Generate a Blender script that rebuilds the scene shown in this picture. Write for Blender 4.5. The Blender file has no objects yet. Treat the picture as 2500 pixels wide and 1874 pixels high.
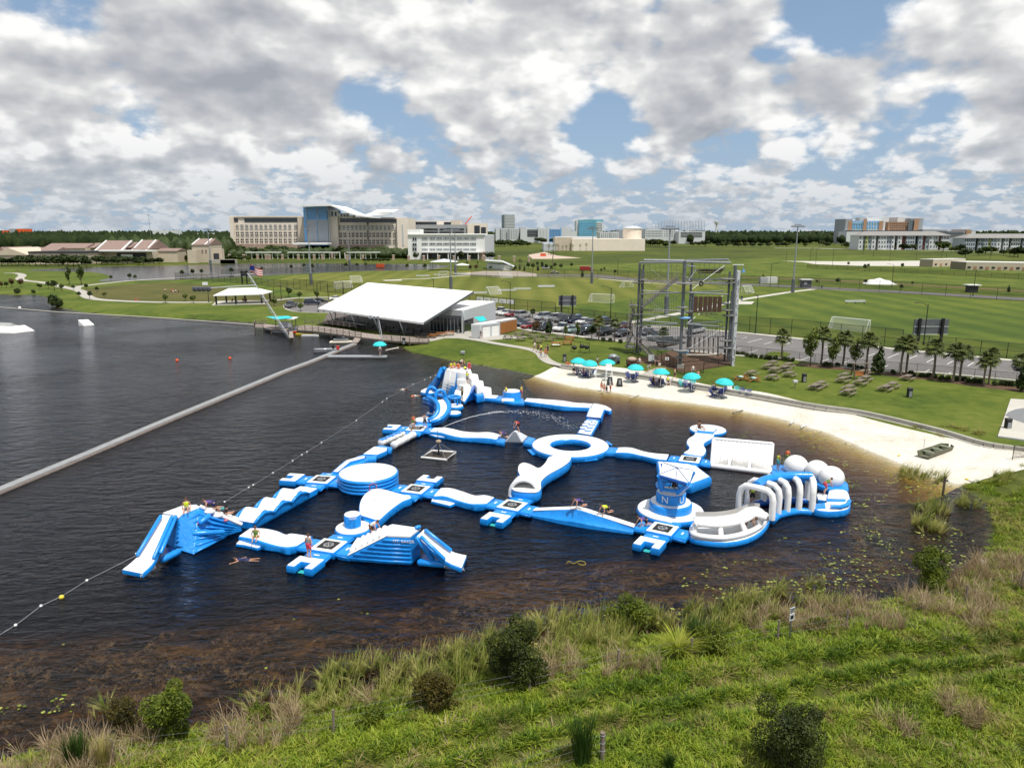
import bpy,bmesh,math,random
import numpy as np
from mathutils import Vector,Matrix,noise
R=math. radians
random. seed(7);np. random. seed(7)
C=bpy. context. scene. collection
# ------------ camera, sky, sun, exposure
CH,PITCH,FPX=22.0,R(12),1765.0
SP,CP=math. sin(PITCH),math. cos(PITCH)
sc=bpy. context. scene
cam=bpy. data. cameras. new('camera');cam_o=bpy. data. objects. new('camera',cam);C. objects. link(cam_o)
cam_o. location=(0,0,CH);cam_o. rotation_euler=(R(90)-PITCH,0,0)
cam. sensor_width=36;cam. lens=FPX/2500*36;cam. clip_start=.5;cam. clip_end=30000
sc. camera=cam_o
sc. view_settings. view_transform='Standard';sc. view_settings. look='None'
sc. view_settings. exposure=0.16;sc. view_settings. gamma=1;sc. view_settings. use_curve_mapping=False
sc. cycles. transparent_max_bounces=16;sc. cycles. max_bounces=7;sc. cycles. diffuse_bounces=2
sc. cycles. glossy_bounces=3;sc. cycles. transmission_bounces=4;sc. cycles. use_denoising=True
SUN_EL=67.0
sd=Vector((0.62,-0.785,0)). normalized()
sunv=Vector((sd. x*math. cos(R(SUN_EL)),sd. y*math. cos(R(SUN_EL)),math. sin(R(SUN_EL))))
sun=bpy. data. lights. new('sun','SUN');sun. energy=4.3;sun. angle=R(0.5);sun. color=(1,.96,.89)
sun_o=bpy. data. objects. new('sun',sun);C. objects. link(sun_o)
sun_o. rotation_euler=sunv. to_track_quat('Z','Y'). to_euler();sun_o. location=(0,0,60)
def raydir(px,py):
 u=(px-1250)/FPX;v=(py-937)/FPX
 return Vector((u,CP-v*SP,-SP-v*CP))
world=bpy. data. worlds. new('World');sc. world=world;world. use_nodes=True
world. cycles. sampling_method='MANUAL';world. cycles. sample_map_resolution=512
class NT:
 """tiny helper for writing node graphs"""
 def __init__(s,nt):s. nt=nt
 def n(s,t,**kw):
  o=s. nt. nodes. new(t)
  for k,v in kw. items():
   if k=='inp':
    for a,b in v. items():
     if hasattr(b,'is_output')or isinstance(b,bpy. types. NodeSocket):s. nt. links. new(b,o. inputs[a])
     else:o. inputs[a]. default_value=b
   else:setattr(o,k,v)
  return o
 def m(s,op,a,b=0.0,c=0.0,clamp=False):
  o=s. n('ShaderNodeMath',operation=op,use_clamp=clamp)
  for i,x in enumerate((a,b,c)):
   if isinstance(x,bpy. types. NodeSocket):s. nt. links. new(x,o. inputs[i])
   else:o. inputs[i]. default_value=x
  return o. outputs[0]
 def vm(s,op,a,b=(0,0,0),out=0,scale=None):
  o=s. n('ShaderNodeVectorMath',operation=op)
  for i,x in enumerate((a,b)):
   if isinstance(x,bpy. types. NodeSocket):s. nt. links. new(x,o. inputs[i])
   else:o. inputs[i]. default_value=x
  if scale is not None:o. inputs['Scale']. default_value=scale
  return o. outputs[out]
 def noise(s,vec,scale,detail=4,rough=.5,dist=0):
  o=s. n('ShaderNodeTexNoise');s. nt. links. new(vec,o. inputs['Vector'])
  o. inputs['Scale']. default_value=scale;o. inputs['Detail']. default_value=detail
  o. inputs['Roughness']. default_value=rough;o. inputs['Distortion']. default_value=dist
  return o. outputs[0]
 def ramp(s,fac,stops,interp='LINEAR'):
  o=s. n('ShaderNodeValToRGB');s. nt. links. new(fac,o. inputs[0]);cr=o. color_ramp;cr. interpolation=interp
  while len(cr. elements)<len(stops):cr. elements. new(.5)
  for e,(p,c)in zip(cr. elements,stops):
   e. position=p;e. color=(c,c,c,1)if isinstance(c,(int,float))else(*c,1)
  return o. outputs[0]
 def mr(s,v,a,b,c=0.,d=1.,smooth=True):
  o=s. n('ShaderNodeMapRange',interpolation_type='SMOOTHSTEP' if smooth else 'LINEAR')
  s. nt. links. new(v,o. inputs[0])
  for i,x in enumerate((a,b,c,d)):o. inputs[i+1]. default_value=x
  return o. outputs[0]
 def mix(s,f,a,b,blend='MIX'):
  o=s. n('ShaderNodeMix',data_type='RGBA',blend_type=blend)
  for i,x in((0,f),(6,a),(7,b)):
   if isinstance(x,bpy. types. NodeSocket):s. nt. links. new(x,o. inputs[i])
   else:o. inputs[i]. default_value=x if i==0 or len(x)==4 else(*x,1)
  return o. outputs[2]
W=NT(world. node_tree);world. node_tree. nodes. clear()
tc=W. n('ShaderNodeTexCoord'). outputs['Generated']
sky=W. n('ShaderNodeTexSky',sky_type='NISHITA',sun_disc=False,sun_elevation=R(SUN_EL),sun_rotation=math. atan2(sd. x,sd. y))
sky. air_density=1.0;sky. dust_density=0.6;sky. ozone_density=1.6
skyc=W. vm('SCALE',sky. outputs[0],scale=0.085)
sep=W. n('ShaderNodeSeparateXYZ');W. nt. links. new(tc,sep. inputs[0]);el=sep. outputs[2]
def cloud_density(vec,elv,full=True):
 big=W. noise(W. vm('ADD',W. vm('MULTIPLY',vec,(1,1,1.65)),(3.1,1.7,.4)),4.3,9 if full else 3,.54,.15)
 mid=W. noise(W. vm('ADD',W. vm('MULTIPLY',vec,(1,1,1.9)),(7.3,2.2,5.1)),12,8 if full else 3,.56,.12)
 sm=W. noise(W. vm('ADD',W. vm('MULTIPLY',vec,(1,1,2.6)),(1.3,9.2,4.1)),36,6 if full else 3,.56,.1)
 def puff(v,sc_):
  o=W. n('ShaderNodeTexVoronoi',feature='F1');W. nt. links. new(v,o. inputs['Vector']);o. inputs['Scale']. default_value=sc_;o. inputs['Detail']. default_value=1;o. inputs['Roughness']. default_value=.5
  return W. m('MULTIPLY',W. m('SUBTRACT',.56,o. outputs['Distance']),.13)
 big=W. m('ADD',big,puff(W. vm('MULTIPLY',vec,(1,1,1.3)),14));mid=W. m('ADD',mid,puff(W. vm('MULTIPLY',vec,(1,1,1.5)),30));sm=W. m('ADD',sm,puff(W. vm('MULTIPLY',vec,(1,1,2.0)),75))
 a=W. mr(elv,.0,.10);b=W. mr(elv,.06,.16)
 low=W. m('ADD',W. m('MULTIPLY',sm,W. m('SUBTRACT',1.0,a)),W. m('MULTIPLY',mid,a))
 return W. m('ADD',W. m('MULTIPLY',low,W. m('SUBTRACT',1.0,b)),W. m('MULTIPLY',W. m('ADD',W. m('MULTIPLY',big,.62),W. m('MULTIPLY',mid,.38)),b))
d0=cloud_density(tc,el)
d1=cloud_density(W. vm('ADD',tc,(.010,-.004,.020)),el,False);dl=cloud_density(tc,el,False)
BL=[(190,95,2.2,-.14),(275,270,2.4,-.17),(390,45,1.5,-.07),(930,260,2.8,-.14),(1060,340,2.6,-.08),(1180,20,1.6,-.12),(860,190,1.6,-.1),(1490,290,2.4,-.15),(1450,350,2.2,-.07),(1790,270,2.0,-.1),(1900,120,2.2,-.15),(2110,20,3.2,-.26),(2040,90,1.6,-.12),(2230,255,2.8,-.12),(2330,300,2.0,-.08),(2050,180,2.6,.08),(1820,290,2.2,-.12),(700,425,3.0,-.09),(1400,400,3,-.07),(2000,370,2.6,-.08),(1000,60,8,.10),(560,60,8,.10),(60,200,6,.10),(640,300,6,.12),(1350,90,7,.11),(2400,110,5,.13),(1700,200,5,.08),(2480,290,3,.12),(250,390,5,.06),(1150,290,2.5,.09),(120,330,4,.08),(1950,230,4,.07)]
bl=None
for px,py,rad,s in BL:
 c=raydir(px,py). normalized()
 dist=W. vm('DISTANCE',tc,tuple(c),out=1)
 g=W. mr(dist,0,R(rad)*1.6,s*.8,0)
 bl=g if bl is None else W. m('ADD',bl,g)
dd0=W. m('ADD',W. m('ADD',d0,bl),.088)
mask=W. mr(dd0,.465,.575)
lit=W. m('MULTIPLY',W. m('SUBTRACT',dl,d1),3.4)
thick=W. mr(W. m('ADD',W. m('ADD',dl,bl),.055),.50,.80)
soft=W. noise(W. vm('MULTIPLY',tc,(1,1,2.4)),3.2,4,.5)
fine_=W. m('MULTIPLY',W. m('SUBTRACT',d0,dl),1.8)
br=W. m('ADD',W. m('ADD',W. m('SUBTRACT',W. m('ADD',lit,.70),W. m('MULTIPLY',thick,.42)),W. m('MULTIPLY',W. m('SUBTRACT',soft,.52),1.3)),fine_)
ccol=W. ramp(br,[(.05,(.34,.36,.40)),(.38,(.46,.475,.505)),(.64,(.62,.625,.63)),(.90,(.90,.895,.88))])
haze_f=W. mr(el,-.03,.15,.80,0)
base=W. mix(W. mr(el,.0,.3,.70,.5),skyc,(.30,.44,.64))
base=W. mix(haze_f,base,(.36,.45,.545))
cc=W. mix(W. m('MULTIPLY',haze_f,1.05),ccol,(.42,.475,.54))
fin=W. mix(mask,base,cc)
bg=W. n('ShaderNodeBackground',inp={'Color':fin,'Strength':1.0})
wo=W. n('ShaderNodeOutputWorld');W. nt. links. new(bg. outputs[0],wo. inputs[0])
# ------------ where a pixel of the survey lies on the ground
def at_z(px,py,z):
 d=raydir(px,py);t=(z-CH)/d. z
 return Vector((d. x*t,d. y*t,z))
def at_y(px,py,Y):
 d=raydir(px,py);t=Y/d. y
 return Vector((d. x*t,Y,CH+d. z*t))
def ztop(Y,py):return at_y(1250,py,Y). z
CR={1:(920,860,6.144),2:(1180,920,5.53),3:(1540,1000,3.814),4:(660,1060,4.809),5:(280,1180,5.027),6:(660,1220,4.254),7:(1160,1080,4.254),0:(0,0,1)}
def K(k,x,y):
 a,b,s=CR[k];return a+x/s,b+y/s
def P(k,x,y,z=.5):return at_z(*K(k,x,y),z)
# ------------ mesh helpers
class MB:
 def __init__(s):s. v=[];s. f=[];s. m=[]
 def add(s,vs,fs,m=0):
  b=len(s. v);s. v+=[tuple(v)for v in vs]
  for f in fs:s. f. append([b+i for i in f]);s. m. append(m)
  return s
 def box(s,c,size,rz=0,m=0):
  x,y,z=size[0]/2,size[1]/2,size[2]/2;co,si=math. cos(rz),math. sin(rz)
  vs=[]
  for dz in(-z,z):
   for dx,dy in((-x,-y),(x,-y),(x,y),(-x,y)):
    vs. append((c[0]+dx*co-dy*si,c[1]+dx*si+dy*co,c[2]+dz))
  return s. add(vs,[(3,2,1,0),(4,5,6,7),(0,1,5,4),(1,2,6,5),(2,3,7,6),(3,0,4,7)],m)
 def beam(s,a,b,w,h=None,m=0):
  a,b=Vector(a),Vector(b);d=(b-a)
  if d. length<1e-6:return s
  d. normalize();h=h or w
  side=d. cross(Vector((0,0,1)))
  if side. length<1e-3:side=Vector((1,0,0))
  side. normalize();u=side. cross(d)
  vs=[]
  for p in(a,b):
   for i,j in((-1,-1),(1,-1),(1,1),(-1,1)):vs. append(p+side*(i*w/2)+u*(j*h/2))
  return s. add(vs,[(0,1,2,3),(7,6,5,4),(4,5,1,0),(5,6,2,1),(6,7,3,2),(7,4,0,3)],m)
 def tube(s,pts,r,n=8,m=0,closed=False,caps=True):
  pts=[Vector(p)for p in pts];k=len(pts);rs=r if isinstance(r,(list,tuple))else[r]*k
  vs=[];prev=None
  for i,p in enumerate(pts):
   if closed:d=pts[(i+1)%k]-pts[i-1]
   else:d=pts[min(i+1,k-1)]-pts[max(i-1,0)]
   if d. length<1e-9:d=Vector((0,0,1))
   d. normalize()
   if prev is None:
    a=Vector((0,0,1))if abs(d. z)<.9 else Vector((1,0,0))
    x=d. cross(a). normalized()
   else:
    x=prev-d*prev. dot(d)
    x=x. normalized()if x. length>1e-6 else d. orthogonal(). normalized()
   prev=x;y=d. cross(x)
   for j in range(n):
    t=2*math. pi*j/n;vs. append(p+x*(math. cos(t)*rs[i])+y*(math. sin(t)*rs[i]))
  fs=[]
  for i in range(k if closed else k-1):
   a,b=i*n,((i+1)%k)*n
   for j in range(n):fs. append((a+j,a+(j+1)%n,b+(j+1)%n,b+j))
  if caps and not closed:fs. append(tuple(reversed(range(n))));fs. append(tuple(range((k-1)*n,k*n)))
  return s. add(vs,fs,m)
 def prism(s,poly,z0,z1,m=0):
  n=len(poly);area=sum(poly[i][0]*poly[(i+1)%n][1]-poly[(i+1)%n][0]*poly[i][1]for i in range(n))
  if area<0:poly=list(reversed(poly))
  vs=[(p[0],p[1],z0)for p in poly]+[(p[0],p[1],z1)for p in poly]
  fs=[tuple(reversed(range(n))),tuple(range(n,2*n))]+[(i,(i+1)%n,n+(i+1)%n,n+i)for i in range(n)]
  return s. add(vs,fs,m)
 def lathe(s,prof,c=(0,0,0),n=24,m=0,closed=False,sx=1,sy=1):
  vs=[];k=len(prof)
  for r,z in prof:
   for j in range(n):
    t=2*math. pi*j/n;vs. append((c[0]+r*math. cos(t)*sx,c[1]+r*math. sin(t)*sy,c[2]+z))
  fs=[]
  for i in range(k if closed else k-1):
   a,b=i*n,((i+1)%k)*n
   for j in range(n):fs. append((a+j,a+(j+1)%n,b+(j+1)%n,b+j))
  if not closed:
   if prof[0][0]>1e-4:fs. append(tuple(reversed(range(n))))
   if prof[-1][0]>1e-4:fs. append(tuple(range((k-1)*n,k*n)))
  return s. add(vs,fs,m)
 def ball(s,c,r,n=12,k=8,sz=1,m=0):
  return s. lathe([(max(1e-4,r*math. sin(math. pi*i/k)),-r*sz*math. cos(math. pi*i/k))for i in range(k+1)],c,n,m)
 def build(s,name,mats,parent=None,smooth=False,bevel=0,seg=2):
  if not isinstance(mats,(list,tuple)):mats=[mats]
  me=bpy. data. meshes. new(name);off=WL. get(parent. name,Vector())if parent else Vector()
  me. from_pydata([(v[0]-off[0],v[1]-off[1],v[2]-off[2])for v in s. v],[],s. f)
  for mt in mats:me. materials. append(mt)
  if any(s. m):me. polygons. foreach_set('material_index',s. m)
  if smooth:me. polygons. foreach_set('use_smooth',[True]*len(me. polygons))
  if smooth=='auto':
   try:me. set_sharp_from_angle(angle=R(40))
   except Exception:pass
  me. update()
  o=bpy. data. objects. new(name,me);C. objects. link(o)
  if parent:o. parent=parent;WL[o. name]=off
  if bevel:
   b=o. modifiers. new('bevel','BEVEL');b. width=bevel;b. segments=seg;b. limit_method='ANGLE';b. angle_limit=R(30)
   for p in me. polygons:p. use_smooth=True
   wn=o. modifiers. new('wn','WEIGHTED_NORMAL');wn. keep_sharp=True
  return o
WL={}
def tag(o,label=None,cat=None,group=None,kind=None):
 if label:o['label']=label
 if cat:o['category']=cat
 if group:o['group']=group
 if kind:o['kind']=kind
 return o
def root(name,loc,label,cat,group=None,rz=0):
 o=bpy. data. objects. new(name,None);C. objects. link(o);o. location=loc;o. rotation_euler=(0,0,rz)
 o. empty_display_size=.2;WL[o. name]=Vector(loc)
 return tag(o,label,cat,group)
KIDS={}
def copy_tree(o,parent=None):
 c=o. copy();C. objects. link(c);WL[c. name]=WL. get(o. name,Vector())
 if parent:c. parent=parent
 for ch in o. children:copy_tree(ch,c)
 return c
_used=set()
def place(proto,loc,rz=0,label=None,group=None,scale=None):
 o=proto if proto. name not in _used else copy_tree(proto)
 _used. add(proto. name);o. location=loc;o. rotation_euler=(0,0,rz)
 if scale:o. scale=(scale,)*3 if isinstance(scale,(int,float))else scale
 if label:o['label']=label
 if group:o['group']=group
 return o
# ------------ materials
_mc={}
def mat(name,col,rough=.6,metal=0,var=.12,vs=3.0,bump=0,bs=20,spec=.4,trans=0,alpha=1):
 if name in _mc:return _mc[name]
 m=bpy. data. materials. new(name);m. use_nodes=True;nt=m. node_tree;T=NT(nt)
 b=nt. nodes['Principled BSDF']
 b. inputs['Roughness']. default_value=rough;b. inputs['Metallic']. default_value=metal
 b. inputs['Specular IOR Level']. default_value=spec
 tcn=T. n('ShaderNodeTexCoord'). outputs['Object']
 if var:
  nz=T. noise(tcn,vs,5,.6)
  k=T. mr(nz,.3,.7,1-var,1+var*.6,False)
  mx=T. vm('MULTIPLY',tuple(col),(1,1,1));mm=T. n('ShaderNodeVectorMath',operation='SCALE')
  mm. inputs[0]. default_value=col;nt. links. new(k,mm. inputs['Scale'])
  nt. links. new(mm. outputs[0],b. inputs['Base Color'])
  rr=T. mr(nz,.3,.7,max(.02,rough*.85),min(1,rough*1.15),False);nt. links. new(rr,b. inputs['Roughness'])
 else:b. inputs['Base Color']. default_value=(*col,1)
 if bump:
  bn=T. n('ShaderNodeBump');bn. inputs['Strength']. default_value=bump;bn. inputs['Distance']. default_value=.05
  nt. links. new(T. noise(tcn,bs,4,.6),bn. inputs['Height']);nt. links. new(bn. outputs[0],b. inputs['Normal'])
 if alpha<1:b. inputs['Alpha']. default_value=alpha
 _mc[name]=m;return m
def ground_mat(name,cols,s1=.05,s2=.9,s3=9,bump=.4,rough=.95,bd=.05,stripe=0,speck=.25):
 """patchy turf or soil: big patches, small patches, fine grain from world position"""
 m=bpy. data. materials. new(name);m. use_nodes=True;nt=m. node_tree;T=NT(nt);b=nt. nodes['Principled BSDF']
 pos=T. n('ShaderNodeNewGeometry'). outputs['Position']
 a=T. noise(pos,s1,4,.6,.6);c=T. noise(pos,s2,5,.65,.3);f=T. noise(pos,s3,3,.6)
 v=T. m('ADD',T. m('ADD',T. m('MULTIPLY',a,.6),T. m('MULTIPLY',c,.4)),T. m('MULTIPLY',T. m('SUBTRACT',f,.5),speck))
 if stripe:
  wv_=T. n('ShaderNodeTexWave',wave_profile='SIN');nt. links. new(pos,wv_. inputs[0]);wv_. inputs['Scale']. default_value=stripe;wv_. inputs['Distortion']. default_value=.6;v=T. m('ADD',v,T. m('MULTIPLY',T. m('SUBTRACT',wv_. outputs[1],.5),.15))
 n=len(cols);st=[(.33+.34*i/(n-1),cc)for i,cc in enumerate(cols)]
 col=T. ramp(v,st)
 nt. links. new(col,b. inputs['Base Color']);b. inputs['Roughness']. default_value=rough;b. inputs['Specular IOR Level']. default_value=.15
 bn=T. n('ShaderNodeBump');bn. inputs['Strength']. default_value=bump;bn. inputs['Distance']. default_value=bd
 nt. links. new(T. m('ADD',f,T. m('MULTIPLY',c,1.5)),bn. inputs['Height']);nt. links. new(bn. outputs[0],b. inputs['Normal'])
 _mc[name]=m;return m
M={}
M['lawn']=ground_mat('lawn',[(.036,.058,.010),(.064,.095,.012),(.10,.128,.018),(.15,.145,.038)],.06,.55,10,speck=.45)
M['field']=ground_mat('field_turf',[(.08,.096,.014),(.115,.13,.022),(.155,.155,.032)],.018,.25,6,speck=.2,stripe=.035)
M['field2']=ground_mat('field_turf_deep',[(.045,.075,.012),(.07,.102,.014),(.11,.135,.02)],.022,.2,6,speck=.2,stripe=.03)
M['dry']=ground_mat('dry_turf',[(.055,.065,.016),(.085,.083,.024),(.12,.105,.035)],.06,.5,8)
M['meadow']=ground_mat('meadow',[(.032,.045,.010),(.06,.08,.012),(.12,.13,.02)],.008,.08,2,speck=.12)  # grass variation whose dark tones also paint in cloud shadow bands
M['bank']=ground_mat('bank_soil',[(.045,.04,.018),(.05,.06,.012),(.08,.10,.015),(.15,.12,.06)],.12,.8,10,bump=.8)
M['sand']=ground_mat('sand',[(.48,.43,.35),(.60,.56,.48),(.66,.62,.55),(.69,.655,.585)],.25,1.6,7,bump=.9,speck=.35,bd=.12)
M['conc']=mat('concrete',(.38,.36,.315),.85,var=.12,vs=.8,bump=.2)
M['conc2']=mat('pale_concrete',(.46,.44,.385),.85,var=.1,vs=.5,bump=.2)
M['asph']=mat('asphalt',(.155,.145,.14),.9,var=.2,vs=.35,bump=.3)
M['paint']=mat('road_paint',(.72,.72,.70),.7,var=.1)
M['white']=mat('white_membrane',(.82,.82,.81),.5,var=.03,vs=.4)
M['wpaint']=mat('white_paint',(.78,.78,.76),.5,var=.06)
M['vw']=mat('white_vinyl',(.76,.76,.755),.33,var=.035,vs=1.2,bump=.55,bs=2.6)
M['vb']=mat('blue_vinyl',(.008,.235,.70),.28,var=.16,vs=1.3,bump=.55,bs=3,spec=.5)
M['vd']=mat('dark_blue_vinyl',(.004,.075,.33),.28,var=.15,vs=1.3,bump=.12,bs=3)
M['vg']=mat('logo_grey',(.42,.43,.45),.5,var=0)
M['matb']=mat('black_mat',(.018,.018,.018),.8,var=.2)
M['black']=mat('black_metal',(.012,.013,.013),.5,var=.1)
M['dark']=mat('dark_grey',(.035,.037,.04),.6,var=.15)
M['steel']=mat('galvanised_steel',(.30,.32,.34),.42,.35,var=.16,vs=2)
M['steel2']=mat('weathered_steel',(.12,.13,.145),.5,.2,var=.2,vs=2)
M['wood']=mat('weathered_wood',(.19,.155,.125),.85,var=.3,vs=6)
M['wood2']=mat('cedar',(.33,.13,.035),.75,var=.2,vs=4)
M['deckw']=mat('deck_boards',(.30,.25,.22),.85,var=.25,vs=3)
M['grey']=mat('grey_cladding',(.34,.355,.375),.6,var=.06)
M['lgrey']=mat('light_grey_wall',(.50,.52,.54),.7,var=.06)
M['beige']=mat('beige_precast',(.78,.69,.585),.85,var=.07,vs=.2)
M['beige2']=mat('tan_stucco',(.54,.46,.36),.85,var=.08,vs=.2)
M['pink']=mat('pink_stone',(.40,.29,.23),.85,var=.15,vs=.5)
M['tile']=mat('terracotta_tile',(.25,.175,.15),.85,var=.18,vs=.6)
M['glassd']=mat('dark_glass',(.022,.027,.032),.08,var=.2,vs=.6,spec=.7)
M['glassb']=mat('blue_glass',(.16,.42,.80),.35,var=.2,vs=.12,spec=.5)
M['glassg']=mat('grey_glass',(.10,.125,.14),.1,var=.3,vs=.3,spec=.8)
M['teal']=mat('turquoise_canvas',(.03,.50,.52),.75,var=.08)
M['navy']=mat('navy_plastic',(.006,.022,.16),.4,var=.1)
M['tealp']=mat('turquoise_plastic',(.03,.36,.36),.4,var=.1)
M['red']=mat('red_paint',(.48,.03,.02),.4,var=.1)
M['orange']=mat('orange_plastic',(.70,.10,.02),.4,var=.1)
M['yellow']=mat('yellow_plastic',(.70,.55,.05),.4,var=.1)
M['bark']=mat('bark',(.10,.075,.055),.95,var=.3,vs=5,bump=.5)
M['palmbark']=mat('palm_bark',(.19,.15,.115),.95,var=.35,vs=6,bump=.6)
# ------------ the lake and the lie of the land
LAKE_PX=[(-900,1865),(0,1862),(47,1838),(95,1826),(253,1794),(348,1788),(494,1772),(560,1758),(665,1738),(708,1722),(745,1700),(889,1689),(1016,1672),(1142,1650),(1240,1610),(1323,1578),(1400,1560),(1500,1552),(1620,1545),(1740,1532),(1850,1505),(1960,1482),(2080,1470),(2180,1462),(2260,1438),(2330,1410),(2385,1375),(2412,1330),(2420,1280),(2400,1225),(2345,1185),(2270,1158),(2210,1135),(2120,1098),(2020,1055),(1900,1020),(1800,999),(1700,985),(1600,972),(1500,957),(1400,943),(1330,925),(1290,912),(1200,896),(1130,884),(1060,872),(1005,860),(975,845),(935,836),(890,826),(840,806),(790,800),(720,795),(660,792),(621,788),(537,782),(424,779),(282,771),(198,762),(147,751),(124,743),(121,727),(85,720),(0,719),(-300,722),(-900,730)]
def cat(pts,n=4,closed=True):
 out=[];k=len(pts);pts=[Vector(p)for p in pts]
 for i in range(k if closed else k-1):
  if closed:a,b,c,d=pts[i-1],pts[i],pts[(i+1)%k],pts[(i+2)%k]
  else:a,b,c,d=pts[max(i-1,0)],pts[i],pts[i+1],pts[min(i+2,k-1)]
  for j in range(n):
   t=j/n
   out. append(.5*((2*b)+(c-a)*t+(2*a-5*b+4*c-d)*t*t+(3*b-a-3*c+d)*t**3))
 if not closed:out. append(pts[-1])
 return out
LAKE=np. array([at_z(x,y,0)[:2]for x,y in LAKE_PX])
BEACH_PX=[(1292,917),(1325,907),(1370,893),(1440,894),(1560,908),(1660,928),(1760,948),(1860,960),(1960,983),(2060,1008),(2160,1035),(2260,1060),(2360,1082),(2500,1108),(2500,1150),(2400,1170),(2300,1190),(2240,1200),(2100,1180),(1900,1120),(1700,1060),(1500,1010),(1350,960),(1290,930),(1275,912)]
BEACH=np. array([at_z(x,y,.3)[:2]for x,y in BEACH_PX])
def sdf(X,Y,poly):
 X=np. asarray(X,float);Y=np. asarray(Y,float)
 d=np. full(X. shape,1e9);ins=np. zeros(X. shape,bool);n=len(poly)
 for i in range(n):
  ax,ay=poly[i];bx,by=poly[(i+1)%n];ex,ey=bx-ax,by-ay
  t=np. clip(((X-ax)*ex+(Y-ay)*ey)/(ex*ex+ey*ey+1e-12),0,1)
  d=np. minimum(d,np. hypot(X-ax-t*ex,Y-ay-t*ey))
  if abs(ey)>1e-12:
   c=((ay>Y)!=(by>Y))&(X<(bx-ax)*(Y-ay)/(by-ay)+ax);ins^=c
 return np. where(ins,-d,d)
def vn(X,Y,s,seed=0):
 """smooth value noise"""
 X=np. asarray(X,float)/s+seed*17.13;Y=np. asarray(Y,float)/s+seed*5.71
 xi=np. floor(X). astype(np. int64);yi=np. floor(Y). astype(np. int64);fx=X-xi;fy=Y-yi
 fx=fx*fx*(3-2*fx);fy=fy*fy*(3-2*fy)
 def h(a,b):
  n=(a*374761393+b*668265263+seed*1442695)&0x7fffffff;n=((n^(n>>13))*1274126177)&0x7fffffff
  return((n^(n>>16))&0xffff)/65535.
 return(h(xi,yi)*(1-fx)+h(xi+1,yi)*fx)*(1-fy)+(h(xi,yi+1)*(1-fx)+h(xi+1,yi+1)*fx)*fy
def sst(a,b,x):t=np. clip((x-a)/(b-a),0,1);return t*t*(3-2*t)
TRK1=np. array([at_z(x,y,1.1)[:2]for x,y in((700,1915),(1000,1830),(1300,1752),(1560,1690),(1806,1640),(2100,1600),(2500,1555),(2700,1530))])
TRK2=np. array([at_z(x,y,1.1)[:2]for x,y in((900,1930),(1200,1845),(1445,1781),(1680,1728),(1897,1690),(2150,1650),(2500,1605),(2700,1580))])
def track(X,Y,p):
 d=np. full(np. shape(X),1e9)
 for a,b in zip(p,p[1:]):
  e=b-a;t=np. clip(((X-a[0])*e[0]+(Y-a[1])*e[1])/(e@e),0,1);d=np. minimum(d,np. hypot(X-a[0]-t*e[0],Y-a[1]-t*e[1]))
 return d
def hgt(X,Y):
 X=np. asarray(X,float);Y=np. asarray(Y,float)
 d=sdf(X,Y,LAKE);b=sdf(X,Y,BEACH)
 beach=sst(2.5,-1.5,b)
 near=sst(66,52,Y)*sst(80,40,np. abs(X))
 land=.6*sst(0,5,d)*(1-beach)+beach*np. clip(d*.042,0,.6)
 land=land+near*sst(1,14,d)*.6+near*sst(1,4,d)*((vn(X,Y,3.2,1)-.5)*.45+(vn(X,Y,1.1,2)-.5)*.22)
 rut=np. exp(-((track(X,Y,TRK1))/.6)**2)+np. exp(-((track(X,Y,TRK2))/.55)**2)
 land=land-near*rut*.5*sst(3,8,d)
 dep=-d
 fg=sst(62,56,Y)
 bed=-np. clip(dep*(.36*beach+.30*(1-beach)),0,2.8)*(1-fg)-fg*(.30+.45*sst(0,1.5,dep)-.42*sst(1.5,4,dep)+.45*sst(6,11,dep)+2.4*sst(9.5,17,dep))*sst(-.4,.8,dep)
 bed=bed+near*(vn(X,Y,1.3,5)-.5)*.16*sst(.5,2,dep)
 return np. where(d>0,land,bed)
def L(px,py,dz=0):
 z=.6
 for _ in range(4):
  p=at_z(px,py,z);z=float(hgt(p. x,p. y))
  z=max(z,0.0)
 return Vector((p. x,p. y,z+dz))
def G(px,py,z=.6):return at_z(px,py,z)
def axis(lo,hi,fine,growth=1.18,far=9000):
 a=[lo];st=fine
 while a[-1]>-far:st=st*growth;a. append(a[-1]-st)
 b=[hi];st=fine
 while b[-1]<far:st=st*growth;b. append(b[-1]+st)
 return np. array(a[::-1][:-1]+list(np. arange(lo,hi,fine))+b)
xs=np. concatenate([axis(-60,62,.8)]);xs=np. array(sorted(set(np. round(np. concatenate([xs[xs<-60],np. arange(-60,62,.8),xs[xs>62],np. arange(-260,-60,2.5)]),3))))
ys=[12.];
while ys[-1]<9000:
 y=ys[-1];ys. append(y+(.55 if y<62 else.9 if y<150 else 2. if y<330 else max(2.,(y-330)*.18)))
ys=np. array([-300,-60,-10,4]+ys)
XX,YY=np. meshgrid(xs,ys);ZZ=hgt(XX,YY)
nx,ny=len(xs),len(ys)
V=np. stack([XX,YY,ZZ],-1). reshape(-1,3)
ii=np. arange(nx*ny). reshape(ny,nx)
F=np. stack([ii[:-1,:-1],ii[:-1,1:],ii[1:,1:],ii[1:,:-1]],-1). reshape(-1,4)
fc=V[F]. mean(1);fd=sdf(fc[:,0],fc[:,1],LAKE);fb=sdf(fc[:,0],fc[:,1],BEACH)
zone=np. where(fd<0,2,np. where((fc[:,1]+2.5*np. sin(fc[:,0]*.4)+1.5*np. sin(fc[:,0]*1.3)<66)&(fc[:,0]<70),3,0))
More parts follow.
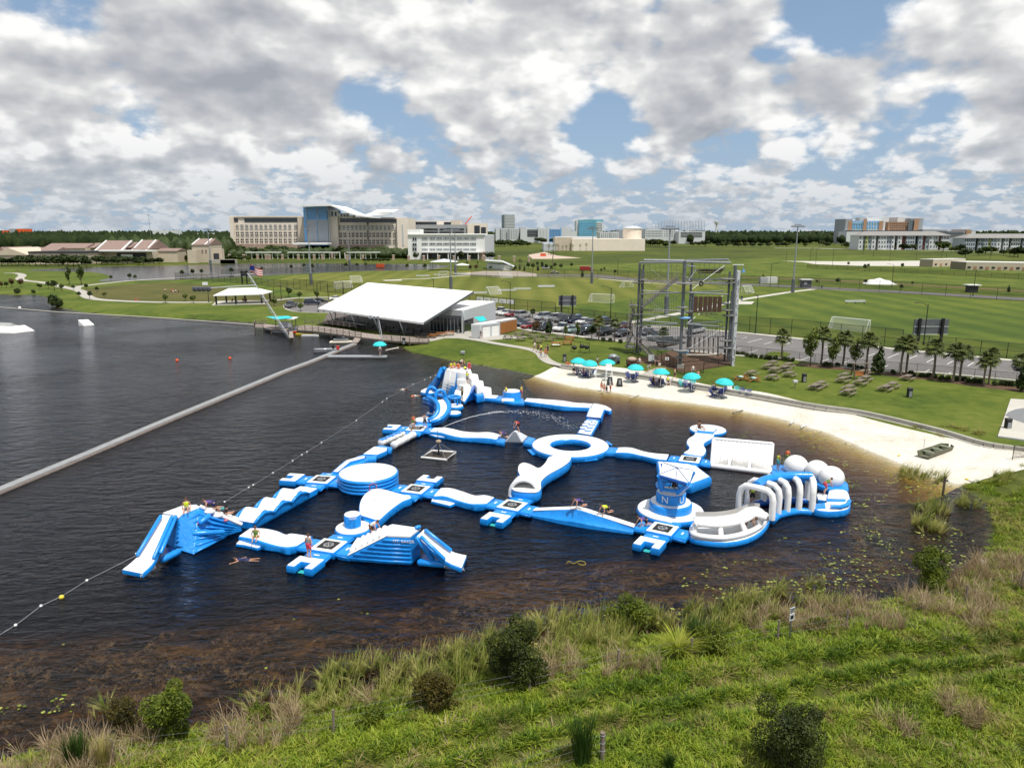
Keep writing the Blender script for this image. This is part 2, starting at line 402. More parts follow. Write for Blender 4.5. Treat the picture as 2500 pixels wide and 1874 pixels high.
def np_mesh(name,V,F,m,smooth=True,kind='structure',parent=None):
 me=bpy. data. meshes. new(name);u,inv=np. unique(F. ravel(),return_inverse=True)
 me. from_pydata(V[u]. tolist(),[],inv. reshape(F. shape). tolist());me. materials. append(m)
 me. polygons. foreach_set('use_smooth',[smooth]*len(me. polygons));me. update()
 o=bpy. data. objects. new(name,me);C. objects. link(o)
 if kind:o['kind']=kind
 if parent:o. parent=parent
 return o
Vg=V. copy();vb=sdf(V[:,0],V[:,1],BEACH);Vg[:,2]-=sst(.1,-.5,vb)*.12;np_mesh('ground',Vg,F[zone==0],M['lawn'])
bm_=bpy. data. materials. new('lake_bed');bm_. use_nodes=True;T=NT(bm_. node_tree);bs_=bm_. node_tree. nodes['Principled BSDF']
pos=T. n('ShaderNodeNewGeometry'). outputs['Position']
w1=T. noise(T. vm('MULTIPLY',pos,(.5,1,1)),.5,7,.68,.5);w2=T. noise(T. vm('MULTIPLY',pos,(.6,1,1)),3.4,6,.72,.4)
wv=T. m('ADD',T. m('MULTIPLY',w1,.5),T. m('MULTIPLY',w2,.5))
wc=T. ramp(wv,[(.42,(.004,.004,.003)),(.50,(.028,.018,.009)),(.58,(.085,.048,.022)),(.70,(.18,.115,.05))])
bm_. node_tree. links. new(wc,bs_. inputs['Base Color']);bs_. inputs['Roughness']. default_value=1;bs_. inputs['Specular IOR Level']. default_value=0
np_mesh('lake_bed',Vg,F[zone==2],bm_)
def resample(pts,n):
 P_=np. array([p[:2]for p in cat([Vector((*q,0))for q in pts],6,False)]);d=np. r_[0,np. cumsum(np. hypot(*np. diff(P_,axis=0). T))];t=np. linspace(0,d[-1],n);return np. stack([np. interp(t,d,P_[:,0]),np. interp(t,d,P_[:,1])],1)
back=resample(BEACH[:14],200);front=resample(np. vstack([BEACH[20:24][::-1][:0],BEACH[[24,23,22,21,20,19,18,17,16,15,14]]]),200)
nu=40;tt=np. linspace(0,1,nu)[None,:,None];Gd=back[:,None]*(1-tt)+front[:,None]*tt
Gz=hgt(Gd[...,0],Gd[...,1])+.015-.25*sst(.93,1,tt[...,0]);Vb=np. concatenate([Gd,Gz[...,None]],-1). reshape(-1,3);ib=np. arange(200*nu). reshape(200,nu)
np_mesh('beach',Vb,np. stack([ib[:-1,:-1],ib[:-1,1:],ib[1:,1:],ib[1:,:-1]],-1). reshape(-1,4),M['sand'])
np_mesh('bank',Vg,F[zone==3],M['bank'])
wm=bpy. data. materials. new('lake_water');wm. use_nodes=True;nt=wm. node_tree;nt. nodes. clear();T=NT(nt)
pos=T. n('ShaderNodeNewGeometry'). outputs['Position']
def wav(rot,sx,sy,sc_,det=3,dist=.3):
 mp=T. n('ShaderNodeMapping');nt. links. new(pos,mp. inputs[0]);mp. inputs['Rotation']. default_value=(0,0,rot);mp. inputs['Scale']. default_value=(sx,sy,1)
 return T. noise(mp. outputs[0],sc_,det,.6,dist)
h=T. m('ADD',T. m('ADD',T. m('MULTIPLY',wav(R(12),.45,1,1.5,4),1.0),T. m('MULTIPLY',wav(R(-22),.5,1,.62,3),.9)),T. m('MULTIPLY',wav(R(35),.6,1,4.5,3),.22))
calm=T. mr(T. noise(pos,.045,3,.5,.5),.38,.62,.55,1.15)
bn=T. n('ShaderNodeBump');bn. inputs['Distance']. default_value=.34;nt. links. new(T. m('MULTIPLY',calm,.74),bn. inputs['Strength']);nt. links. new(h,bn. inputs['Height'])
fr=T. n('ShaderNodeFresnel');fr. inputs['IOR']. default_value=1.31;nt. links. new(bn. outputs[0],fr. inputs['Normal'])
gl=T. n('ShaderNodeBsdfGlossy');gl. inputs['Roughness']. default_value=.13;gl. inputs['Color']. default_value=(.70,.715,.76,1);nt. links. new(bn. outputs[0],gl. inputs['Normal'])
tr=T. n('ShaderNodeBsdfTransparent')
mx=T. n('ShaderNodeMixShader');nt. links. new(fr. outputs[0],mx. inputs[0]);nt. links. new(tr. outputs[0],mx. inputs[1]);nt. links. new(gl. outputs[0],mx. inputs[2])
ab=T. n('ShaderNodeVolumeAbsorption');ab. inputs['Color']. default_value=(.72,.60,.12,1);ab. inputs['Density']. default_value=1.3
out=T. n('ShaderNodeOutputMaterial');nt. links. new(mx. outputs[0],out. inputs[0]);nt. links. new(ab. outputs[0],out. inputs[1])
wb=MB();wb. box((-190,170,-2),(520,340,4));wo_=wb. build('water',wm);wo_['kind']='structure'
wo_. location. z=0
# ------------ flat sheets: fields, roads, paths
def sheet(name,pts,m,lift=.012,z=.6,smooth=0,zone_kind='structure',label=None):
 w=[at_z(x,y,z)for x,y in pts]
 if smooth:w=cat(w,smooth)
 mb=MB();n=len(w);a=sum(w[i]. x*w[(i+1)%n]. y-w[(i+1)%n]. x*w[i]. y for i in range(n))
 if a<0:w=w[::-1]
 mb. add([(p. x,p. y,z+lift)for p in w],[tuple(range(n))])
 o=mb. build(name,m);o['kind']=zone_kind
 return o
def ribbon(name,px,width,m,lift=.02,z=.6,thick=0,kind='structure',n=5):
 w=cat([at_z(x,y,z)for x,y in px],n,False);mb=MB();vs=[]
 for i,p in enumerate(w):
  d=w[min(i+1,len(w)-1)]-w[max(i-1,0)];s=Vector((-d. y,d. x,0)). normalized()*(width/2)
  for q in(p-s,p+s):vs. append((q. x,q. y,z+lift))
 fs=[(2*i,2*i+2,2*i+3,2*i+1)for i in range(len(w)-1)]
 vs=[(v[0],v[1],v[2])for v in vs];fs=[tuple(reversed(f))for f in fs]
 if thick:
  k=len(vs);vs+=[(v[0],v[1],v[2]-thick)for v in vs]
  for i in range(len(w)-1):
   fs+=[(2*i,2*i+2,k+2*i+2,k+2*i),(2*i+3,2*i+1,k+2*i+1,k+2*i+3)]
  fs+=[(0,k,k+1,1),(k-2,k-1,2*k-1,2*k-2)]
 o=mb. add(vs,fs). build(name,m);
 if kind:o['kind']=kind
 return o
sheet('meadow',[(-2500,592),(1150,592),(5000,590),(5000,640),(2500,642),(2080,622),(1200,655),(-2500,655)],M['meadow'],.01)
sheet('sports_field',[(720,672),(950,655),(1190,660),(1290,655),(1620,672),(1780,700),(1560,724),(1200,770),(1080,752),(800,735),(640,692)],M['field'],.02)
sheet('sports_field',[(1560,730),(1940,716),(2030,706),(2560,752),(2900,900),(2400,868),(1960,826),(1560,800),(1420,790),(1270,770)],M['field2'],.02)
sheet('sports_field',[(430,688),(640,664),(900,655),(940,655),(720,671),(640,690),(790,733),(700,727),(560,700)],M['field2'],.016)
sheet('dry_field',[(200,706),(400,690),(560,704),(760,738),(650,748),(560,738),(400,735),(240,730),(205,716)],M['dry'],.014,smooth=3)
far_pond=sheet('pond',[(60,660),(240,652),(420,648),(700,643),(1060,646),(1080,654),(1000,660),(880,662),(700,670),(580,677),(430,683),(300,686),(240,686),(270,676),(220,664)],None,.04,smooth=3)
pm=bpy. data. materials. new('pond_water');pm. use_nodes=True;T2=NT(pm. node_tree);pb=pm. node_tree. nodes['Principled BSDF']
pb. inputs['Base Color']. default_value=(.02,.022,.022,1);pb. inputs['Roughness']. default_value=.12
pp=T2. n('ShaderNodeNewGeometry'). outputs['Position'];bb=T2. n('ShaderNodeBump');bb. inputs['Strength']. default_value=.6;bb. inputs['Distance']. default_value=.5
pm. node_tree. links. new(T2. noise(T2. vm('MULTIPLY',pp,(.5,1,1)),.5,4,.6),bb. inputs['Height']);pm. node_tree. links. new(bb. outputs[0],pb. inputs['Normal'])
far_pond. data. materials. clear();far_pond. data. materials. append(pm);far_pond. name='pond'
# ------------ surveys of the background (crop origins and scales)
CR. update({'a':(0,480,3.539),'b':(540,480,5.53),'c':(900,480,5.027),'d':(1300,500,4.424),'e':(1750,500,5.53),'f':(2050,500,4.916),'g':(600,660,5.53),'h':(950,700,5.53),'i':(1300,740,8.508),'j':(1480,600,5.182),'k':(1780,760,6.144),'l':(2100,740,3.948),'m':(1300,840,3.95),'n':(0,700,3.316),'o':(1900,1040,3.605)})
def GK(k,x,y,z=.6):return at_z(*K(k,x,y),z)
def fx(k,x,Y):
 px,py=K(k,x,0);return at_y(px,600,Y). x
def fz(k,y,Y):return ztop(Y,K(k,0,y)[1])
def block_(t,k,x0,x1,y0,Y,depth,m,name='wall',y1=None,z0=.0,out=0):
 X0,X1=fx(k,x0,Y),fx(k,x1,Y);zt=fz(k,y0,Y);zb=fz(k,y1,Y)if y1 is not None else z0
 MB_=MB(). box(((X0+X1)/2,Y+depth/2-out,(zt+zb)/2),(abs(X1-X0),depth,zt-zb));return MB_. build(name,m,t)
_wm={}
def window_mesh(kind,m1,m2,nx=1,ny=1):
 if kind in _wm:return _wm[kind]
 mb=MB();mb. box((0,0,0),(1,.5,1),m=1)
 w=.09
 for x in[-.5+w/2,.5-w/2]+[-.5+(i+1)/nx for i in range(nx-1)]:mb. box((x,-.3,0),(w,.3,1.0),m=0)
 for z in[-.5+w/2,.5-w/2]+[-.5+(i+1)/ny for i in range(ny-1)]:mb. box((0,-.3,z),(.99,.28,w),m=0)
 o=mb. build('window',[m1,m2]);me=o. data;bpy. data. objects. remove(o);_wm[kind]=me;return me
def windows(t,k,xs_,ys_,wpx,hpx,Y,kind='std',m1=None,m2=None,nx=2,ny=2,out=.12):
 me=window_mesh(kind,m1 or M['beige'],m2 or M['glassd'],nx,ny);s=CR[k][2];off=WL[t. name]
 for x in xs_:
  for y in ys_:
   px,py=K(k,x,y);p=at_y(px,py,Y-out);o=bpy. data. objects. new('window',me);C. objects. link(o);o. parent=t
   o. location=p-off;sc_=Y/FPX/s/CP;o. scale=(wpx*sc_,.5,hpx*sc_)
def bands(t,k,rects,Y,m,name='window_band',out=.15,dep=.4):
 if 1<len(rects)<9:
  for r in rects:o=bands(t,k,[r],Y,m,name,out,dep)
  return o
 mb=MB()
 for x0,x1,y0,y1 in rects:
  a,b=at_y(*K(k,x0,y0),Y-out),at_y(*K(k,x1,y1),Y-out);mb. box(((a. x+b. x)/2,Y-out,(a. z+b. z)/2),(abs(b. x-a. x),dep,abs(a. z-b. z)))
 return mb. build(name,m,t)
def wins(t,k,x0,x1,nx_,y0,y1,ny_,w,h,Y,m,name='window_grid'):
 r=[]
 for i in range(nx_):
  for j in range(ny_):
   x=x0+(x1-x0)*(i/max(1,nx_-1));y=y0+(y1-y0)*(j/max(1,ny_-1));r. append((x-w/2,x+w/2,y-h/2,y+h/2))
 o=bands(t,k,r,Y,m,name);o['kind']='stuff';return o
def building(label,k,x,Y,cat_='building',name='building',group=None):return root(name,(fx(k,x,Y),Y,.6),label,cat_,group)
Y=640
t=building('large beige hospital with rows of square windows and a tall blue glass entrance tower','b',1000,Y,name='hospital')
block_(t,'b',145,1065,272,Y,60,M['beige']);block_(t,'c',-10,365,255,Y,60,M['beige']);block_(t,'b',1585,2000,272,Y,60,M['beige'])
bands(t,'b',[(312,1040,292,342),(172,228,292,342)],Y,M['glassd'],'screen_band');bands(t,'b',[(1605,1995,295,347)],Y,M['glassd'],'screen_band');bands(t,'c',[(-2,358,272,318)],Y,M['glassd'],'screen_band',out=.16)
block_(t,'b',150,1060,262,Y,60,M['beige'],'cornice',y1=276,out=1);block_(t,'b',1050,1142,272,Y-3,50,M['beige2'],'stone_panel');block_(t,'b',1462,1588,272,Y-3,50,M['beige'],'stone_panel')
block_(t,'c',355,490,262,Y-4,50,M['beige'],'end_pier');bands(t,'c',[(408,432,340,600)],Y-4,M['lgrey'],'pier_slot');block_(t,'b',135,185,268,Y-3,20,M['beige'],'end_pier')
block_(t,'b',1135,1450,125,Y-6,55,M['glassb'],'glass_tower',y1=660)
mb=MB()
for i in range(25):
 x=1142+i*12.6;a=at_y(*K('b',x,310 if i%12 else 150),Y-6.4);b=at_y(*K('b',x,640),Y-6.4);mb. box((a. x,a. y,(a. z+b. z)/2),(.45,.7,a. z-b. z))
mb. build('mullions',M['lgrey'],t)
for j in range(5):
 a=at_y(*K('b',1142,165+j*29),Y-6.3);b=at_y(*K('b',1444,165+j*29),Y-6.3);MB(). beam(a,b,.4,.3). build('transom',M['glassg'],t)
roofp=[(731,501.5),(770,500),(806,499.3),(820,504.5),(836,512),(852,518.5),(872,524),(895,527.5),(925,529.5)]
def slabroof(pts,Y0,Y1,th,name,ysc=1):
 mb=MB();vs=[]
 for px,py in pts:
  for yy in(Y0,Y1):
   p=at_y(px,py,Y0);vs+=[(p. x,yy,p. z),(p. x,yy,p. z-th)]
 n=len(pts);fs=[]
 for i in range(n-1):
  a,b=i*4,i*4+4;fs+=[(a,b,b+2,a+2),(a+1,a+3,b+3,b+1),(a,a+1,b+1,b),(a+2,b+2,b+3,a+3)]
 fs+=[(0,2,3,1),(4*n-4,4*n-3,4*n-1,4*n-2)]
 return mb. add(vs,fs). build(name,M['wpaint'],t)
slabroof(roofp,Y-20,Y+40,1.1,'sweeping_roof');
mb=MB();a=[at_y(x,y,Y-12)for x,y in((883,527),(908,517.5),(962,517),(940,525.5))];b=[p+Vector((0,26,2.5))for p in a]
mb. add([a[0],a[3],a[2],b[2],b[1],a[1]],[(0,1,2,5),(5,2,3,4)]). build('upper_roof',M['wpaint'],t)
bands(t,'b',[(1478,1600,190,272),(1600,1720,225,275),(1720,1800,250,275)],Y+2,M['wpaint'],'clerestory_wall',dep=8);bands(t,'b',[(1485,1512,200,262),(1530,1560,208,262),(1612,1636,232,270),(1650,1675,242,270),(1690,1712,250,272)],Y-2,M['glassd'],'clerestory')
windows(t,'b',[216+i*64.6 for i in range(12)]+[1003],[410],44,66,Y,'wtop',M['beige'],M['glassg'],1,3);windows(t,'b',[222+i*64.4 for i in range(12)]+[1005],[505,598],46,68,Y)
windows(t,'c',[300-i*50.3 for i in range(14)],[382],34,62,Y,'wtop',M['beige'],M['glassg'],1,3);windows(t,'c',[314-i*50.5 for i in range(14)],[470,555],36,62,Y)
block_(t,'b',965,1440,625,Y-24,14,M['wpaint'],'entrance_canopy',y1=648);block_(t,'b',150,1060,640,Y-1.5,3,M['pink'],'plinth');block_(t,'b',1590,2200,650,Y-1.5,3,M['pink'],'plinth')
Y=545
t=building('white four storey clinic with strips of dark windows in front of the hospital','c',950,Y,name='clinic')
block_(t,'c',482,1425,465,Y,45,M['wpaint']);block_(t,'c',1425,1525,470,Y+1,42,M['lgrey'],'side_wing');block_(t,'c',482,638,400,Y+1,20,M['wpaint'],'plant_room');block_(t,'c',478,1430,458,Y-1,46,M['wpaint'],'parapet',y1=470)
windows(t,'c',[690,783,868,952,1035,1115,1197,1282],[513,580],74,26,Y,'strip',M['lgrey'],M['glassd'],4,1);windows(t,'c',[690,783,868,952,1035,1115,1197,1282],[650],74,24,Y,'strip2',M['lgrey'],M['glassg'],4,1)
windows(t,'c',[564],[520,590,645],54,40,Y,'stair',M['lgrey'],M['glassd'],2,1)
bands(t,'c',[(650,1345,690,765)],Y,M['glassd'],'ground_glazing');block_(t,'c',640,1400,676,Y-4,4,M['wpaint'],'canopy',y1=688)
for x in(720,845,975,1095,1215,1345):block_(t,'c',x-5,x+5,688,Y-3.6,1,M['wpaint'],'column')
block_(t,'c',1352,1430,675,Y-2,4,M['pink'],'stone_base')
Y=690
t=building('grey parking garage with open decks and a beige office block behind the white clinic','c',900,Y,name='parking_garage')
block_(t,'c',492,1130,300,Y+20,40,M['beige'],'office_block');bands(t,'c',[(495,835,308,345),(925,1012,312,345)],Y+20,M['glassd'],'screen_band');block_(t,'c',1015,1128,292,Y+18,20,M['beige2'],'stair_core')
block_(t,'c',495,1262,345,Y,40,M['grey'],'deck_front');bands(t,'c',[(a,a+140,y,y+16)for a in(640,700+10,870,1030)for y in(392,430)],Y,M['black'],'deck_opening',dep=.5)
block_(t,'c',1215,1445,328,Y-2,40,M['beige'],'stair_tower');bands(t,'c',[(1297,1365,355,460),(1380,1440,375,460)],Y-2,M['glassd'],'stair_glazing')
t=root('crane',(fx('c',1200,720),720,.6),'thin orange crane jib rising over the parking garage','crane');MB(). beam(at_y(*K('c',1190,380),730),at_y(*K('c',1190,322),730),1.2). build('mast',M['orange'],t);MB(). beam(at_y(*K('c',1190,330),730),at_y(*K('c',1265,240),730),.9). build('jib',M['orange'],t)
def farb(label,Y,k,parts,cat_='building'):
 x=parts[0][0];t=building(label,k,(parts[0][0]+parts[0][1])/2,Y,cat_)
 for p in parts:
  x0,x1,y0,m=p[:4];block_(t,k,x0,x1,y0,Y+(p[4]if len(p)>4 else 0),40,M[m])
 return t
M['hz_w']=mat('pale_far_wall',(.58,.60,.61),.8,var=.05);M['hz_g']=mat('grey_far_wall',(.30,.32,.34),.8,var=.05);M['cyan']=mat('cyan_cladding',(.14,.36,.44),.5,var=.15,vs=.05)
M['skyb']=mat('sky_blue_wall',(.17,.36,.64),.7,var=.06);M['ora']=mat('ochre_cladding',(.37,.22,.13),.8,var=.1)
t=farb('tall grey glass tower with horizontal bands, highest in the far town',1500,'c',[(1632,1792,222,'hz_g')]);wins(t,'c',1732,1732,1,245,375,8,108,8,1500,M['hz_w'],'floor_bands');bands(t,'c',[(1634,1664,226,388)],1500,M['glassg'],'corner_glazing')
t=farb('white hotel block with grey columns below the far glass tower',1300,'c',[(1545,1620,388,'hz_g',4),(1560,1610,392,'hz_w'),(1620,1840,388,'hz_w',2),(1840,1930,378,'hz_g',8)])
wins(t,'c',1640,1820,9,410,510,5,9,10,1302,M['glassg']);bands(t,'c',[(1700,1735,400,530),(1620,1628,400,530)],1300,M['hz_g'],'pier')
t=farb('white office block with a wide dark glazed front in the far town',1290,'c',[(1862,1945,392,'hz_w'),(1940,2082,390,'hz_w',3)]);wins(t,'c',2008,2008,1,412,485,5,132,11,1293,M['glassd'],'glazing_bands')
t=farb('white block with rows of small square windows in the far town',1280,'d',[(60,178,248,'hz_w'),(80,130,240,'hz_w',5)]);wins(t,'d',85,150,3,280,355,4,9,8,1280,M['hz_g'])
t=farb('bright blue block with a white end wall in the far town',1285,'d',[(176,312,262,'skyb'),(312,372,248,'hz_w'),(372,418,258,'hz_w',3)]);wins(t,'d',195,295,7,275,335,4,7,7,1285,M['glassd'])
t=farb('cyan glass tower with a pale end, right of the bright blue block',1450,'d',[(470,505,172,'hz_w',4),(498,685,162,'cyan'),(680,755,185,'hz_w',2),(560,755,158,'cyan',12)])
wins(t,'d',510,665,14,195,325,7,6,10,1450,M['glassb']);wins(t,'d',692,745,5,205,300,6,7,9,1452,M['glassg'])
t=farb('low white warehouse strip beside the cyan glass tower',1400,'d',[(415,472,285,'hz_w')])
t=farb('pale apartment block with dark recesses behind the beige hall',1000,'d',[(725,835,296,'hz_w'),(838,930,292,'hz_w'),(930,1010,268,'hz_g',10)]);wins(t,'d',745,915,9,312,345,3,6,7,1000,M['glassg'])
Y=780;t=farb('long windowless beige hall with a round drum at its right end',Y,'d',[(245,430,352,'beige2'),(425,1215,368,'beige',-3),(250,695,345,'lgrey',15)],'hall')
c=Vector((fx('d',1110,Y),Y+22,0));rr=(fx('d',1215,Y)-fx('d',1008,Y))/2;zt=fz('d',262,Y)
MB(). lathe([(rr,.6),(rr,zt),(rr*1.05,zt),(rr*1.05,zt+1),(rr*.5,zt+2.8),(.01,zt+3.2)],c,40). build('drum',M['beige'],t,smooth='auto');MB(). lathe([(rr*1.06,zt+.2),(rr*1.06,zt+1.1),(rr*.5,zt+3),(.01,zt+3.6)],c,40). build('drum_roof',M['lgrey'],t,smooth='auto')
t=farb('low grey annex at the left end of the beige hall',770,'d',[(120,250,418,'lgrey')])
t=farb('long pale student housing block right of the drum hall',1200,'d',[(1215,1420,265,'hz_w'),(1415,1560,248,'hz_w',4),(1240,1300,258,'hz_g',6)]);wins(t,'d',1235,1400,12,285,335,3,7,9,1200,M['glassg']);wins(t,'d',1430,1550,8,270,335,4,6,8,1204,M['glassg'])
t=farb('white open parking deck behind the far meadow',1180,'d',[(1575,1858,288,'hz_w')]);wins(t,'d',1640,1795,3,300,345,4,76,6,1180,M['dark'],'deck_openings')
t=root('net_poles',(fx('d',1700,1260),1260,.6),'tall thin poles and netting of a driving range over the white deck','netting')
nm=mat('thin_net',(.35,.38,.42),.9,alpha=.22,var=0);mb=MB()
for i in range(18):
 x=1330+i*31;y=172 if x>1640 else 172+max(0,1400-x)*.5
 a,b=at_y(*K('d',x,y),1260),at_y(*K('d',x,300),1260);MB(). beam(a,b,.55). build('pole',M['hz_g'],t)
a=[at_y(*K('d',x,y),1260)for x,y in((1330,215),(1400,178),(1855,172),(1855,290),(1330,260))];MB(). add(a,[(0,1,2,3,4)]). build('net',nm,t)
t=root('control_tower',(fx('d',1975,1900),1900,.6),'pale airport style control tower on the horizon','tower');a=fx('d',1975,1900);MB(). lathe([(2.5,0),(2,fz('d',215,1900)),(5,fz('d',205,1900)),(6,fz('d',180,1900)),(2,fz('d',176,1900))],(a,1900,0),10). build('shaft',M['hz_w'],t)
Y=1200;t=farb('tan and grey hospital with teal glazed bays and brick coloured piers on the right skyline',Y,'f',[(45,125,170,'hz_g',-2),(125,300,192,'hz_w'),(292,560,150,'hz_w',14),(300,520,192,'hz_w',-1),(560,832,205,'ora',3),(662,965,150,'hz_w',16),(820,970,160,'hz_g',0)])
for i,(a,b)in enumerate(((150,285),(322,470))):
 for r in range(4):wins(t,'f',a+12,b-10,5,205+r*27,205+r*27,1,18,21,Y-1.2,M['cyan']if r%2 else M['glassb'],'bay_glazing')
bands(t,'f',[(105,142,195,305),(290,318,170,305),(475,515,195,305),(900,940,168,308)],Y-2,M['ora'],'brick_pier');wins(t,'f',610,815,9,222,300,4,18,8,Y+3,M['glassd']);bands(t,'f',[(830,898,180,318)],Y,M['glassg'],'corner_glazing')
block_(t,'f',70,985,322,Y-20,30,M['hz_w'],'podium');bands(t,'f',[(75,980,308,322)],Y-12,M['glassd'],'podium_glazing',dep=6)
t=farb('dark brick and glass block behind the right apartments',1150,'f',[(1265,1500,312,'hz_g'),(1500,1560,298,'ora',-2),(1560,1612,318,'hz_w',-1),(985,1270,296,'hz_g',30)]);wins(t,'f',1380,1380,1,328,380,4,220,6,1150,M['glassd'],'glazing_bands')
M['sidg']=mat('grey_siding',(.36,.40,.44),.8,var=.06);M['rfg']=mat('grey_shingle',(.24,.23,.22),.9,var=.15,vs=.3);M['lime']=mat('lime_siding',(.42,.45,.20),.8,var=.06)
def aptblock(label,Y,x0,x1,ye,yr,yb,segs):
 t=building(label,'f',(x0+x1)/2,Y,'apartments','apartment_block');x=x0;n=0
 for w,col,dep in segs:
  block_(t,'f',x,x+w,ye+2,Y+dep,22-dep,M[col])
  if col not in('glassd','red2'):
   c_=max(1,int(w/26));wins(t,'f',x+w*.5/c_,x+w-w*.5/c_,c_,ye+28,yb-45,3,9,20,Y+dep,M['glassd'])
  x+=w
 X0,X1=fx('f',x0-8,Y),fx('f',x+8,Y);z0,z1=fz('f',ye+4,Y),fz('f',yr,Y)
 n=max(1,round((X1-X0)/70))
 for i in range(n):
  a,b=X0+(X1-X0)*i/n,X0+(X1-X0)*(i+1)/n;h=(z1-z0)*(1 if i%2 else.8);y0,y1=Y-1.5,Y+24
  MB(). add([(a,y0,z0),(b,y0,z0),(b,y1,z0),(a,y1,z0),(a+11,(y0+y1)/2,z0+h),(b-11,(y0+y1)/2,z0+h)],[(0,3,2,1),(0,1,5,4),(1,2,5),(2,3,4,5),(3,0,4)]). build('roof',M['rfg'],t)
 return t
M['red2']=mat('dark_red_siding',(.16,.05,.045),.8,var=.1)
sg=[(50,'hz_w',0),(30,'sidg',2),(30,'lime',0),(45,'sidg',1),(50,'hz_w',0),(30,'glassd',3),(100,'hz_w',0),(60,'sidg',1),(35,'hz_w',0),(35,'glassd',3),(50,'hz_w',0),(50,'red2',2),(110,'sidg',0),(40,'glassd',3),(50,'sidg',0),(35,'red2',2),(45,'sidg',1),(50,'hz_w',0),(60,'hz_w',1),(35,'red2',2),(100,'hz_w',0)]
aptblock('long grey and white apartment block with hipped roofs, left of the two',820,225,1435,365,305,545,sg)
aptblock('grey and white apartment block with hipped roofs cut by the right picture edge',790,1495,2500,395,335,565,[(130,'sidg',0),(35,'glassd',3),(60,'sidg',1),(55,'sidg',0),(40,'lime',1),(70,'sidg',0),(50,'hz_w',0),(30,'glassd',3),(60,'hz_w',0),(30,'glassd',3),(110,'hz_w',1),(30,'glassd',3),(100,'sidg',0),(200,'hz_w',1)])
M['khaki']=mat('khaki_wall',(.20,.18,.125),.85,var=.08)
for lab,a,b,c_,y,n in(('portable classroom with a khaki end wall, the one set further back',(955,742),(1112,745),(1500,735),648,3),('long portable classroom with a khaki end wall, the nearer one',(1325,768),(1508,780),(2600,800),680,7)):
 A,B=GK('f',*a),GK('f',*b);Cx=GK('f',*c_);t=root('portable_classroom',B,lab,'portable','portable classrooms');h=fz('f',y+8,B. y);d=(A-B)
 dd=Vector((Cx. x-B. x,(Cx. y-B. y),0));pts=[A,B,B+dd,A+dd]
 MB(). prism([(p. x,p. y)for p in pts],.6,h). build('wall',M['beige2'],t);e=.05
 MB(). beam(A. lerp(B,.0)+Vector((0,-.12,(h-.6)/2)),B+Vector((0,-.12,(h-.6)/2)),.1,h-.6). build('end_wall',M['khaki'],t);mb=MB(). prism([(p. x,p. y)for p in pts],h,h+.25);mb. build('roof',M['wpaint'],t)
 for i in range(n*2):
  u=(i+.6)/(n*2.1);q=B+dd*u;nv=Vector((dd. y,-dd. x,0)). normalized()*.1;w=dd. normalized()*.75;z0=.7 if i%2 else 1.5
  MB(). beam(q-w+nv+Vector((0,0,(z0+2.2)/2-.4)),q+w+nv+Vector((0,0,(z0+2.2)/2-.4)),.1,2.5-z0). build('window' if z0>1 else 'door',M['glassd']if z0>1 else M['ora'],t)
def gable(t,k,x0,x1,ye,yr,Y,dep,along_x=True,m='tile',over=.6):
 X0,X1=fx(k,x0,Y),fx(k,x1,Y);z0,z1=fz(k,ye,Y),fz(k,yr,Y)
 if along_x:vs=[(X0,Y-over,z0),(X1,Y-over,z0),(X1,Y+dep,z0),(X0,Y+dep,z0),(X0,Y+dep/2,z1),(X1,Y+dep/2,z1)];fs=[(0,1,5,4),(2,3,4,5),(0,4,3),(1,2,5),(0,3,2,1)]
 else:vs=[(X0,Y-over,z0),(X1,Y-over,z0),(X1,Y+dep,z0),(X0,Y+dep,z0),((X0+X1)/2,Y-over,z1),((X0+X1)/2,Y+dep,z1)];fs=[(0,4,5,3),(1,2,5,4),(0,1,4),(2,3,5),(0,3,2,1)]
 return MB(). add(vs,fs). build('roof',M[m],t)
Y=480;t=building('tan gabled hall at the left picture edge behind dark bushes','a',100,Y);block_(t,'a',-90,235,505,Y,30,M['beige2']);gable(t,'a',-90,235,505,442,Y,30,False,'beige2');gable(t,'a',-40,60,480,436,Y+6,30,False,'tile')
Y=470;t=building('low tan school wing with shaded windows and red tile roofs behind it','a',500,Y);block_(t,'a',235,735,482,Y,20,M['beige2']);block_(t,'a',232,738,474,Y-.5,21,M['dark'],'parapet',y1=486)
windows(t,'a',[272,340,397,483,530,627,682],[525],44,38,Y,'sch',M['beige2'],M['glassd'],2,1)
t2=building('long red tiled school roofs rising behind the low tan wing','a',500,510);block_(t2,'a',170,460,475,500,20,M['beige2']);gable(t2,'a',165,460,478,440,500,22);block_(t2,'a',370,745,445,520,20,M['beige2']);gable(t2,'a',365,735,445,405,520,22);gable(t2,'a',752,815,442,402,525,22)
Y=490;t=building('church with a large pinkish tiled roof and white gable edges','a',1050,Y,'church','church');block_(t,'a',815,1305,462,Y,30,M['beige2']);gable(t,'a',815,1045,470,382,Y+1,30);gable(t,'a',1130,1285,455,377,Y+1,30);gable(t,'a',1045,1130,440,395,Y+8,24)
for x,y in((812,382),(1036,382),(1132,377),(1252,377)):
 a,b=at_y(*K('a',x+8,470),Y-.5),at_y(*K('a',x+8,y),Y+15);MB(). beam(a,Vector((a. x,b. y,b. z)),.8,1.0). build('gable_edge',M['wpaint'],t)
bands(t,'a',[(1010,1262,488,525)],Y-.3,M['dark'],'porch_opening');block_(t,'a',845,1310,462,Y-6,6,M['wpaint'],'porch_roof',y1=474);bands(t,'a',[(1045,1148,498,524)],Y-1.5,M['wpaint'],'doors')
t=building('low pink walled building with a flat tile roof left of the chapel','a',1430,500);block_(t,'a',1345,1525,468,500,14,M['beige2']);gable(t,'a',1340,1528,470,448,500,16)
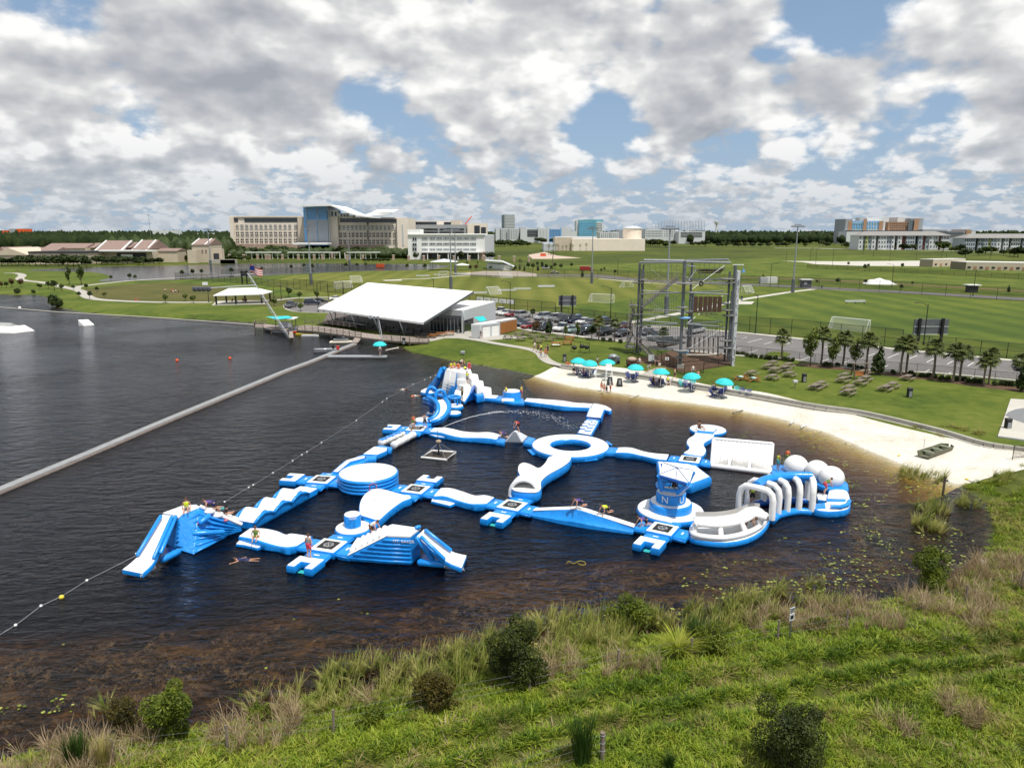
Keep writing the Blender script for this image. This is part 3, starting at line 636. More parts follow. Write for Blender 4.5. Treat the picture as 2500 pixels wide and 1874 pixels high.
Y=495;t=building('small tan chapel with a steep pink gable roof','a',1730,Y,'chapel','chapel');block_(t,'a',1655,1805,415,Y,22,M['beige2']);gable(t,'a',1650,1808,416,365,Y,24,True);
for x in(1655,1765):
 a,b=at_y(*K('a',x+4,416),Y-.6),at_y(*K('a',x+4,364),Y+12);MB(). beam(a,Vector((a. x,b. y,b. z)),.7,.8). build('gable_edge',M['wpaint'],t)
windows(t,'a',[1712,1748,1780],[470],12,24,Y,'sch',M['beige2'],M['glassd'],2,1)
t=building('tan arcade walls with openings by the pond left of the hospital','a',1780,485,'wall','arcade_wall');block_(t,'a',1612,1690,462,486,4,M['beige2']);block_(t,'a',1820,1912,452,484,4,M['beige2']);bands(t,'a',[(1845,1895,490,548)],484,M['dark'],'opening')
t=building('pale low terrace wall along the pond bank','a',1950,478,'wall','terrace_wall');block_(t,'a',1790,2020,545,478,4,M['conc']);block_(t,'b',-30,170,848,478,3,M['conc'])
pier0=root('boundary_pier',(0,0,0),'x','pier','pink stone piers beside the pond road');MB(). box((0,0,2.0),(1.7,1.7,4.0)). build('shaft',M['pink'],pier0);MB(). box((0,0,4.15),(2.1,2.1,.35)). build('cap_stone',M['beige'],pier0)
def mk_pier(p,s=1):return place(pier0,(p. x,p. y,.5),0,'pink stone boundary pier in the row between the pond and the hospital',None,s)
for k,x,y in[('b',115,850),('b',165,830),('b',310,850),('b',495,850),('b',610,850),('b',655,855),('b',830,855),('b',1045,855),('b',1150,830),('b',1258,855),('b',1368,850),('b',1500,830),('b',1705,858),('b',1790,830),('b',1915,858),('c',305,780),('c',492,785),('c',678,788),('c',863,788),('c',1048,790),('c',1235,790),('c',1418,792),('c',1603,795),('c',1787,798),('c',1968,800)]:mk_pier(GK(k,x,y),.9)
t=root('covered_walk',at_y(*K('b',1300,755),560),'long white roofed walkway between the road trees and the hospital','walkway');
for a,b in((330,900),(820,1600),(1700,2150)):A,B=at_y(*K('b',a,752),560),at_y(*K('b',b,752),560);MB(). beam(A,B,3,.5). build('roof',M['wpaint'],t)
for i in range(26):q=at_y(*K('b',340+i*70,755),560);MB(). box((q. x,560,q. z/2),(.5,.5,q. z)). build('column',M['wpaint'],t)
t=root('utility_building',GK('c',1600,905),'low white shed with a curved grey roof right of the playground','shed');A,B,Dd=GK('c',1450,890),GK('c',1640,905),GK('c',1760,905);zt=fz('c',785,A. y)
MB(). prism([(A. x,A. y),(B. x,B. y),(Dd. x,Dd. y),(Dd. x-4,Dd. y+14),(A. x,A. y+14)],.6,zt-1.6). build('wall',M['lgrey'],t);MB(). add([(A. x-1,A. y-1,zt),(B. x,B. y-1,zt-.1),(Dd. x+2,Dd. y-1,zt-3.2),(Dd. x+2,Dd. y+15,zt-3.2),(B. x,B. y+15,zt),(A. x-1,A. y+15,zt)],[(0,1,4,5),(1,2,3,4)]). build('roof',M['lgrey'],t);MB(). box(((B. x+Dd. x)/2,B. y-.1,1.9),(Dd. x-B. x-2,.1,2.6)). build('garage_door',M['wpaint'],t)
for lab,k,c_,w,ye,yr,yb in(('grey peaked shade canopy over the playground','c',925,165,800,762,905),('small white peaked shade canopy right of the playground','c',1145,90,840,818,905)):
 q=GK(k,c_,yb);t=root('shade_canopy',q,lab,'canopy');W_=w/CR[k][2]/FPX*q. y;z0,z1=fz(k,ye,q. y),fz(k,yr,q. y)
 cs=[Vector((q. x-W_,q. y-W_*.5,z0)),Vector((q. x+W_,q. y-W_*.5,z0)),Vector((q. x+W_,q. y+W_,z0)),Vector((q. x-W_,q. y+W_,z0)),Vector((q. x,q. y+W_*.2,z1))]
 MB(). add(cs,[(0,1,4),(1,2,4),(2,3,4),(3,0,4)]). build('canopy',M['lgrey']if 'grey' in lab else M['wpaint'],t)
 for p in cs[:4]:MB(). tube([(p. x*.93+q. x*.07,p. y,.6),(p. x*.93+q. x*.07,p. y,z0)],.15,6). build('post',M['steel2'],t)
for k,x,y,lab in(('b',2150,960,'orange dumpster at the far edge of the field by the pond'),('d',115,555,'orange construction bin on the sandy ground near the beige hall')):
 q=GK(k,x,y);t=root('dumpster',q,lab,'dumpster');MB(). box(q+Vector((0,0,1.1)),(4.6,2.4,1.9)). build('bin_body',M['orange'],t,bevel=.15);MB(). box(q+Vector((0,0,2.15)),(4.8,2.6,.2)). build('rim',M['red'],t)
q=GK('e',680,1055);t=root('storage_container',q,'pale blue and white storage boxes beside the far road','container');MB(). box(q+Vector((-1.7,0,1.1)),(2.9,2.4,2.4)). build('left_box',M['lgrey'],t);MB(). box(q+Vector((1.8,.2,1.2)),(4.1,2.4,2.6)). build('right_box',M['wpaint'],t)
q=GK('e',1195,1115);t=root('guard_booth',q,'small dark booth with a pale flat roof on the far road','booth');MB(). box(q+Vector((0,0,1.4)),(3.4,2.6,2.8)). build('wall',M['steel2'],t);MB(). box(q+Vector((0,0,3.0)),(4.4,3.6,.3)). build('roof',M['wpaint'],t);MB(). box(q+Vector((-.6,-1.36,1.7)),(1.1,.08,1.0)). build('window',M['lgrey'],t)
q=GK('f',1580,1050);t=root('guard_booth',q,'bus shelter with a pale roof on the road at the far right','booth');MB(). box(q+Vector((0,0,1.2)),(3.2,2.2,2.4)). build('wall',M['dark'],t);MB(). box(q+Vector((0,0,2.6)),(4.6,3.2,.3)). build('roof',M['wpaint'],t)
mb=MB();A=GK('f',345,955);B=GK('f',720,958);d=B-A;n=16;vs=[]
for i in range(n+1):
 u=i/n;q=A+d*u;h=2.2*math. sin(math. pi*min(1,u*1.05)**.8)**.6*(1+.12*math. sin(u*17));vs+=[(q. x,q. y,.6),(q. x,q. y+3,.6+max(0,h)),(q. x,q. y+7,.6)]
mb. add(vs,[(i*3+j,i*3+3+j,i*3+4+j,i*3+1+j)for i in range(n)for j in range(2)]);tag(mb. build('covered_mound',M['wpaint'],smooth=True),'long mound under white plastic sheet beside the far road','mound')
ribbon('far_road',[(1120,668),(1200,672),(1240,671),(1330,672),(1440,672),(1560,684),(1700,690),(1900,698),(2050,706),(2250,716),(2560,734)],11,M['asph'],.05)
ribbon('far_road_kerb',[(1200,675.5),(1330,677),(1440,678.5),(1560,690),(1700,696)],1.6,M['conc2'],.07)
sheet('far_pavement',[(1908,637),(1960,640),(1990,645),(2100,649),(2560,652),(2560,640),(2300,636),(2050,638)],M['conc2'],.03)
ribbon('far_path',[(1890,605.5),(1990,606),(2060,608),(2300,612),(2520,618)],9,M['conc2'],.03);ribbon('dirt_track',[(1810,677),(1930,681),(2060,686),(2200,694),(2400,705),(2520,712)],5,mat('bare_soil',(.20,.12,.07),.95,var=.3,vs=.2),.03)
sheet('sandy_ground',[(1290,622),(1330,615),(1360,624),(1420,630),(1350,632),(1300,632)],mat('pinkish_gravel',(.46,.36,.29),.95),.03)
sheet('paved_plaza',[(1120,668),(1180,662),(1260,662),(1310,668),(1310,675),(1240,674),(1200,672)],mat('plaza_paving',(.42,.36,.30),.9),.055)
ribbon('field_path',[(980,682),(1040,680),(1100,675),(1165,670.5)],2.6,M['conc2'],.04);sheet('bench_slab',[(933,684),(980,681.5),(981,685),(940,686)],M['conc2'],.045)
ribbon('field_path',[(1500,795),(1567,782),(1700,757),(1804,733),(1870,722),(1940,711.6),(1987,706)],2.6,M['conc2'],.04);sheet('bench_slab',[(1803,736),(1842,736),(1835,743),(1803,743)],M['conc2'],.045)
ribbon('park_path',[(10,667),(40,667),(55,672),(48,680),(60,685),(100,689),(140,697),(160,702),(182,706),(200,712),(210,722),(232,730),(300,735),(400,738),(517,738)],3.4,M['conc'],.045)
ribbon('park_path',[(185,706),(190,700),(210,697),(300,687),(385,681),(480,676),(620,668)],3.2,M['conc'],.047);ribbon('park_path',[(645,735),(680,732),(720,728),(770,726),(830,726)],2.6,M['conc'],.047)
# ------------ trees
M['leaf1']=ground_mat('leaf_dark',[(.010,.020,.006),(.022,.038,.008),(.038,.058,.012),(.06,.075,.016)],.15,.9,5,bump=0,speck=.5)
M['leaf2']=ground_mat('leaf_mid',[(.018,.034,.008),(.038,.062,.01),(.065,.095,.014),(.10,.125,.02)],.15,.9,5,bump=0,speck=.5)
M['leaf3']=ground_mat('leaf_light',[(.04,.06,.008),(.07,.10,.012),(.11,.14,.016),(.16,.16,.02)],.2,1.2,6,bump=0,speck=.5)
M['leafr']=ground_mat('leaf_reddish',[(.03,.035,.01),(.07,.05,.015),(.12,.055,.02),(.05,.07,.015)],.2,1.5,6,bump=0,speck=.5)
M['leafd']=ground_mat('leaf_deep',[(.005,.011,.004),(.011,.021,.006),(.02,.032,.008),(.034,.045,.011)],.15,.9,5,bump=0,speck=.5)
M['palm']=ground_mat('palm_leaf',[(.025,.04,.01),(.05,.07,.015),(.09,.11,.022),(.15,.14,.04)],.2,2,8,bump=0,speck=.5)
for k_ in('leaf1','leaf2','leaf3','leafr','palm'):M[k_]. node_tree. nodes['Principled BSDF']. inputs['Roughness']. default_value=.6;M[k_]. node_tree. nodes['Principled BSDF']. inputs['Specular IOR Level']. default_value=.25
def leaf_cloud(blobs,n,size,seed,squash=1,droop=0):
 """many leaf-sized faces spread through lumpy volumes; returns verts, faces"""
 rg=np. random. RandomState(seed);w=np. array([b[3]**2 for b in blobs]);w=w/w. sum();idx=rg. choice(len(blobs),n,p=w);B=np. array(blobs)[idx]
 d=rg. normal(size=(n,3));d/=np. linalg. norm(d,axis=1)[:,None];r=rg. uniform(.45,1.0,n)**.5
 c=B[:,:3]+d*(B[:,3]*r)[:,None]*np. array([1,1,squash])
 nrm=d*.7+rg. normal(size=(n,3))*.6+np. array([0,0,.35]);nrm/=np. linalg. norm(nrm,axis=1)[:,None]
 a=np. cross(nrm,rg. normal(size=(n,3)));a/=np. linalg. norm(a,axis=1)[:,None]+1e-9;b=np. cross(nrm,a);s=size*rg. uniform(.6,1.35,n)[:,None]
 v=np. stack([c-a*s,c+b*s*.55,c+a*s*1.1,c-b*s*.55],1). reshape(-1,3);f=np. arange(4*n). reshape(-1,4);return v,f
def cloud_obj(name,blobs,n,size,seed,m,parent=None,squash=1):
 v,f=leaf_cloud(blobs,n,size,seed,squash);return np_mesh(name,v,f,m,False,None,parent)
def tree_proto(seed,h,cr,m,n=420,leaf=.3,kind='round',label='x',trunk=.12):
 rnd=random. Random(seed);t=root('tree',(0,0,0),label,'tree');bl_=[]
 if kind=='round':
  for i in range(9):a=rnd. uniform(0,6.28);r=rnd. uniform(.15,.62)*cr;bl_. append((r*math. cos(a),r*math. sin(a),h-cr*rnd. uniform(.6,1.35),cr*rnd. uniform(.38,.6)))
 elif kind=='cone':
  for i in range(10):u=i/9;r=cr*(1-u)*.85+.1;bl_+=[(rnd. uniform(-.25,.25)*r,rnd. uniform(-.25,.25)*r,h*(.22+.75*u),r*.75)]
 elif kind=='tall':
  for i in range(11):u=i/10;a=rnd. uniform(0,6.28);r=cr*(.35+.5*math. sin(math. pi*min(1,u*1.1)));bl_. append((.45*r*math. cos(a),.45*r*math. sin(a),h*(.3+.64*u),r*.62))
 cloud_obj('crown',bl_,n,leaf,seed,M[m],t)
 mb=MB();mb. tube([(0,0,-.2),(rnd. uniform(-.05,.05),0,h*.3),(rnd. uniform(-.15,.15),.05,h*.75)],[trunk,trunk*.8,trunk*.3],7)
 for b in bl_[::2]:mb. tube([(0,0,h*.35),(b[0]*.5,b[1]*.5,(h*.35+b[2])/2),b[:3]],[trunk*.5,trunk*.35,trunk*.12],5)
 mb. build('trunk',M['bark'],t,smooth=True);return t
def palm_proto(seed,h,full=30,fr=1.9,detail=11):
 rnd=random. Random(seed);t=root('palm_tree',(0,0,0),'x','palm tree');mb=MB();cz=h
 for i in range(full):
  a=i*2.399+rnd. uniform(-.2,.2);el_=1.25-1.95*(i/full)+rnd. uniform(-.12,.12);L_=fr*rnd. uniform(.8,1.1)
  dirh=Vector((math. cos(a),math. sin(a),0));side=Vector((-dirh. y,dirh. x,0));p0=Vector((0,0,cz));c0=p0+(dirh*math. cos(el_)+Vector((0,0,math. sin(el_))))*L_*.5
  mb. tube([p0,c0],[.03,.02],3)
  for j in range(detail):
   s=(j-(detail-1)/2)/((detail-1)/2);ang=s*1.35;dr=dirh*math. cos(ang)*math. cos(el_)+side*math. sin(ang)+Vector((0,0,math. sin(el_)*math. cos(ang)));l=L_*.72*(1-.18*abs(s));w=side*.13*math. cos(ang)-dirh*.13*math. sin(ang)
   m_=c0+dr*l*.55+Vector((0,0,-.02));e_=c0+dr*l+Vector((0,0,-.34*l));mb. add([c0-w*.4,c0+w*.4,m_+w,m_-w,e_],[(0,1,2,3),(3,2,4)])
 mb. build('crown',M['palm'],t)
 tm=MB();pts=[Vector((.12*math. sin(z*.7),0,z))for z in np. linspace(-.2,h,9)];tm. tube(pts,[.22,.19,.18,.17,.17,.18,.19,.23,.12],10). build('trunk',M['palmbark'],t,smooth=True);return t
TR=dict(r1=tree_proto(1,4.2,1.5,'leaf1',600,.24),r2=tree_proto(2,4.6,1.7,'leaf2',600,.26),c1=tree_proto(3,5,1.35,'leaf1',650,.24,'cone'),t1=tree_proto(4,6,1.2,'leaf2',600,.26,'tall'),rr=tree_proto(5,4.2,1.5,'leafr',500,.26),big=tree_proto(6,6,2.4,'leaf1',420,.55),big2=tree_proto(7,6,2.5,'leaf2',420,.55),tl=tree_proto(8,6.2,1.7,'leaf3',900,.2,'tall',trunk=.09),bush=tree_proto(9,1.9,1.15,'leaf1',420,.24,trunk=.06))
PH=dict(r1=4.2,r2=4.6,c1=5,t1=6,rr=4.2,big=6,big2=6,tl=6.2,bush=1.9)
PALM=[palm_proto(11,5.2),palm_proto(12,5.6),palm_proto(13,4.9)];PALMF=palm_proto(14,6.0,14,2.0,5)
def tree_at(kind,k,x,y,hpx,label,group=None,rz=None):
 q=L(*K(k,x,y));Hh=max(.8,ztop(q. y,K(k,x,y-hpx)[1])-q. z);s=Hh/PH[kind]if kind in PH else Hh/6.4
 return place(TR[kind],(q. x,q. y,q. z),random. uniform(0,6.28)if rz is None else rz,label,group,(s*2.1,s*2.1,s*1.15)if kind[:3]=='big' and 'front of the white clinic' not in label else s)
G1='young trees of the park left of the white shelter'
for i,(x,y,h,kd,lb)in enumerate([(600,762,165,'t1','tall slim tree with an open crown, left one of two by the pond'),(705,765,190,'t1','tallest slim tree standing beside the pond path'),(345,805,62,'r2',None),(420,795,70,'r1',None),(472,812,100,'r1','dark bushy tree at the path bend near the lake inlet'),(535,815,72,'r2',None),(105,782,78,'rr','reddish young tree left of the pale path'),(58,790,60,'r1',None),(15,790,60,'rr','small reddish tree at the left picture edge'),(182,782,76,'rr','reddish round tree beside the pale path start'),(635,808,50,'r1',None),(685,872,58,'r1',None),(750,802,55,'r1',None),(775,884,76,'r1','dark round tree inside the path fork'),(840,826,55,'r1',None),(905,872,55,'r2',None),(960,724,50,'r1',None),(1120,718,62,'r1','dark tree on the pond bank, larger of a pair'),(1168,722,52,'r1','dark tree on the pond bank, smaller of a pair'),(1430,918,88,'r2','tree at the lakeside path beside the sitting group'),(1605,902,72,'r2',None),(1672,920,78,'r2','tree by the path just left of the white shelter'),(150,842,55,'bush','dark bush on the bank of the lake inlet'),(295,842,42,'bush','small dark bush leaning over the lake inlet'),(490,950,115,'bush','large dark bush at the tip of the lake inlet'),(1577,690,62,'r1',None),(1670,685,66,'r1',None),(1740,678,58,'r1',None),(2000,668,58,'r1',None)]):
 tree_at(kd,'a',x,y,h,lb or('small dark park tree beside the curving paths left of the shelter' if kd=='r1' else 'small green park tree beside the curving paths left of the shelter'),G1)
G2='young trees around the sports field by the pond'
for x,y,h,lb in[(140,1048,98,None),(548,1018,78,None),(952,992,82,None),(1118,972,78,None),(1235,988,92,None),(1690,972,92,None),(1838,962,76,None),(1950,958,76,None),(915,1358,155,'round green tree by the path right of the white shelter'),(1060,1388,122,'thin yellowish tree by the path above the grey car'),(715,1482,122,'small tree on the grass between shelter and grey car'),(1288,1382,122,'round tree beside the lamp post behind the black car'),(1075,1550,135,'dense green tree in front of the parked grey car')]:tree_at('r2' if y>1300 else 'r1','b',x,y,h,lb or 'small dark tree on the field edge along the pond',G2)
for k,x,y,h,kd,lb in[('c',1130,778,120,'big','tall dark tree in front of the white clinic right half'),('c',580,775,100,'big','dark tree in front of the white clinic stair window'),('c',1490,778,95,'big','round dark tree at the right corner of the white clinic'),('c',470,895,80,'r1','dark tree left of the playground canopy'),('c',690,898,85,'r1','dark tree beside the grey playground canopy'),('c',1205,835,45,'r1','small dark tree left of the low white shed'),('c',1335,835,42,'r1','tiny dark tree behind the low white shed'),('c',1320,905,75,'rr','brownish tree mass left of the low white shed'),('c',1250,905,72,'rr','brownish tree between small canopy and white shed'),('c',1500,905,66,'r2','pale green tree in front of the low white shed'),('c',1800,915,70,'r1','dark tree at the right end of the white shed'),('d',740,732,52,'r1','dark round tree beside the far road, left of a pair'),('d',778,716,48,'r1','dark round tree beside the far road, right of a pair'),('d',890,752,58,'r1','small tree near the far lamp post above the rope tower'),('d',540,785,88,'c1','slim conical tree by the far parking fence'),('d',50,668,62,'r1',None),('d',100,670,62,'r1',None),('d',240,690,70,'r1',None),('d',305,700,72,'r1',None),('d',425,680,60,'r1',None),('d',5,690,70,'r1',None),('e',625,978,46,'r1','dark tree behind the storage boxes'),('e',1115,1045,62,'r1','reddish dark tree left of the guard booth'),('e',1350,1068,62,'r1','low wide tree right of the guard booth'),('e',1625,1078,102,'r1','tree on the verge between booth and white mound'),('e',2005,1078,82,'r1','tree at the left end of the white mound'),('e',2070,1065,72,'r1','tree in front of the white mound'),('e',1770,828,66,'r1','lone dark tree beside the pale far pavement'),('e',2000,892,100,'r1','dark tree on the bright green rise right'),('e',2040,852,64,'r1','smaller tree behind the one on the bright rise'),('f',745,765,72,'r1','lone tree left of the portable classrooms'),('f',740,1025,78,'r1','tree on the traffic island of the far road'),('f',870,965,52,'r1','small tree behind the right end of the white mound'),('f',1888,775,60,'r2','small tree in front of the nearer portable classroom'),('f',1520,775,55,'r2','small tree at the corner of the nearer portable classroom'),('f',2025,1050,100,'c1','narrow dark tree by the road at the far right')]:
 tree_at(kd,k,x,y,h,lb or 'small dark tree in the row along the far parking road','trees beside the far roads')
def scatter(k,lst,kinds,label,group,hv=.2):
 for(x,y,h)in lst:tree_at(random. choice(kinds),k,x+random. uniform(-4,4),y,h*random. uniform(1-hv,1+hv),label,group)
scatter('e',[(x,572,62)for x in(20,75,130,235,290,385,485,585,700,830,880,940,1200,1490,1760,1880,1975,2120)],['big','big2'],'dark tree in the row behind the far green meadow','tree row behind the far meadow')
scatter('f',[(75,525,75),(190,525,50),(280,530,70),(325,528,75),(410,532,70),(530,535,60),(640,538,70),(760,545,70),(810,545,60),(870,545,70),(1240,562,100),(1340,565,62),(1390,570,60),(1440,565,80),(1500,640,130),(1665,608,80),(1750,600,80),(1815,600,80),(1960,605,80),(2040,612,90),(2090,625,110),(2140,630,110)],['big','big2'],'dark tree in front of the grey and white apartment blocks','trees in front of the apartment blocks')
scatter('e',[(30+i*62+random. uniform(-20,20),492+random. uniform(-25,12),88)for i in range(32)],['big'],'dark tree of the thick belt below the right horizon','tree belt below the right horizon')
scatter('d',[(1230+i*23,452,70)for i in range(7)]+[(1440,470,70),(1510,440,50),(1735,448,60),(1790,448,50),(1865,455,62),(1010,462,50),(1110,465,50),(1180,465,55),(780,470,35),(820,470,35)]+[(1220+i*45,372,50)for i in range(15)],['big','big2'],'dark tree beside the beige drum hall and behind the meadow','trees beside the drum hall')
scatter('d',[(20+i*48,405+(i%3)*8,50)for i in range(8)],['big'],'dark tree in front of the far white and blue blocks','trees in front of the far town')
scatter('c',[(1560+i*42,535+(i%3)*10,45)for i in range(16)]+[(1560+i*36,600+(i%2)*15,62)for i in range(12)],['big','big2'],'dark tree in the belts between the clinic and far town','trees between the clinic and the far town')
scatter('c',[(1800+i*55,890+(i%3)*12,80)for i in range(9)],['r1','c1'],'dark roadside tree right of the low white shed','trees right of the white shed')
scatter('b',[(20+i*72+random. uniform(-25,25),800+random. uniform(-30,25),130)for i in range(31)]+[(40+i*88,735,90)for i in range(25)],['big','big2','big','big2','big'],'broad tree in the belt between the pond piers and the hospital','trees in front of the hospital')
scatter('c',[(20+i*60,745,75)for i in range(8)]+[(-40+i*45,805,45)for i in range(7)],['big2','big'],'broad tree in the belt left of the white clinic','trees left of the clinic')
scatter('a',[(20+i*48+random. uniform(-12,12),600+random. uniform(-12,8),75)for i in range(16)],['big'],'dark tree in front of the tan school wing','trees in front of the school');scatter('a',[(560,560,90),(540,590,110)],['c1'],'dark conical tree in front of the school windows','trees in front of the school')
scatter('a',[(835+i*45,590+random. uniform(-6,2),62)for i in range(13)],['big'],'dense dark bush of the hedge below the church','hedge below the church')
scatter('a',[(1430+i*60,560,50)for i in range(13)],['big2','big'],'green tree among palms on the far pond bank','trees on the far pond bank')
for k,pts in(('b',[(310,660,70),(440,665,70),(552,665,85),(885,660,70),(1010,655,50),(1468,680,80),(1548,685,80),(1650,680,85),(1785,670,90),(1895,680,95),(2008,680,95),(2118,680,90),(190,680,75),(1860,735,95),(100,760,60),(230,760,60)]),('c',[(18,640,110),(112,640,105),(212,650,95),(318,650,95),(200,740,100),(1850,890,120),(1870,890,120)]),('d',[(175,540,110),(225,520,90),(245,515,90),(275,510,80),(325,515,70),(365,515,75),(410,510,85),(435,510,75),(515,500,70),(580,500,80),(628,492,60),(665,490,65),(712,488,55),(760,485,55),(860,480,70),(882,480,68),(990,475,65),(1022,475,55),(1050,472,75),(1062,472,70),(1130,470,65),(220,660,160)]),('e',[(1390,572,85),(1425,572,80),(1445,572,80),(1585,575,50),(1005,560,65)]),('f',[(1150,520,85),(1190,520,80),(1240,525,100),(990,540,50)]),('a',[(1275,540,85),(1320,545,85),(1370,545,85),(1460,540,85),(1500,545,85),(1540,545,85),(1585,545,80),(1625,545,95),(1665,550,80),(1705,550,95),(1745,545,95),(795,520,45),(1780,545,100),(1990,520,80),(2060,520,80)])):
 for x,y,h in pts:
  q=GK(k,x,y);Hh=max(3,ztop(q. y,K(k,x,y-h)[1])-.6);place(PALMF,(q. x,q. y,.6),random. uniform(0,6),'distant palm in the planted belts in front of the far buildings','distant palms',Hh/6.8)
def forest(name,n,xr,yr,hr,m,label,seed,wd=1):
 rg=np. random. RandomState(seed);ico=bmesh. new();bmesh. ops. create_icosphere(ico,subdivisions=1,radius=1);iv=np. array([v. co[:]for v in ico. verts]);jf=np. array([[v. index for v in f. verts]for f in ico. faces]);ico. free()
 Ys=yr[0]+(yr[1]-yr[0])*rg. rand(n)**1.5;Xs=np. array([rg. uniform(*(at_y(xr[0],570,y). x,at_y(xr[1],570,y). x))for y in Ys]);H=rg. uniform(hr[0],hr[1],n);Rr=rg. uniform(.3,.5,n)*H*.8*wd
 V_=iv[None]*(1+rg. uniform(-.28,.28,(n,len(iv),1)));V_=V_*np. stack([Rr,Rr,H*.5],-1)[:,None]+np. stack([Xs,Ys,H*.52],-1)[:,None]
 F_a=jf[None]+(np. arange(n)*len(iv))[:,None,None];o=np_mesh(name,V_. reshape(-1,3),F_a. reshape(-1,3),m,True,'stuff');tag(o,label,'woods');return o
forest('woods',2000,(-900,560),(600,900),(15,18.8),M['leafd'],'dark pine woods behind the school and church on the left',1);forest('woods',130,(262,560),(560,600),(12,16.5),M['leaf1'],'lighter green woods behind the church and chapel',2)
forest('woods',4200,(-1500,4500),(1700,4600),(14,21.5),M['leafd'],'continuous distant woods along the whole horizon',3);forest('woods',1500,(1680,4200),(1180,1700),(11,17),M['leafd'],'patchy woods below the right horizon',4,1.3);forest('shrubbery',420,(560,1110),(572,630),(3.5,8.5),M['leaf1'],'dense planted belt of shrubs and low trees before the hospital',5,2)
t=building('low orange and white building on the left horizon above the woods','a',160,1900);block_(t,'a',100,165,278,1900,30,M['hz_g']);block_(t,'a',160,232,278,1899,30,M['orange']);block_(t,'a',38,85,292,1900,30,M['orange'])
for x0,x1,y0,lb in((1330,1520,292,'long white warehouse roof on the left horizon'),(1715,1830,315,'white columned building at the horizon left of the hospital')):t=building(lb,'a',(x0+x1)/2,1350);block_(t,'a',x0,x1,y0,1350,30,M['hz_w'])
# ------------ the floating inflatable course
def Q(k,pts):return[K(k,x,y)for x,y in pts]
def wl(px,z=.5):return[at_z(x,y,z)for x,y in px]
def ccw(w):
 a=sum(w[i]. x*w[(i+1)%len(w)]. y-w[(i+1)%len(w)]. x*w[i]. y for i in range(len(w)))
 return w[::-1]if a<0 else w
def inset(w,r):
 n=len(w);out=[]
 for i in range(n):
  a=(w[i]-w[i-1]);b=(w[(i+1)%n]-w[i]);a. z=b. z=0
  na=Vector((-a. y,a. x,0)). normalized();nb=Vector((-b. y,b. x,0)). normalized();m=na+nb
  m=m. normalized()if m. length>.2 else na
  k=1/max(.5,m. dot(na));q=w[i]+m*(r*k);out. append(Vector((q. x,q. y,w[i]. z)))
 return out
def slabmesh(w,z0,z1,r=.1):
 """rounded puffy slab from a counter-clockwise outline"""
 mb=MB();n=len(w);t=z1-z0;r=min(r,t*.45)
 rings=[(r*.9,z0),(r*.25,z0+r*.4),(0,z0+r),(0,z1-r),(r*.3,z1-r*.3),(r,z1)]
 vs=[]
 for k,z in rings:vs+=[(p. x,p. y,z)for p in inset(w,k)]
 fs=[tuple(reversed(range(n))),tuple(range(5*n,6*n))]
 for i in range(5):
  for j in range(n):fs. append((i*n+j,i*n+(j+1)%n,(i+1)*n+(j+1)%n,(i+1)*n+j))
 return mb. add(vs,fs)
def pad(parent,w,z=.5,z0=-.06,top=None,body=None,r=.11,gap=.1,name='float_body',tn='deck_pad',sm=0):
 w=ccw([Vector(p)for p in w])
 if sm:w=cat(w,sm)
 b=slabmesh(w,z0,z,r). build(name,body or M['vb'],parent,smooth='auto')
 if top is not False:
  slabmesh(inset(w,gap),z-.05,z+.03,.03). build(tn,top or M['vw'],parent,smooth='auto')
 return b
def deck(parent,Lp,Rp,z0=-.06,w0=.07,w1=.93,n=5,top=None,body=None):
 """inflated runway between a left and a right edge (3D points); white tread on a blue body"""
 Lp=cat(Lp,n,False);Rp=cat(Rp,n,False);k=len(Lp)
 prof=[(.05,0),(.015,.06),(0,.25),(0,.8),(.05,1),(.95,1),(1,.8),(1,.25),(.985,.06),(.95,0)]
 mb=MB();vs=[]
 for a,b in zip(Lp,Rp):
  for s,d in prof:
   q=a. lerp(b,s);vs. append((q. x,q. y,q. z+(z0-q. z)*d))
 m=len(prof);fs=[]
 for i in range(k-1):
  for j in range(m):fs. append((i*m+j,(i+1)*m+j,(i+1)*m+(j+1)%m,i*m+(j+1)%m))
 fs+=[tuple(range(m)),tuple(reversed(range((k-1)*m,k*m)))]
 o=mb. add(vs,fs). build('float_body',body or M['vb'],parent,smooth='auto')
 tp=MB();vs=[]
 for a,b in zip(Lp,Rp):
  for s,dz in((w0,.0),(w0+.01,.03),(w1-.01,.03),(w1,.0)):
   q=a. lerp(b,s);vs. append((q. x,q. y,q. z+dz))
 fs=[]
 for i in range(k-1):
  for j in range(3):fs. append((i*4+j,(i+1)*4+j,(i+1)*4+j+1,i*4+j+1))
 fs+=[(0,1,2,3),tuple(reversed(range(4*k-4,4*k)))]
 tp. add(vs,fs). build('deck_pad',top or M['vw'],parent,smooth='auto')
 return o
def lv(px,zs):
 zs=zs if isinstance(zs,(list,tuple))else[zs]*len(px)
 return[at_z(x,y,z)for(x,y),z in zip(px,zs)]
def text(parent,s,loc,size,rot,m,name='lettering',ext=.004):
 cu=bpy. data. curves. new(name,'FONT');cu. body=s;cu. size=size;cu. extrude=ext;cu. align_x='CENTER';cu. align_y='CENTER'
 cu. materials. append(m);o=bpy. data. objects. new(name,cu);cu. resolution_u=2;me=bpy. data. meshes. new_from_object(o);bpy. data. objects. remove(o)
 o=bpy. data. objects. new(name,me);C. objects. link(o);o. parent=parent;o['kind']='part';del o['kind']
 o. location=Vector(loc)-WL. get(parent. name,Vector());o. rotation_euler=rot;return o
def textdir(parent,s,loc,size,right,up,m,name='lettering'):
 o=text(parent,s,loc,size,(0,0,0),m,name)
 r=Vector(right). normalized();u=Vector(up);u=(u-r*u. dot(r)). normalized();n=r. cross(u)
 o. rotation_euler=Matrix((r,u,n)). transposed(). to_euler();return o
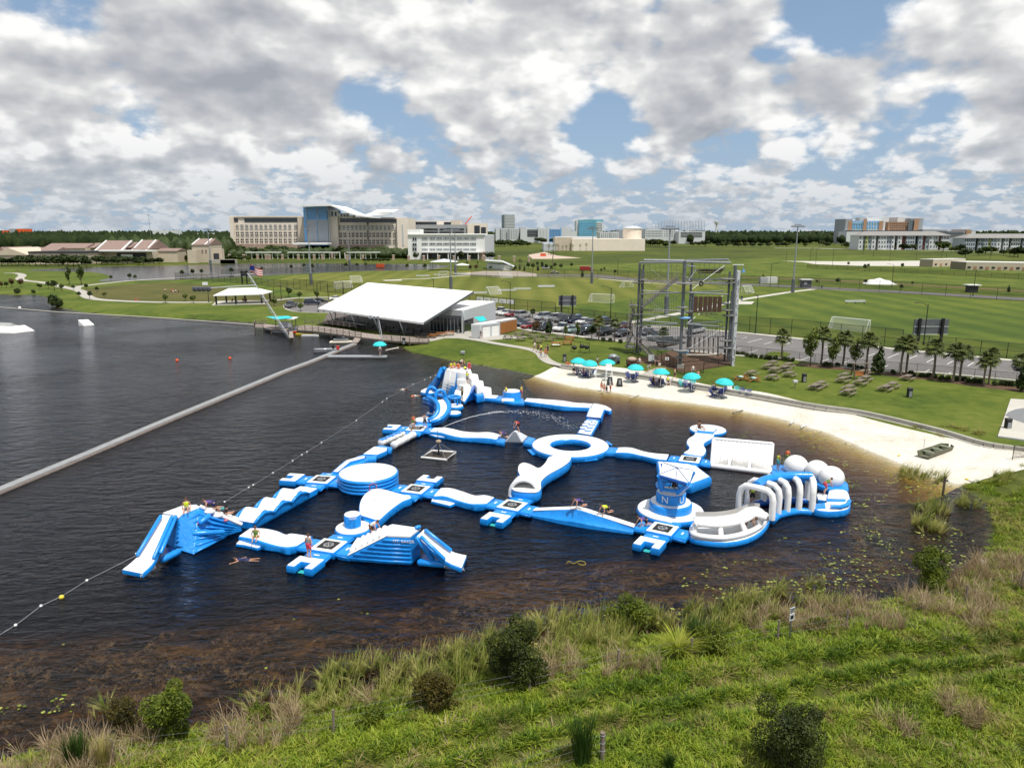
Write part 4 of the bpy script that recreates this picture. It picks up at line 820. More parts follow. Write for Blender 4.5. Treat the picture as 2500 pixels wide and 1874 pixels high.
def inflat(name,loc,label,cat_='inflatable',group='inflatable modules of the floating course'):
 return root(name,(loc[0],loc[1],0),label,cat_,group)
def emblem(parent,c,r,ang,z):
 mb=MB();hx=[Vector((c. x+r*math. cos(ang+i*math. pi/3),c. y+r*math. sin(ang+i*math. pi/3),z))for i in range(6)]
 for i in range(6):mb. beam(hx[i],hx[(i+1)%6],r*.13,.006)
 for a,b,t in((0,2,.5),(5,2,1),(4,2,.6),(0,3,.75),(5,3,.8)):mb. beam(hx[a]. lerp(hx[b],.12),hx[a]. lerp(hx[b],t*.9),r*.10,.007)
 mb. build('emblem',M['vg'],parent)
def cross(label,k,quad,fork,conn='0123',mats=True,fl=1.55,cl=1.0):
 """square crossing: 0 = left/back side, 1 = back/right, 2 = right/front, 3 = front/left"""
 q=[at_z(*K(k,x,y),.5)for x,y in quad];c=sum(q,Vector())/4
 a=((q[1]-q[0])+(q[2]-q[3]))/2;b=((q[3]-q[0])+(q[2]-q[1]))/2
 ad=a. normalized();bd=b-ad*b. dot(ad);bd. normalize();la=(a. length+b. length)/2;la=min(max(la,2.0),2.6)/2
 q=[c-ad*la-bd*la,c+ad*la-bd*la,c+ad*la+bd*la,c-ad*la+bd*la]
 t=inflat('crossing_float',c,label)
 pad(t,q,gap=.06)
 if mats:
  g=.42;mq=ccw([c+(p-c)*.62 for p in q]);MB(). prism([(p. x,p. y)for p in mq],.525,.55). build('grip_mat',M['matb'],t,bevel=.01)
  emblem(t,c,.36,math. atan2(ad. y,ad. x),.556)
 side={0:-bd,1:ad,2:bd,3:-ad};al={0:ad,1:bd,2:ad,3:bd}
 for s in conn:
  s=int(s);n,u=side[s],al[s];w=la*.86
  cw=ccw([c+n*(la+.02)-u*w,c+n*(la+.02)+u*w,c+n*(la+cl)+u*w,c+n*(la+cl)-u*w])
  slabmesh(cw,.02,.44,.14). build('connector',M['vb'],t,smooth='auto')
  lb=c+n*(la+cl*.5);MB(). box((lb. x,lb. y,.447),(.42,.13,.012),math. atan2(u. y,u. x)). build('label_strip',M['vw'],t)
  for e in(-1,1):
   MB(). tube([c+n*(la-.1)+u*e*w*.96+Vector((0,0,-.3)),c+n*(la+.25)+u*e*w*1.04+Vector((0,0,-.22)),c+n*(la+cl)+u*e*w+Vector((0,0,-.3))],.05,5). build('strap',M['vb'],t,smooth=True)
 if fork is not None:
  n,u=side[fork],al[fork];w=la*.98;s0=la+cl+.02
  pts=[(s0,-w),(s0,w),(s0+fl,w),(s0+fl,w*.36),(s0+fl*.5,w*.36),(s0+fl*.5,-w*.36),(s0+fl,-w*.36),(s0+fl,-w)]
  pad(t,[c+n*x+u*y for x,y in pts],name='fork_body',tn='fork_pad',gap=.05,r=.1)
  s=c+n*(s0+fl*.78);MB(). box((s. x,s. y,.02),(.5,.4,.06),math. atan2(u. y,u. x)). build('boarding_step',M['tealp'],t,bevel=.02)
  s=c+n*(s0+fl*.5)+u*(w+.0)
 return t,c,ad,bd
cross('crossing float with fork behind the left of the big blue drum',4,[(530,475),(785,492),(665,578),(425,560)],3,'0123')
cross('crossing float between the big blue drum and the wavy runway to the fish tunnel',4,[(1640,586),(1885,608),(1770,702),(1535,665)],0,'0123')
cross('crossing float with fork in front of the white fish tail tunnel',7,[(330,590),(545,625),(445,712),(220,665)],2,'0123')
cross('crossing float with fork in front of the lookout tower discs',3,[(215,1045),(440,1085),(390,1175),(145,1115)],2,'0123')
cross('crossing float with fork beside the post disc and smaller climbing slide',6,[(540,398),(805,425),(660,555),(415,505)],2,'0123')
cross('crossing float between the curved path and the white climbing wall',3,[(475,420),(660,440),(630,500),(440,478)],None,'0123')
cross('crossing float with fork at the foot of the curved slide',1,[(500,1095),(780,1105),(690,1180),(415,1165)],3,'0123',mats=True)
def runway(label,kb,back,kf,front,zb=.5,steps=(),name='runway_float'):
 b=lv(Q(kb,back),zb);f=lv(Q(kf,front),zb);t=inflat(name,(b[len(b)//2]+f[len(f)//2])/2,label)
 deck(t,b,f)
 for k,pts in steps:
  pad(t,wl(Q(k,pts),.22),.22,-.03,name='side_step_body',tn='side_step',r=.06,gap=.03)
 mid=f[len(f)//2]. lerp(f[len(f)//2+1],.3);d=(f[len(f)//2+1]-f[len(f)//2])
 return t
z6=[.5,.62,.55,.42,.55,.5]
runway('white runway with one side step between the climbing wall slide and the fork crossing',0,[(614,1288),(648,1288.4),(678,1294.4),(699,1303),(714,1300),(763,1308)],0,[(582,1310),(618,1317),(648,1326),(678,1334),(700,1337),(723,1333)],z6,[(5,[(1485,740),(1530,693),(1850,732),(1855,755),(1745,790),(1600,755)])])
runway('white runway with one side step between two crossings, right of the big drum',0,[(1078,1190),(1100,1190),(1130,1198),(1160,1208),(1185,1207),(1208,1213)],0,[(1058,1212),(1085,1212),(1115,1222),(1145,1230),(1165,1231),(1187,1230)],[.5,.6,.5,.5,.6,.5],[(4,[(1885,782),(1900,752),(2080,768),(2190,800),(2110,836),(2010,812)])])
runway('long wavy runway with two side steps below the curved slide',0,[(1060,1044),(1086,1043),(1104,1045.5),(1132,1052),(1164,1054.5),(1196,1054),(1224,1061)],0,[(1049,1054),(1075,1056),(1096,1062),(1125,1068),(1160,1069),(1190,1070),(1211,1073)],[.5,.62,.55,.45,.5,.6,.5],[(1,[(780,1225),(800,1215),(1000,1228),(1100,1262),(1080,1280),(880,1258)]),(1,[(1445,1300),(1470,1288),(1640,1295),(1775,1325),(1740,1345),(1560,1325)])])
runway('wavy runway between the white ring and the right crossing',0,[(1511,1091.5),(1528,1091),(1546,1093),(1571,1101),(1602,1106),(1633,1108)],0,[(1503,1105),(1522,1105),(1540,1106.5),(1569,1113),(1600,1120),(1627,1123.5)],[.5,.62,.58,.45,.5,.5])
runway('wavy runway by the beach between the small drum and the pointed end',2,[(590,285),(720,290),(850,300),(1060,315),(1250,345),(1360,350),(1480,360)],2,[(550,330),(680,345),(800,362),(1060,395),(1230,408),(1340,413),(1440,418)],[.5,.55,.5,.62,.5,.5,.5],[(2,[(800,385),(830,368),(960,378),(1055,395),(1040,408),(900,400)])])
t=inflat('runway_nose',P(2,1600,410),'pointed white end float nearest the beach sand')
pad(t,wl(Q(2,[(1450,415),(1480,358),(1560,365),(1660,390),(1730,430),(1735,450),(1700,458),(1600,430)])),gap=.05)
p0=(P(4,355,605)+P(4,530,640))/2;p1=(P(5,1490,440)+P(5,1700,492))/2
dv=(p1-p0);sv=Vector((-dv. y,dv. x,0)). normalized()*.95;t=inflat('hump_runway',(p0+p1)/2,'runway of three white humps left of the big blue drum')
n_=25;Ls,Rs=[],[]
for i in range(n_):
 u=i/(n_-1);z=.5+(.62*(math. sin(max(0,(u-.16))/.84*math. pi*3)**2)**.8 if u>.16 else 0)
 q=p0+dv*u;Ls. append(Vector((q. x-sv. x,q. y-sv. y,z)));Rs. append(Vector((q. x+sv. x,q. y+sv. y,z)))
flip=(Rs[0]-Ls[0]). cross(dv). z<0
deck(t,Ls,Rs,n=2,w0=.02,w1=.9)if not flip else deck(t,Rs,Ls,n=2,w0=.02,w1=.9)
for i in range(3):
 u=.16+.84*(i+.5)/3
 for s in(1,-1):
  c=p0+dv*u+sv*s;e=dv. normalized()
  MB(). tube([c-e*1.15+Vector((0,0,-.02)),c-e*.6+Vector((0,0,.28)),c+Vector((0,0,.42)),c+e*.6+Vector((0,0,.28)),c+e*1.15+Vector((0,0,-.02))],.13,8). build('hump_tube',M['vb'],t,smooth=True)
t=inflat('balance_beam_float',P(4,900,320),'narrow white balance beam behind the big blue drum')
pad(t,wl(Q(4,[(700,445),(860,300),(1010,262),(1130,255),(1150,285),(1020,345),(880,392),(800,455)])),.42,top=False)
pad(t,wl(Q(4,[(735,435),(895,302),(1020,265),(1112,250),(1108,275),(940,318),(795,440)]),.62),.62,.1,gap=.03,r=.08,name='beam_tube')
t=inflat('square_platform',P(4,1230,190),'small white platform between the balance beam and the log rollers')
pad(t,wl(Q(4,[(1085,230),(1215,143),(1375,158),(1370,190),(1255,238)])),gap=.05)
pad(t,wl(Q(4,[(1005,258),(1085,232),(1255,242),(1240,282),(1140,292)]),.42),.42,top=False,name='connector')
pad(t,wl(Q(4,[(1222,140),(1290,122),(1435,148),(1420,182),(1378,186),(1375,158)]),.42),.42,top=False,name='connector')
for lab,a,b,bl_ in(('string of white and blue log rollers, the left one of the pair',(4,1290,105),(1,400,1212),True),('string of plain white log rollers, the right one of the pair',(4,1440,130),(1,560,1225),False)):
 A,B=P(*a,.45),P(*b,.45);t=inflat('log_rollers',A. lerp(B,.5),lab);d=(B-A);n=7;e=d. normalized()
 for i in range(n):
  c0=A+d*(i/n);c1=A+d*((i+.88)/n);r=.34 if i%2 else.38
  MB(). tube([c0,c0+e*.08,c1-e*.08,c1],[r*.7,r,r,r*.7],12). build('roller',M['vw'],t,smooth='auto')
  if bl_:
   c=c0. lerp(c1,.5);MB(). box((c. x,c. y,c. z+r*.93),(.42,.5,.1),math. atan2(e. y,e. x)). build('grip_patch',M['vb'],t,bevel=.03)
p0,p1=P(7,615,690),P(7,1660,862);d=p1-p0;s=Vector((-d. y,d. x,0)). normalized()
t=inflat('ridge_beam',p0. lerp(p1,.5),'long low blue ridge with a narrow white top between two crossings')
mb=MB();tp=MB();N=16;prof=[(-1.0,0.0),(-.98,.30),(-.62,.52),(-.42,.95),(-.3,1.0),(.3,1.0),(.42,.95),(.62,.52),(.98,.30),(1.0,0.)];vs=[];tv=[]
for i in range(N+1):
 u=i/N;z=.48+.72*max(0,1-abs(u-.45)/(.45 if u<.45 else.55))**1.0;q=p0+d*u;k=.55+.45*min(1,(z-.4)/.6)
 for a,b in prof:vs. append((q. x+s. x*a*k*.85,q. y+s. y*a*k*.85,b*z))
 for a,b in((-.3,0),(-.28,.035),(.28,.035),(.3,0)):tv. append((q. x+s. x*a,q. y+s. y*a,z+b))
m=len(prof);fs=[(i*m+j,i*m+(j+1)%m,(i+1)*m+(j+1)%m,(i+1)*m+j)for i in range(N)for j in range(m)]+[tuple(reversed(range(m))),tuple(range(N*m,N*m+m))]
mb. add(vs,fs). build('ridge_body',M['vb'],t,smooth='auto')
tp. add(tv,[(i*4+j,i*4+j+1,(i+1)*4+j+1,(i+1)*4+j)for i in range(N)for j in range(3)]). build('ridge_top',M['vw'],t,smooth='auto')
RIDGE=(p0,d,s)
def rad(k,x0,x1,y,z):return(P(k,x1,y,z)-P(k,x0,y,z)). length/2
c=P(4,1148,440,1.25);r=rad(4,795,1500,440,1.25)
t=inflat('drum_float',c,'large round drum with white top and blue ringed side, beside the fan float')
prof=[(r-.25,-.05)]
for i in range(4):
 z0=-.02+i*.31
 for a in range(6):th=-math. pi/2+math. pi*a/5;prof. append((r-.12+.12*math. cos(th),z0+.155+.155*math. sin(th)))
prof. append((r-.3,1.24))
MB(). lathe(prof,(c. x,c. y,0),56). build('drum_side',M['vb'],t,smooth='auto')
MB(). lathe([(r-.16,1.2),(r-.16,1.25),(r-.3,1.29),(.001,1.31)],(c. x,c. y,0),56). build('drum_top',M['vw'],t,smooth='auto')
cross_d=Vector((.35,-1,0)). normalized();q=c+cross_d*(r+.01);q. z=.75
mb=MB();u=Vector((-cross_d. y,cross_d. x,0))
hx=[q+u*(.34*math. cos(i*math. pi/3+.52))+Vector((0,0,.36*math. sin(i*math. pi/3+.52)))for i in range(6)]
for i in range(6):mb. beam(hx[i],hx[(i+1)%6],.07,.03)
M['redlogo']=mat('red_print',(.5,.10,.13),.5,var=0)
mb. build('emblem',M['redlogo'],t)
fan=wl(Q(4,[(1040,905),(1040,830),(1065,755),(1110,695),(1180,650),(1260,633),(1370,652),(1520,695),(1665,738),(1560,785),(1440,868),(1350,945),(1268,1008),(1150,978),(1050,945)]),.6)
t=inflat('fan_float',fan[6],'fan shaped white float with grey lettering in front of the big drum')
pad(t,fan,.6,sm=3,gap=.07)
pad(t,wl(Q(4,[(1065,962),(1150,985),(1275,1015),(1250,1075),(1140,1050)]),.42),.42,top=False,name='connector')
a,b=P(4,1200,775,.64),P(4,1385,700,.64);textdir(t,'UNION',a. lerp(b,.5),.72,b-a,(P(4,1240,680,.64)-P(4,1290,760,.64)),M['vg'])
c=P(4,970,1088,.5);r=rad(4,758,1184,1088,.5)
t=inflat('post_disc',c,'round white disc with a tall blue post, behind the fork crossing')
def disc(t,c,r,z=.5,n=44,hole=0,z0=-.05):
 if hole:
  MB(). lathe([(hole,.0),(hole-.06,z*.4),(hole-.03,z*.8),(hole+.08,z),(r-.12,z),(r-.02,z*.8),(r,z*.45),(r-.1,z0),(hole+.1,z0)],(c. x,c. y,0),n,closed=True). build('float_body',M['vb'],t,smooth='auto')
  MB(). lathe([(hole+.07,z-.03),(hole+.09,z+.03),(r-.12,z+.03),(r-.09,z-.03)],(c. x,c. y,0),n,closed=True). build('deck_pad',M['vw'],t,smooth='auto')
 else:
  MB(). lathe([(r-.12,z0),(r,z*.4),(r-.02,z*.8),(r-.12,z)],(c. x,c. y,0),n). build('float_body',M['vb'],t,smooth='auto')
  MB(). lathe([(r-.08,z-.03),(r-.1,z+.03),(.001,z+.035)],(c. x,c. y,0),n). build('deck_pad',M['vw'],t,smooth='auto')
def post(t,c,r,z0,z1,n=28,top=True):
 MB(). lathe([(r+.02,z0),(r,z0+.08),(r,z1-.06),(r-.05,z1)],(c. x,c. y,0),n). build('post',M['vb'],t,smooth='auto')
 if top:MB(). lathe([(r-.03,z1-.02),(r-.06,z1+.03),(.001,z1+.04)],(c. x,c. y,0),n). build('post_cap',M['vw'],t,smooth='auto')
disc(t,c,r);post(t,P(4,968,1075,.5),rad(4,875,1070,1075,.5),.5,1.45)
emblem(t,P(4,968,984,1.5),.28,.3,1.5)
c=P(2,1175,918,.55);r=rad(2,650,1700,918,.55);hr=rad(2,905,1440,918,.55)
t=inflat('ring_float',c,'large white ring float with open water in the middle');disc(t,c,r,.55,72,hr)
for pts in([(590,975),(655,968),(742,1025),(660,1042)],[(1335,1095),(1390,1075),(1520,1070),(1548,1105),(1370,1125)],[(1650,860),(1680,860),(1742,905),(1730,918),(1690,905)]):
 pad(t,wl(Q(2,pts),.16),.16,-.02,top=False,name='side_step',r=.05)
pad(t,wl(Q(2,[(1630,985),(1700,938),(1835,950),(1790,1020),(1640,1018)]),.42),.42,top=False,name='connector')
pad(t,wl(Q(2,[(535,880),(600,800),(705,822),(655,905)]),.42),.42,top=False,name='connector')
t=inflat('iceberg_float',P(2,430,860,0),'pointed white iceberg float left of the white ring')
b=[P(2,x,y,.1)for x,y in((280,885),(535,893),(615,800),(350,790))];ap=[P(2,405,728,1.55),P(2,450,728,1.55),P(2,460,715,1.55)]
MB(). add(b+ap,[(3,2,1,0),(0,1,5,4),(1,2,6,5),(2,3,4,6),(3,0,4),(4,5,6)]). build('iceberg_body',M['vw'],t,bevel=.16,seg=3)
pad(t,wl(Q(2,[(160,868),(185,815),(300,830),(285,890)]),.4),.4,top=False,name='connector')
t=inflat('stepping_ramp',P(2,1440,600),'ramp with rows of round studs between the ring and the beach runway')
deck(t,lv(Q(2,[(1265,752),(1385,572),(1388,520),(1425,418)]),[.45,.5,.85,.5]),lv(Q(2,[(1460,785),(1570,588),(1600,540),(1645,432)]),[.45,.5,.85,.5]),n=4)
pad(t,wl(Q(2,[(1385,575),(1392,560),(1585,572),(1575,592)]),.56),.56,.3,top=False,name='band',r=.03)
for x,y in((1400,612),(1492,600),(1372,645),(1470,635),(1345,685),(1440,670),(1410,712)):
 q=P(2,x,y,.6);MB(). lathe([(.34,-.1),(.35,0),(.33,.1),(.27,.14),(.001,.15)],(q. x,q. y,.56),18). build('stud',M['vw'],t,smooth='auto');MB(). lathe([(.36,-.08),(.37,.02),(.355,.05)],(q. x,q. y,.55),18). build('stud_rim',M['vb'],t,smooth='auto')
c=P(1,2025,572,1.45);r=rad(1,1892,2160,572,1.45)
t=inflat('small_drum',c,'blue drum with a white top on the far runway near the beach')
MB(). lathe([(r+.25,.0),(r+.05,.55),(r+.02,1.2),(r-.08,1.4)],(c. x,c. y,0),36). build('drum_side',M['vb'],t,smooth='auto')
MB(). lathe([(r-.06,1.36),(r-.12,1.45),(.001,1.47)],(c. x,c. y,0),36). build('drum_top',M['vw'],t,smooth='auto')
pad(t,wl(Q(1,[(1620,690),(1640,635),(1900,650),(2200,690),(2212,760),(2050,755),(1850,720)]),.4),.4,top=False,name='base_float')
MB(). tube([P(1,1870,725,.35),P(1,1885,725,.35),P(1,2040,728,.35),P(1,2060,728,.35)],[.2,.33,.33,.2],14). build('side_roller',M['vw'],t,smooth='auto')
pad(t,wl(Q(1,[(1612,682),(1640,635),(1830,645),(1790,690)]),.5),.5,name='approach_body',tn='approach_pad',gap=.05)
t=inflat('curved_path',P(3,610,300),'winding white path float right of the ring')
pad(t,wl(Q(3,[(488,402),(530,372),(540,345),(517,312),(530,270),(585,235),(612,205),(768,218),(765,262),(700,300),(682,330),(702,365),(700,398),(665,432),(570,420)])),sm=3,gap=.07)
pad(t,wl(Q(3,[(608,208),(625,190),(775,205),(768,225)]),.58),.58,.3,top=False,name='band',r=.03)
c=P(3,718,180,.4);r=rad(3,543,888,180,.4);t=inflat('end_disc',c,'oval white disc with a sitting swimmer at the end of the winding path');disc(t,c,r*.98,.4)
pad(t,wl(Q(3,[(628,192),(655,150),(690,135),(790,145),(806,172),(772,205)]),.62),.62,.3,name='raised_body',tn='raised_pad',gap=.04,r=.08)
M['vinyl_int']=mat('greyed_vinyl',(.45,.44,.42),.5,var=.08)  # greyed white vinyl: painted pocket shade on the wall, also tunnel interiors
bl_,br_=P(3,750,525,.1),P(3,1300,592,.1);tl_,tr_=P(3,770,268,2.35),P(3,1322,316,2.35)
t=inflat('climbing_wall_float',bl_. lerp(br_,.5),'tall white ribbed climbing wall standing beside the ball run')
e=(br_-bl_). normalized();nrm=Vector((e. y,-e. x,0));mb=MB();NC=90;vs=[];fs=[]
for j,v in enumerate((0,.1,.22,.9,1.0)):
 for i in range(NC+1):
  u=i/NC;q=bl_. lerp(br_,u). lerp(tl_. lerp(tr_,u),v);k=abs(math. sin(u*math. pi*15))**.6*.2 if 0<j<4 else 0
  vs. append(q+nrm*k)
for j in range(4):
 for i in range(NC):a=j*(NC+1)+i;fs. append((a,a+1,a+NC+2,a+NC+1))
bb0,bb1=bl_-nrm*1.9,br_-nrm*1.9;b=len(vs);k=4*(NC+1);vs+=[bb0,bb1]
fs+=[(k+NC,k,b,b+1)]+[(0,b,k),(NC,k+NC,b+1)]
mb. add(vs,fs). build('ribbed_face',M['vw'],t,smooth='auto')
MB(). tube([bl_+nrm*.1+Vector((0,0,.1)),br_+nrm*.1+Vector((0,0,.1))],.24,12). build('foot_tube',M['vw'],t,smooth='auto')
MB(). tube([tl_,tr_],.16,12). build('top_tube',M['vw'],t,smooth='auto')
for a,b in((bl_,tl_),(br_,tr_)):MB(). tube([a+Vector((0,0,.1)),b],.15,10). build('side_tube',M['vw'],t,smooth='auto')
def wallp(x,y,out=.0):
 p=P(3,x,y,.5);dr=raydir(*K(3,x,y));n=(br_-bl_). cross(tl_-bl_). normalized();o=Vector((0,0,CH));tt=(bl_-o). dot(n)/dr. dot(n)
 return o+dr*tt+nrm*out
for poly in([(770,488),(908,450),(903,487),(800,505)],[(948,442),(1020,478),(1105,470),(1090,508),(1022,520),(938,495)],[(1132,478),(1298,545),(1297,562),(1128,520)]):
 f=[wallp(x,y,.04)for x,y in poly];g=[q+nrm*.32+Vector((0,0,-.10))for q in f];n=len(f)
 MB(). add(f+g,[tuple(range(n)),tuple(reversed(range(n,2*n)))]+[(i,n+i,n+(i+1)%n,(i+1)%n)for i in range(n)]). build('pocket_shade',M['vinyl_int'],t,bevel=.05)  # raised pieces coloured grey to paint in the shade of recessed pockets
t=inflat('ball_run',P(3,1700,640),'blue platform holding three large white balls')
pad(t,wl(Q(3,[(1308,580),(1318,515),(1420,508),(1560,575),(1650,590),(1760,620),(1990,655),(2028,715),(2010,750),(1860,738),(1730,690),(1640,650),(1440,600),(1370,605)]),.42),.42,top=False,sm=2)
for x,y,rr in((1538,520,100),(1735,567,98),(1868,628,104)):
 q=P(3,x,y,.95);s=rr/CR[3][2]/FPX*(q-Vector((0,0,CH))). length;MB(). ball((q. x,q. y,.95),s,28,16,.92). build('ball',M['vw'],t,smooth=True)
F_=[(1312,1022),(1370,972),(1455,948),(1562,932),(1685,940)];B_=[(1002,945),(1085,890),(1235,850),(1430,835),(1640,835)]
t=inflat('arch_tunnel',P(3,1450,900,0),'row of tall white arches under a blue roof tube')
tops=[];Fw=[P(3,x,y,.3)for x,y in F_];Bw=[P(3,x,y,.3)for x,y in B_]
for f,b in zip(Fw,Bw):
 h=2.3;w=b-f;L_=w. length;w. normalize();b=f+w*min(L_,3.2)
 path=[f,f+Vector((0,0,h*.62)),f+Vector((0,0,h*.85))+w*.12,f+Vector((0,0,h*.98))+w*.45,f. lerp(b,.5)+Vector((0,0,h)),b+Vector((0,0,h*.98))-w*.45,b+Vector((0,0,h*.85))-w*.12,b+Vector((0,0,h*.62)),b]
 MB(). tube(path,.25,14). build('arch',M['vw'],t,smooth='auto');tops. append(f. lerp(b,.52)+Vector((0,0,h+.12)))
MB(). tube(cat([p-Vector((0,0,.12))for p in Fw],4,False),.3,12). build('side_tube',M['vb'],t,smooth='auto')
MB(). tube(cat([p-Vector((0,0,.12))for p in Bw],4,False),.3,12). build('side_tube',M['vd'],t,smooth='auto')
MB(). tube(cat(tops[0:1]+tops[1:],4,False),.36,14). build('roof_tube',M['vb'],t,smooth='auto')
t=inflat('window_tunnel',P(3,900,1100),'curved white tunnel with window openings on a blue base')
base=Q(3,[(545,1150),(556,1195),(700,1228),(900,1240),(1090,1205),(1215,1140),(1285,1060),(1290,1000),(1240,935),(1150,905),(1060,915),(980,975),(600,1000)])
pad(t,wl(base,.35),.35,sm=2,gap=.12)
MB(). tube(cat(lv(Q(3,[(570,1110),(590,1160),(720,1185),(880,1190),(1070,1150),(1200,1085),(1262,1010)]),.62),4,False),.2,12). build('lower_tube',M['vw'],t,smooth='auto')
roof=Q(3,[(590,1000),(600,985),(780,985),(980,955),(1060,905),(1150,890),(1225,915),(1270,965),(1255,1000),(1160,975),(1060,1020),(960,1052),(820,1068),(700,1062),(590,1045)])
pad(t,wl(roof,1.5),1.5,1.18,top=False,body=M['vw'],name='roof_shell',r=.16,sm=2)
MB(). tube(cat(lv(Q(3,[(600,1070),(700,1068),(820,1078),(960,1062),(1060,1030),(1160,985),(1240,985)]),1.28),3,False),.19,12). build('window_rail',M['vw'],t,smooth='auto')
for a,b in(((590,1150),(600,1050)),((840,1190),(825,1068)),((1070,1155),(1020,1035)),((1210,1085),(1170,985)),((1270,1015),(1255,975))):
 MB(). tube([P(3,*a,.6),P(3,*a,.6). lerp(P(3,*b,1.3),.5)+Vector((0,-.06,.05)),P(3,*b,1.32)],.2,10). build('window_post',M['vw'],t,smooth='auto')
M['vinyl_int']=mat('greyed_vinyl',(.45,.44,.42),.5,var=.08)
bw=MB();Lq=cat(lv(Q(3,[(600,1040),(800,1040),(980,1010),(1100,960),(1200,960)]),.4),4,False)
bw. add([p for p in Lq]+[p+Vector((0,.12,.75))for p in Lq],[(i,i+1,len(Lq)+i+1,len(Lq)+i)for i in range(len(Lq)-1)]). build('back_wall',M['vinyl_int'],t,smooth=True)
t=inflat('end_platform',P(3,1900,840),'rounded white platform with blue bands at the far right end of the course')
pad(t,wl(Q(3,[(1700,925),(1712,872),(1815,862),(1840,750),(1990,745),(2035,785),(2048,860),(2040,910),(1990,935),(1850,948)])),sm=2,gap=.07)
pad(t,wl(Q(3,[(1828,822),(2005,828),(2000,855),(1822,852)]),.56),.56,.3,top=False,name='band',r=.03)
pad(t,wl(Q(3,[(1708,870),(1810,862),(1818,918),(1712,924)]),.56),.56,.2,top=False,name='connector',r=.06)
pad(t,wl(Q(3,[(1730,790),(1745,772),(1832,790),(1828,848),(1740,835)]),.3),.3,name='boarding_body',tn='boarding_pad',gap=.03)
MB(). tube(lv(Q(3,[(1862,900),(1950,905),(2015,885),(2035,850)]),.72),.17,10). build('rim_tube',M['vb'],t,smooth='auto')
c=P(3,368,925,.5);r=rad(3,60,680,925,.5);t=inflat('lookout_tower',c,'stacked round lookout tower with a white kite canopy on blue posts')
disc(t,c,r,.5,56)
r2=rad(3,172,565,830,1.2)
MB(). lathe([(r2,.48),(r2,.95),(r2-.04,1.1),(r2-.12,1.18)],(c. x,c. y,0),44). build('tier',M['vb'],t,smooth='auto')
MB(). lathe([(r2-.1,1.14),(r2-.14,1.2),(.001,1.21)],(c. x,c. y,0),44). build('tier_pad',M['vw'],t,smooth='auto')
r3=rad(3,235,508,790,1.6);MB(). lathe([(r3,1.18),(r3,1.9),(r3-.08,2.0),(r3-.2,2.0)],(c. x,c. y,0),36). build('tier',M['vb'],t,smooth='auto')
MB(). lathe([(r3-.05,1.95),(r3-.1,2.02),(.001,2.03)],(c. x,c. y,0),36). build('tier_pad',M['vw'],t,smooth='auto')
ringp=[Vector((c. x+(r3-.05)*math. cos(a),c. y+(r3-.05)*math. sin(a),2.45))for a in np. linspace(0,2*math. pi,28)[:-1]]
MB(). tube(ringp,.14,10,closed=True). build('guard_ring',M['vb'],t,smooth='auto')
for a,ch in((-125,'N'),(-58,'U')):
 q=Vector((c. x+(r3+.02)*math. cos(R(a)),c. y+(r3+.02)*math. sin(R(a)),1.62));textdir(t,ch,q,.75,Vector((-math. sin(R(a)),math. cos(R(a)),0)),(0,0,1),M['vw'])
can=[P(3,300,490,3.75),P(3,265,600,3.7),P(3,420,645,3.65),P(3,545,682,3.7),P(3,583,562,3.75)];apex=P(3,432,540,4.05);cb=[v-Vector((0,0,.09))for v in can]
mb=MB();vs=can+[apex]+cb+[apex-Vector((0,0,.09))];fs=[(i,(i+1)%5,5)for i in range(5)]+[(6+(i+1)%5,6+i,11)for i in range(5)]+[(i,6+i,6+(i+1)%5,(i+1)%5)for i in range(5)]
mb. add(vs,fs). build('canopy',M['vw'],t)
for i in range(5):MB(). tube([can[i]+Vector((0,0,.02)),apex+Vector((0,0,.03))],.022,6). build('canopy_seam',M['vd'],t,smooth=True)
for i in(0,1,3,4):
 a=math. atan2(can[i]. y-c. y,can[i]. x-c. x);b=Vector((c. x+(r3-.1)*math. cos(a),c. y+(r3-.1)*math. sin(a),2.3))
 MB(). tube([b,can[i]-Vector((0,0,.1))],.2,12). build('post',M['vb'],t,smooth='auto')
MB(). tube([can[1]-Vector((0,0,.15)),can[3]-Vector((0,0,.15))],.12,8). build('canopy_rail',M['vd'],t,smooth='auto')
t=inflat('pentagon_float',P(3,560,620,.9),'blue and white pentagon float with an opening, behind the lookout tower')
outer=ccw(wl(Q(3,[(245,478),(430,492),(612,522),(746,624),(560,692),(330,655),(262,590)]),.85));cc=sum(outer,Vector())/len(outer)
inner=[cc+(p-cc)*.42 for p in outer];n=len(outer)
mb=MB();vs=[]
for z,ra in((0,0),(.3,-.08),(.7,-.06),(.85,.05)):vs+=[(p. x,p. y,z)for p in inset(outer,ra)]
for z,ra in((.85,-.05),(0,0)):vs+=[(p. x,p. y,z)for p in inset(inner,ra)]
fs=[(i*n+j,i*n+(j+1)%n,(i+1)*n+(j+1)%n,(i+1)*n+j)for i in range(5)for j in range(n)]
mb. add(vs,fs). build('float_body',M['vb'],t,smooth='auto')
o1,i1=inset(outer,.12),inset(inner,-.1);vs=[(p. x,p. y,.88)for p in o1]+[(p. x,p. y,.88)for p in i1]+[(p. x,p. y,.83)for p in o1]+[(p. x,p. y,.83)for p in i1]
MB(). add(vs,[(j,(j+1)%n,n+(j+1)%n,n+j)for j in range(n)]+[(2*n+j,2*n+(j+1)%n,(j+1)%n,j)for j in range(n)]+[(n+j,n+(j+1)%n,3*n+(j+1)%n,3*n+j)for j in range(n)]). build('deck_pad',M['vw'],t)
t=inflat('fish_tunnel',P(7,600,380,.9),'white fish tail float ending in a rounded tunnel mouth')
body=Q(7,[(470,372),(440,300),(445,240),(480,212),(530,210),(595,232),(655,262),(702,232),(735,190),(762,150),(850,128),(958,115),(1000,140),(985,195),(900,258),(800,312),(730,360),(688,415),(690,480),(620,520),(400,500),(380,430)])
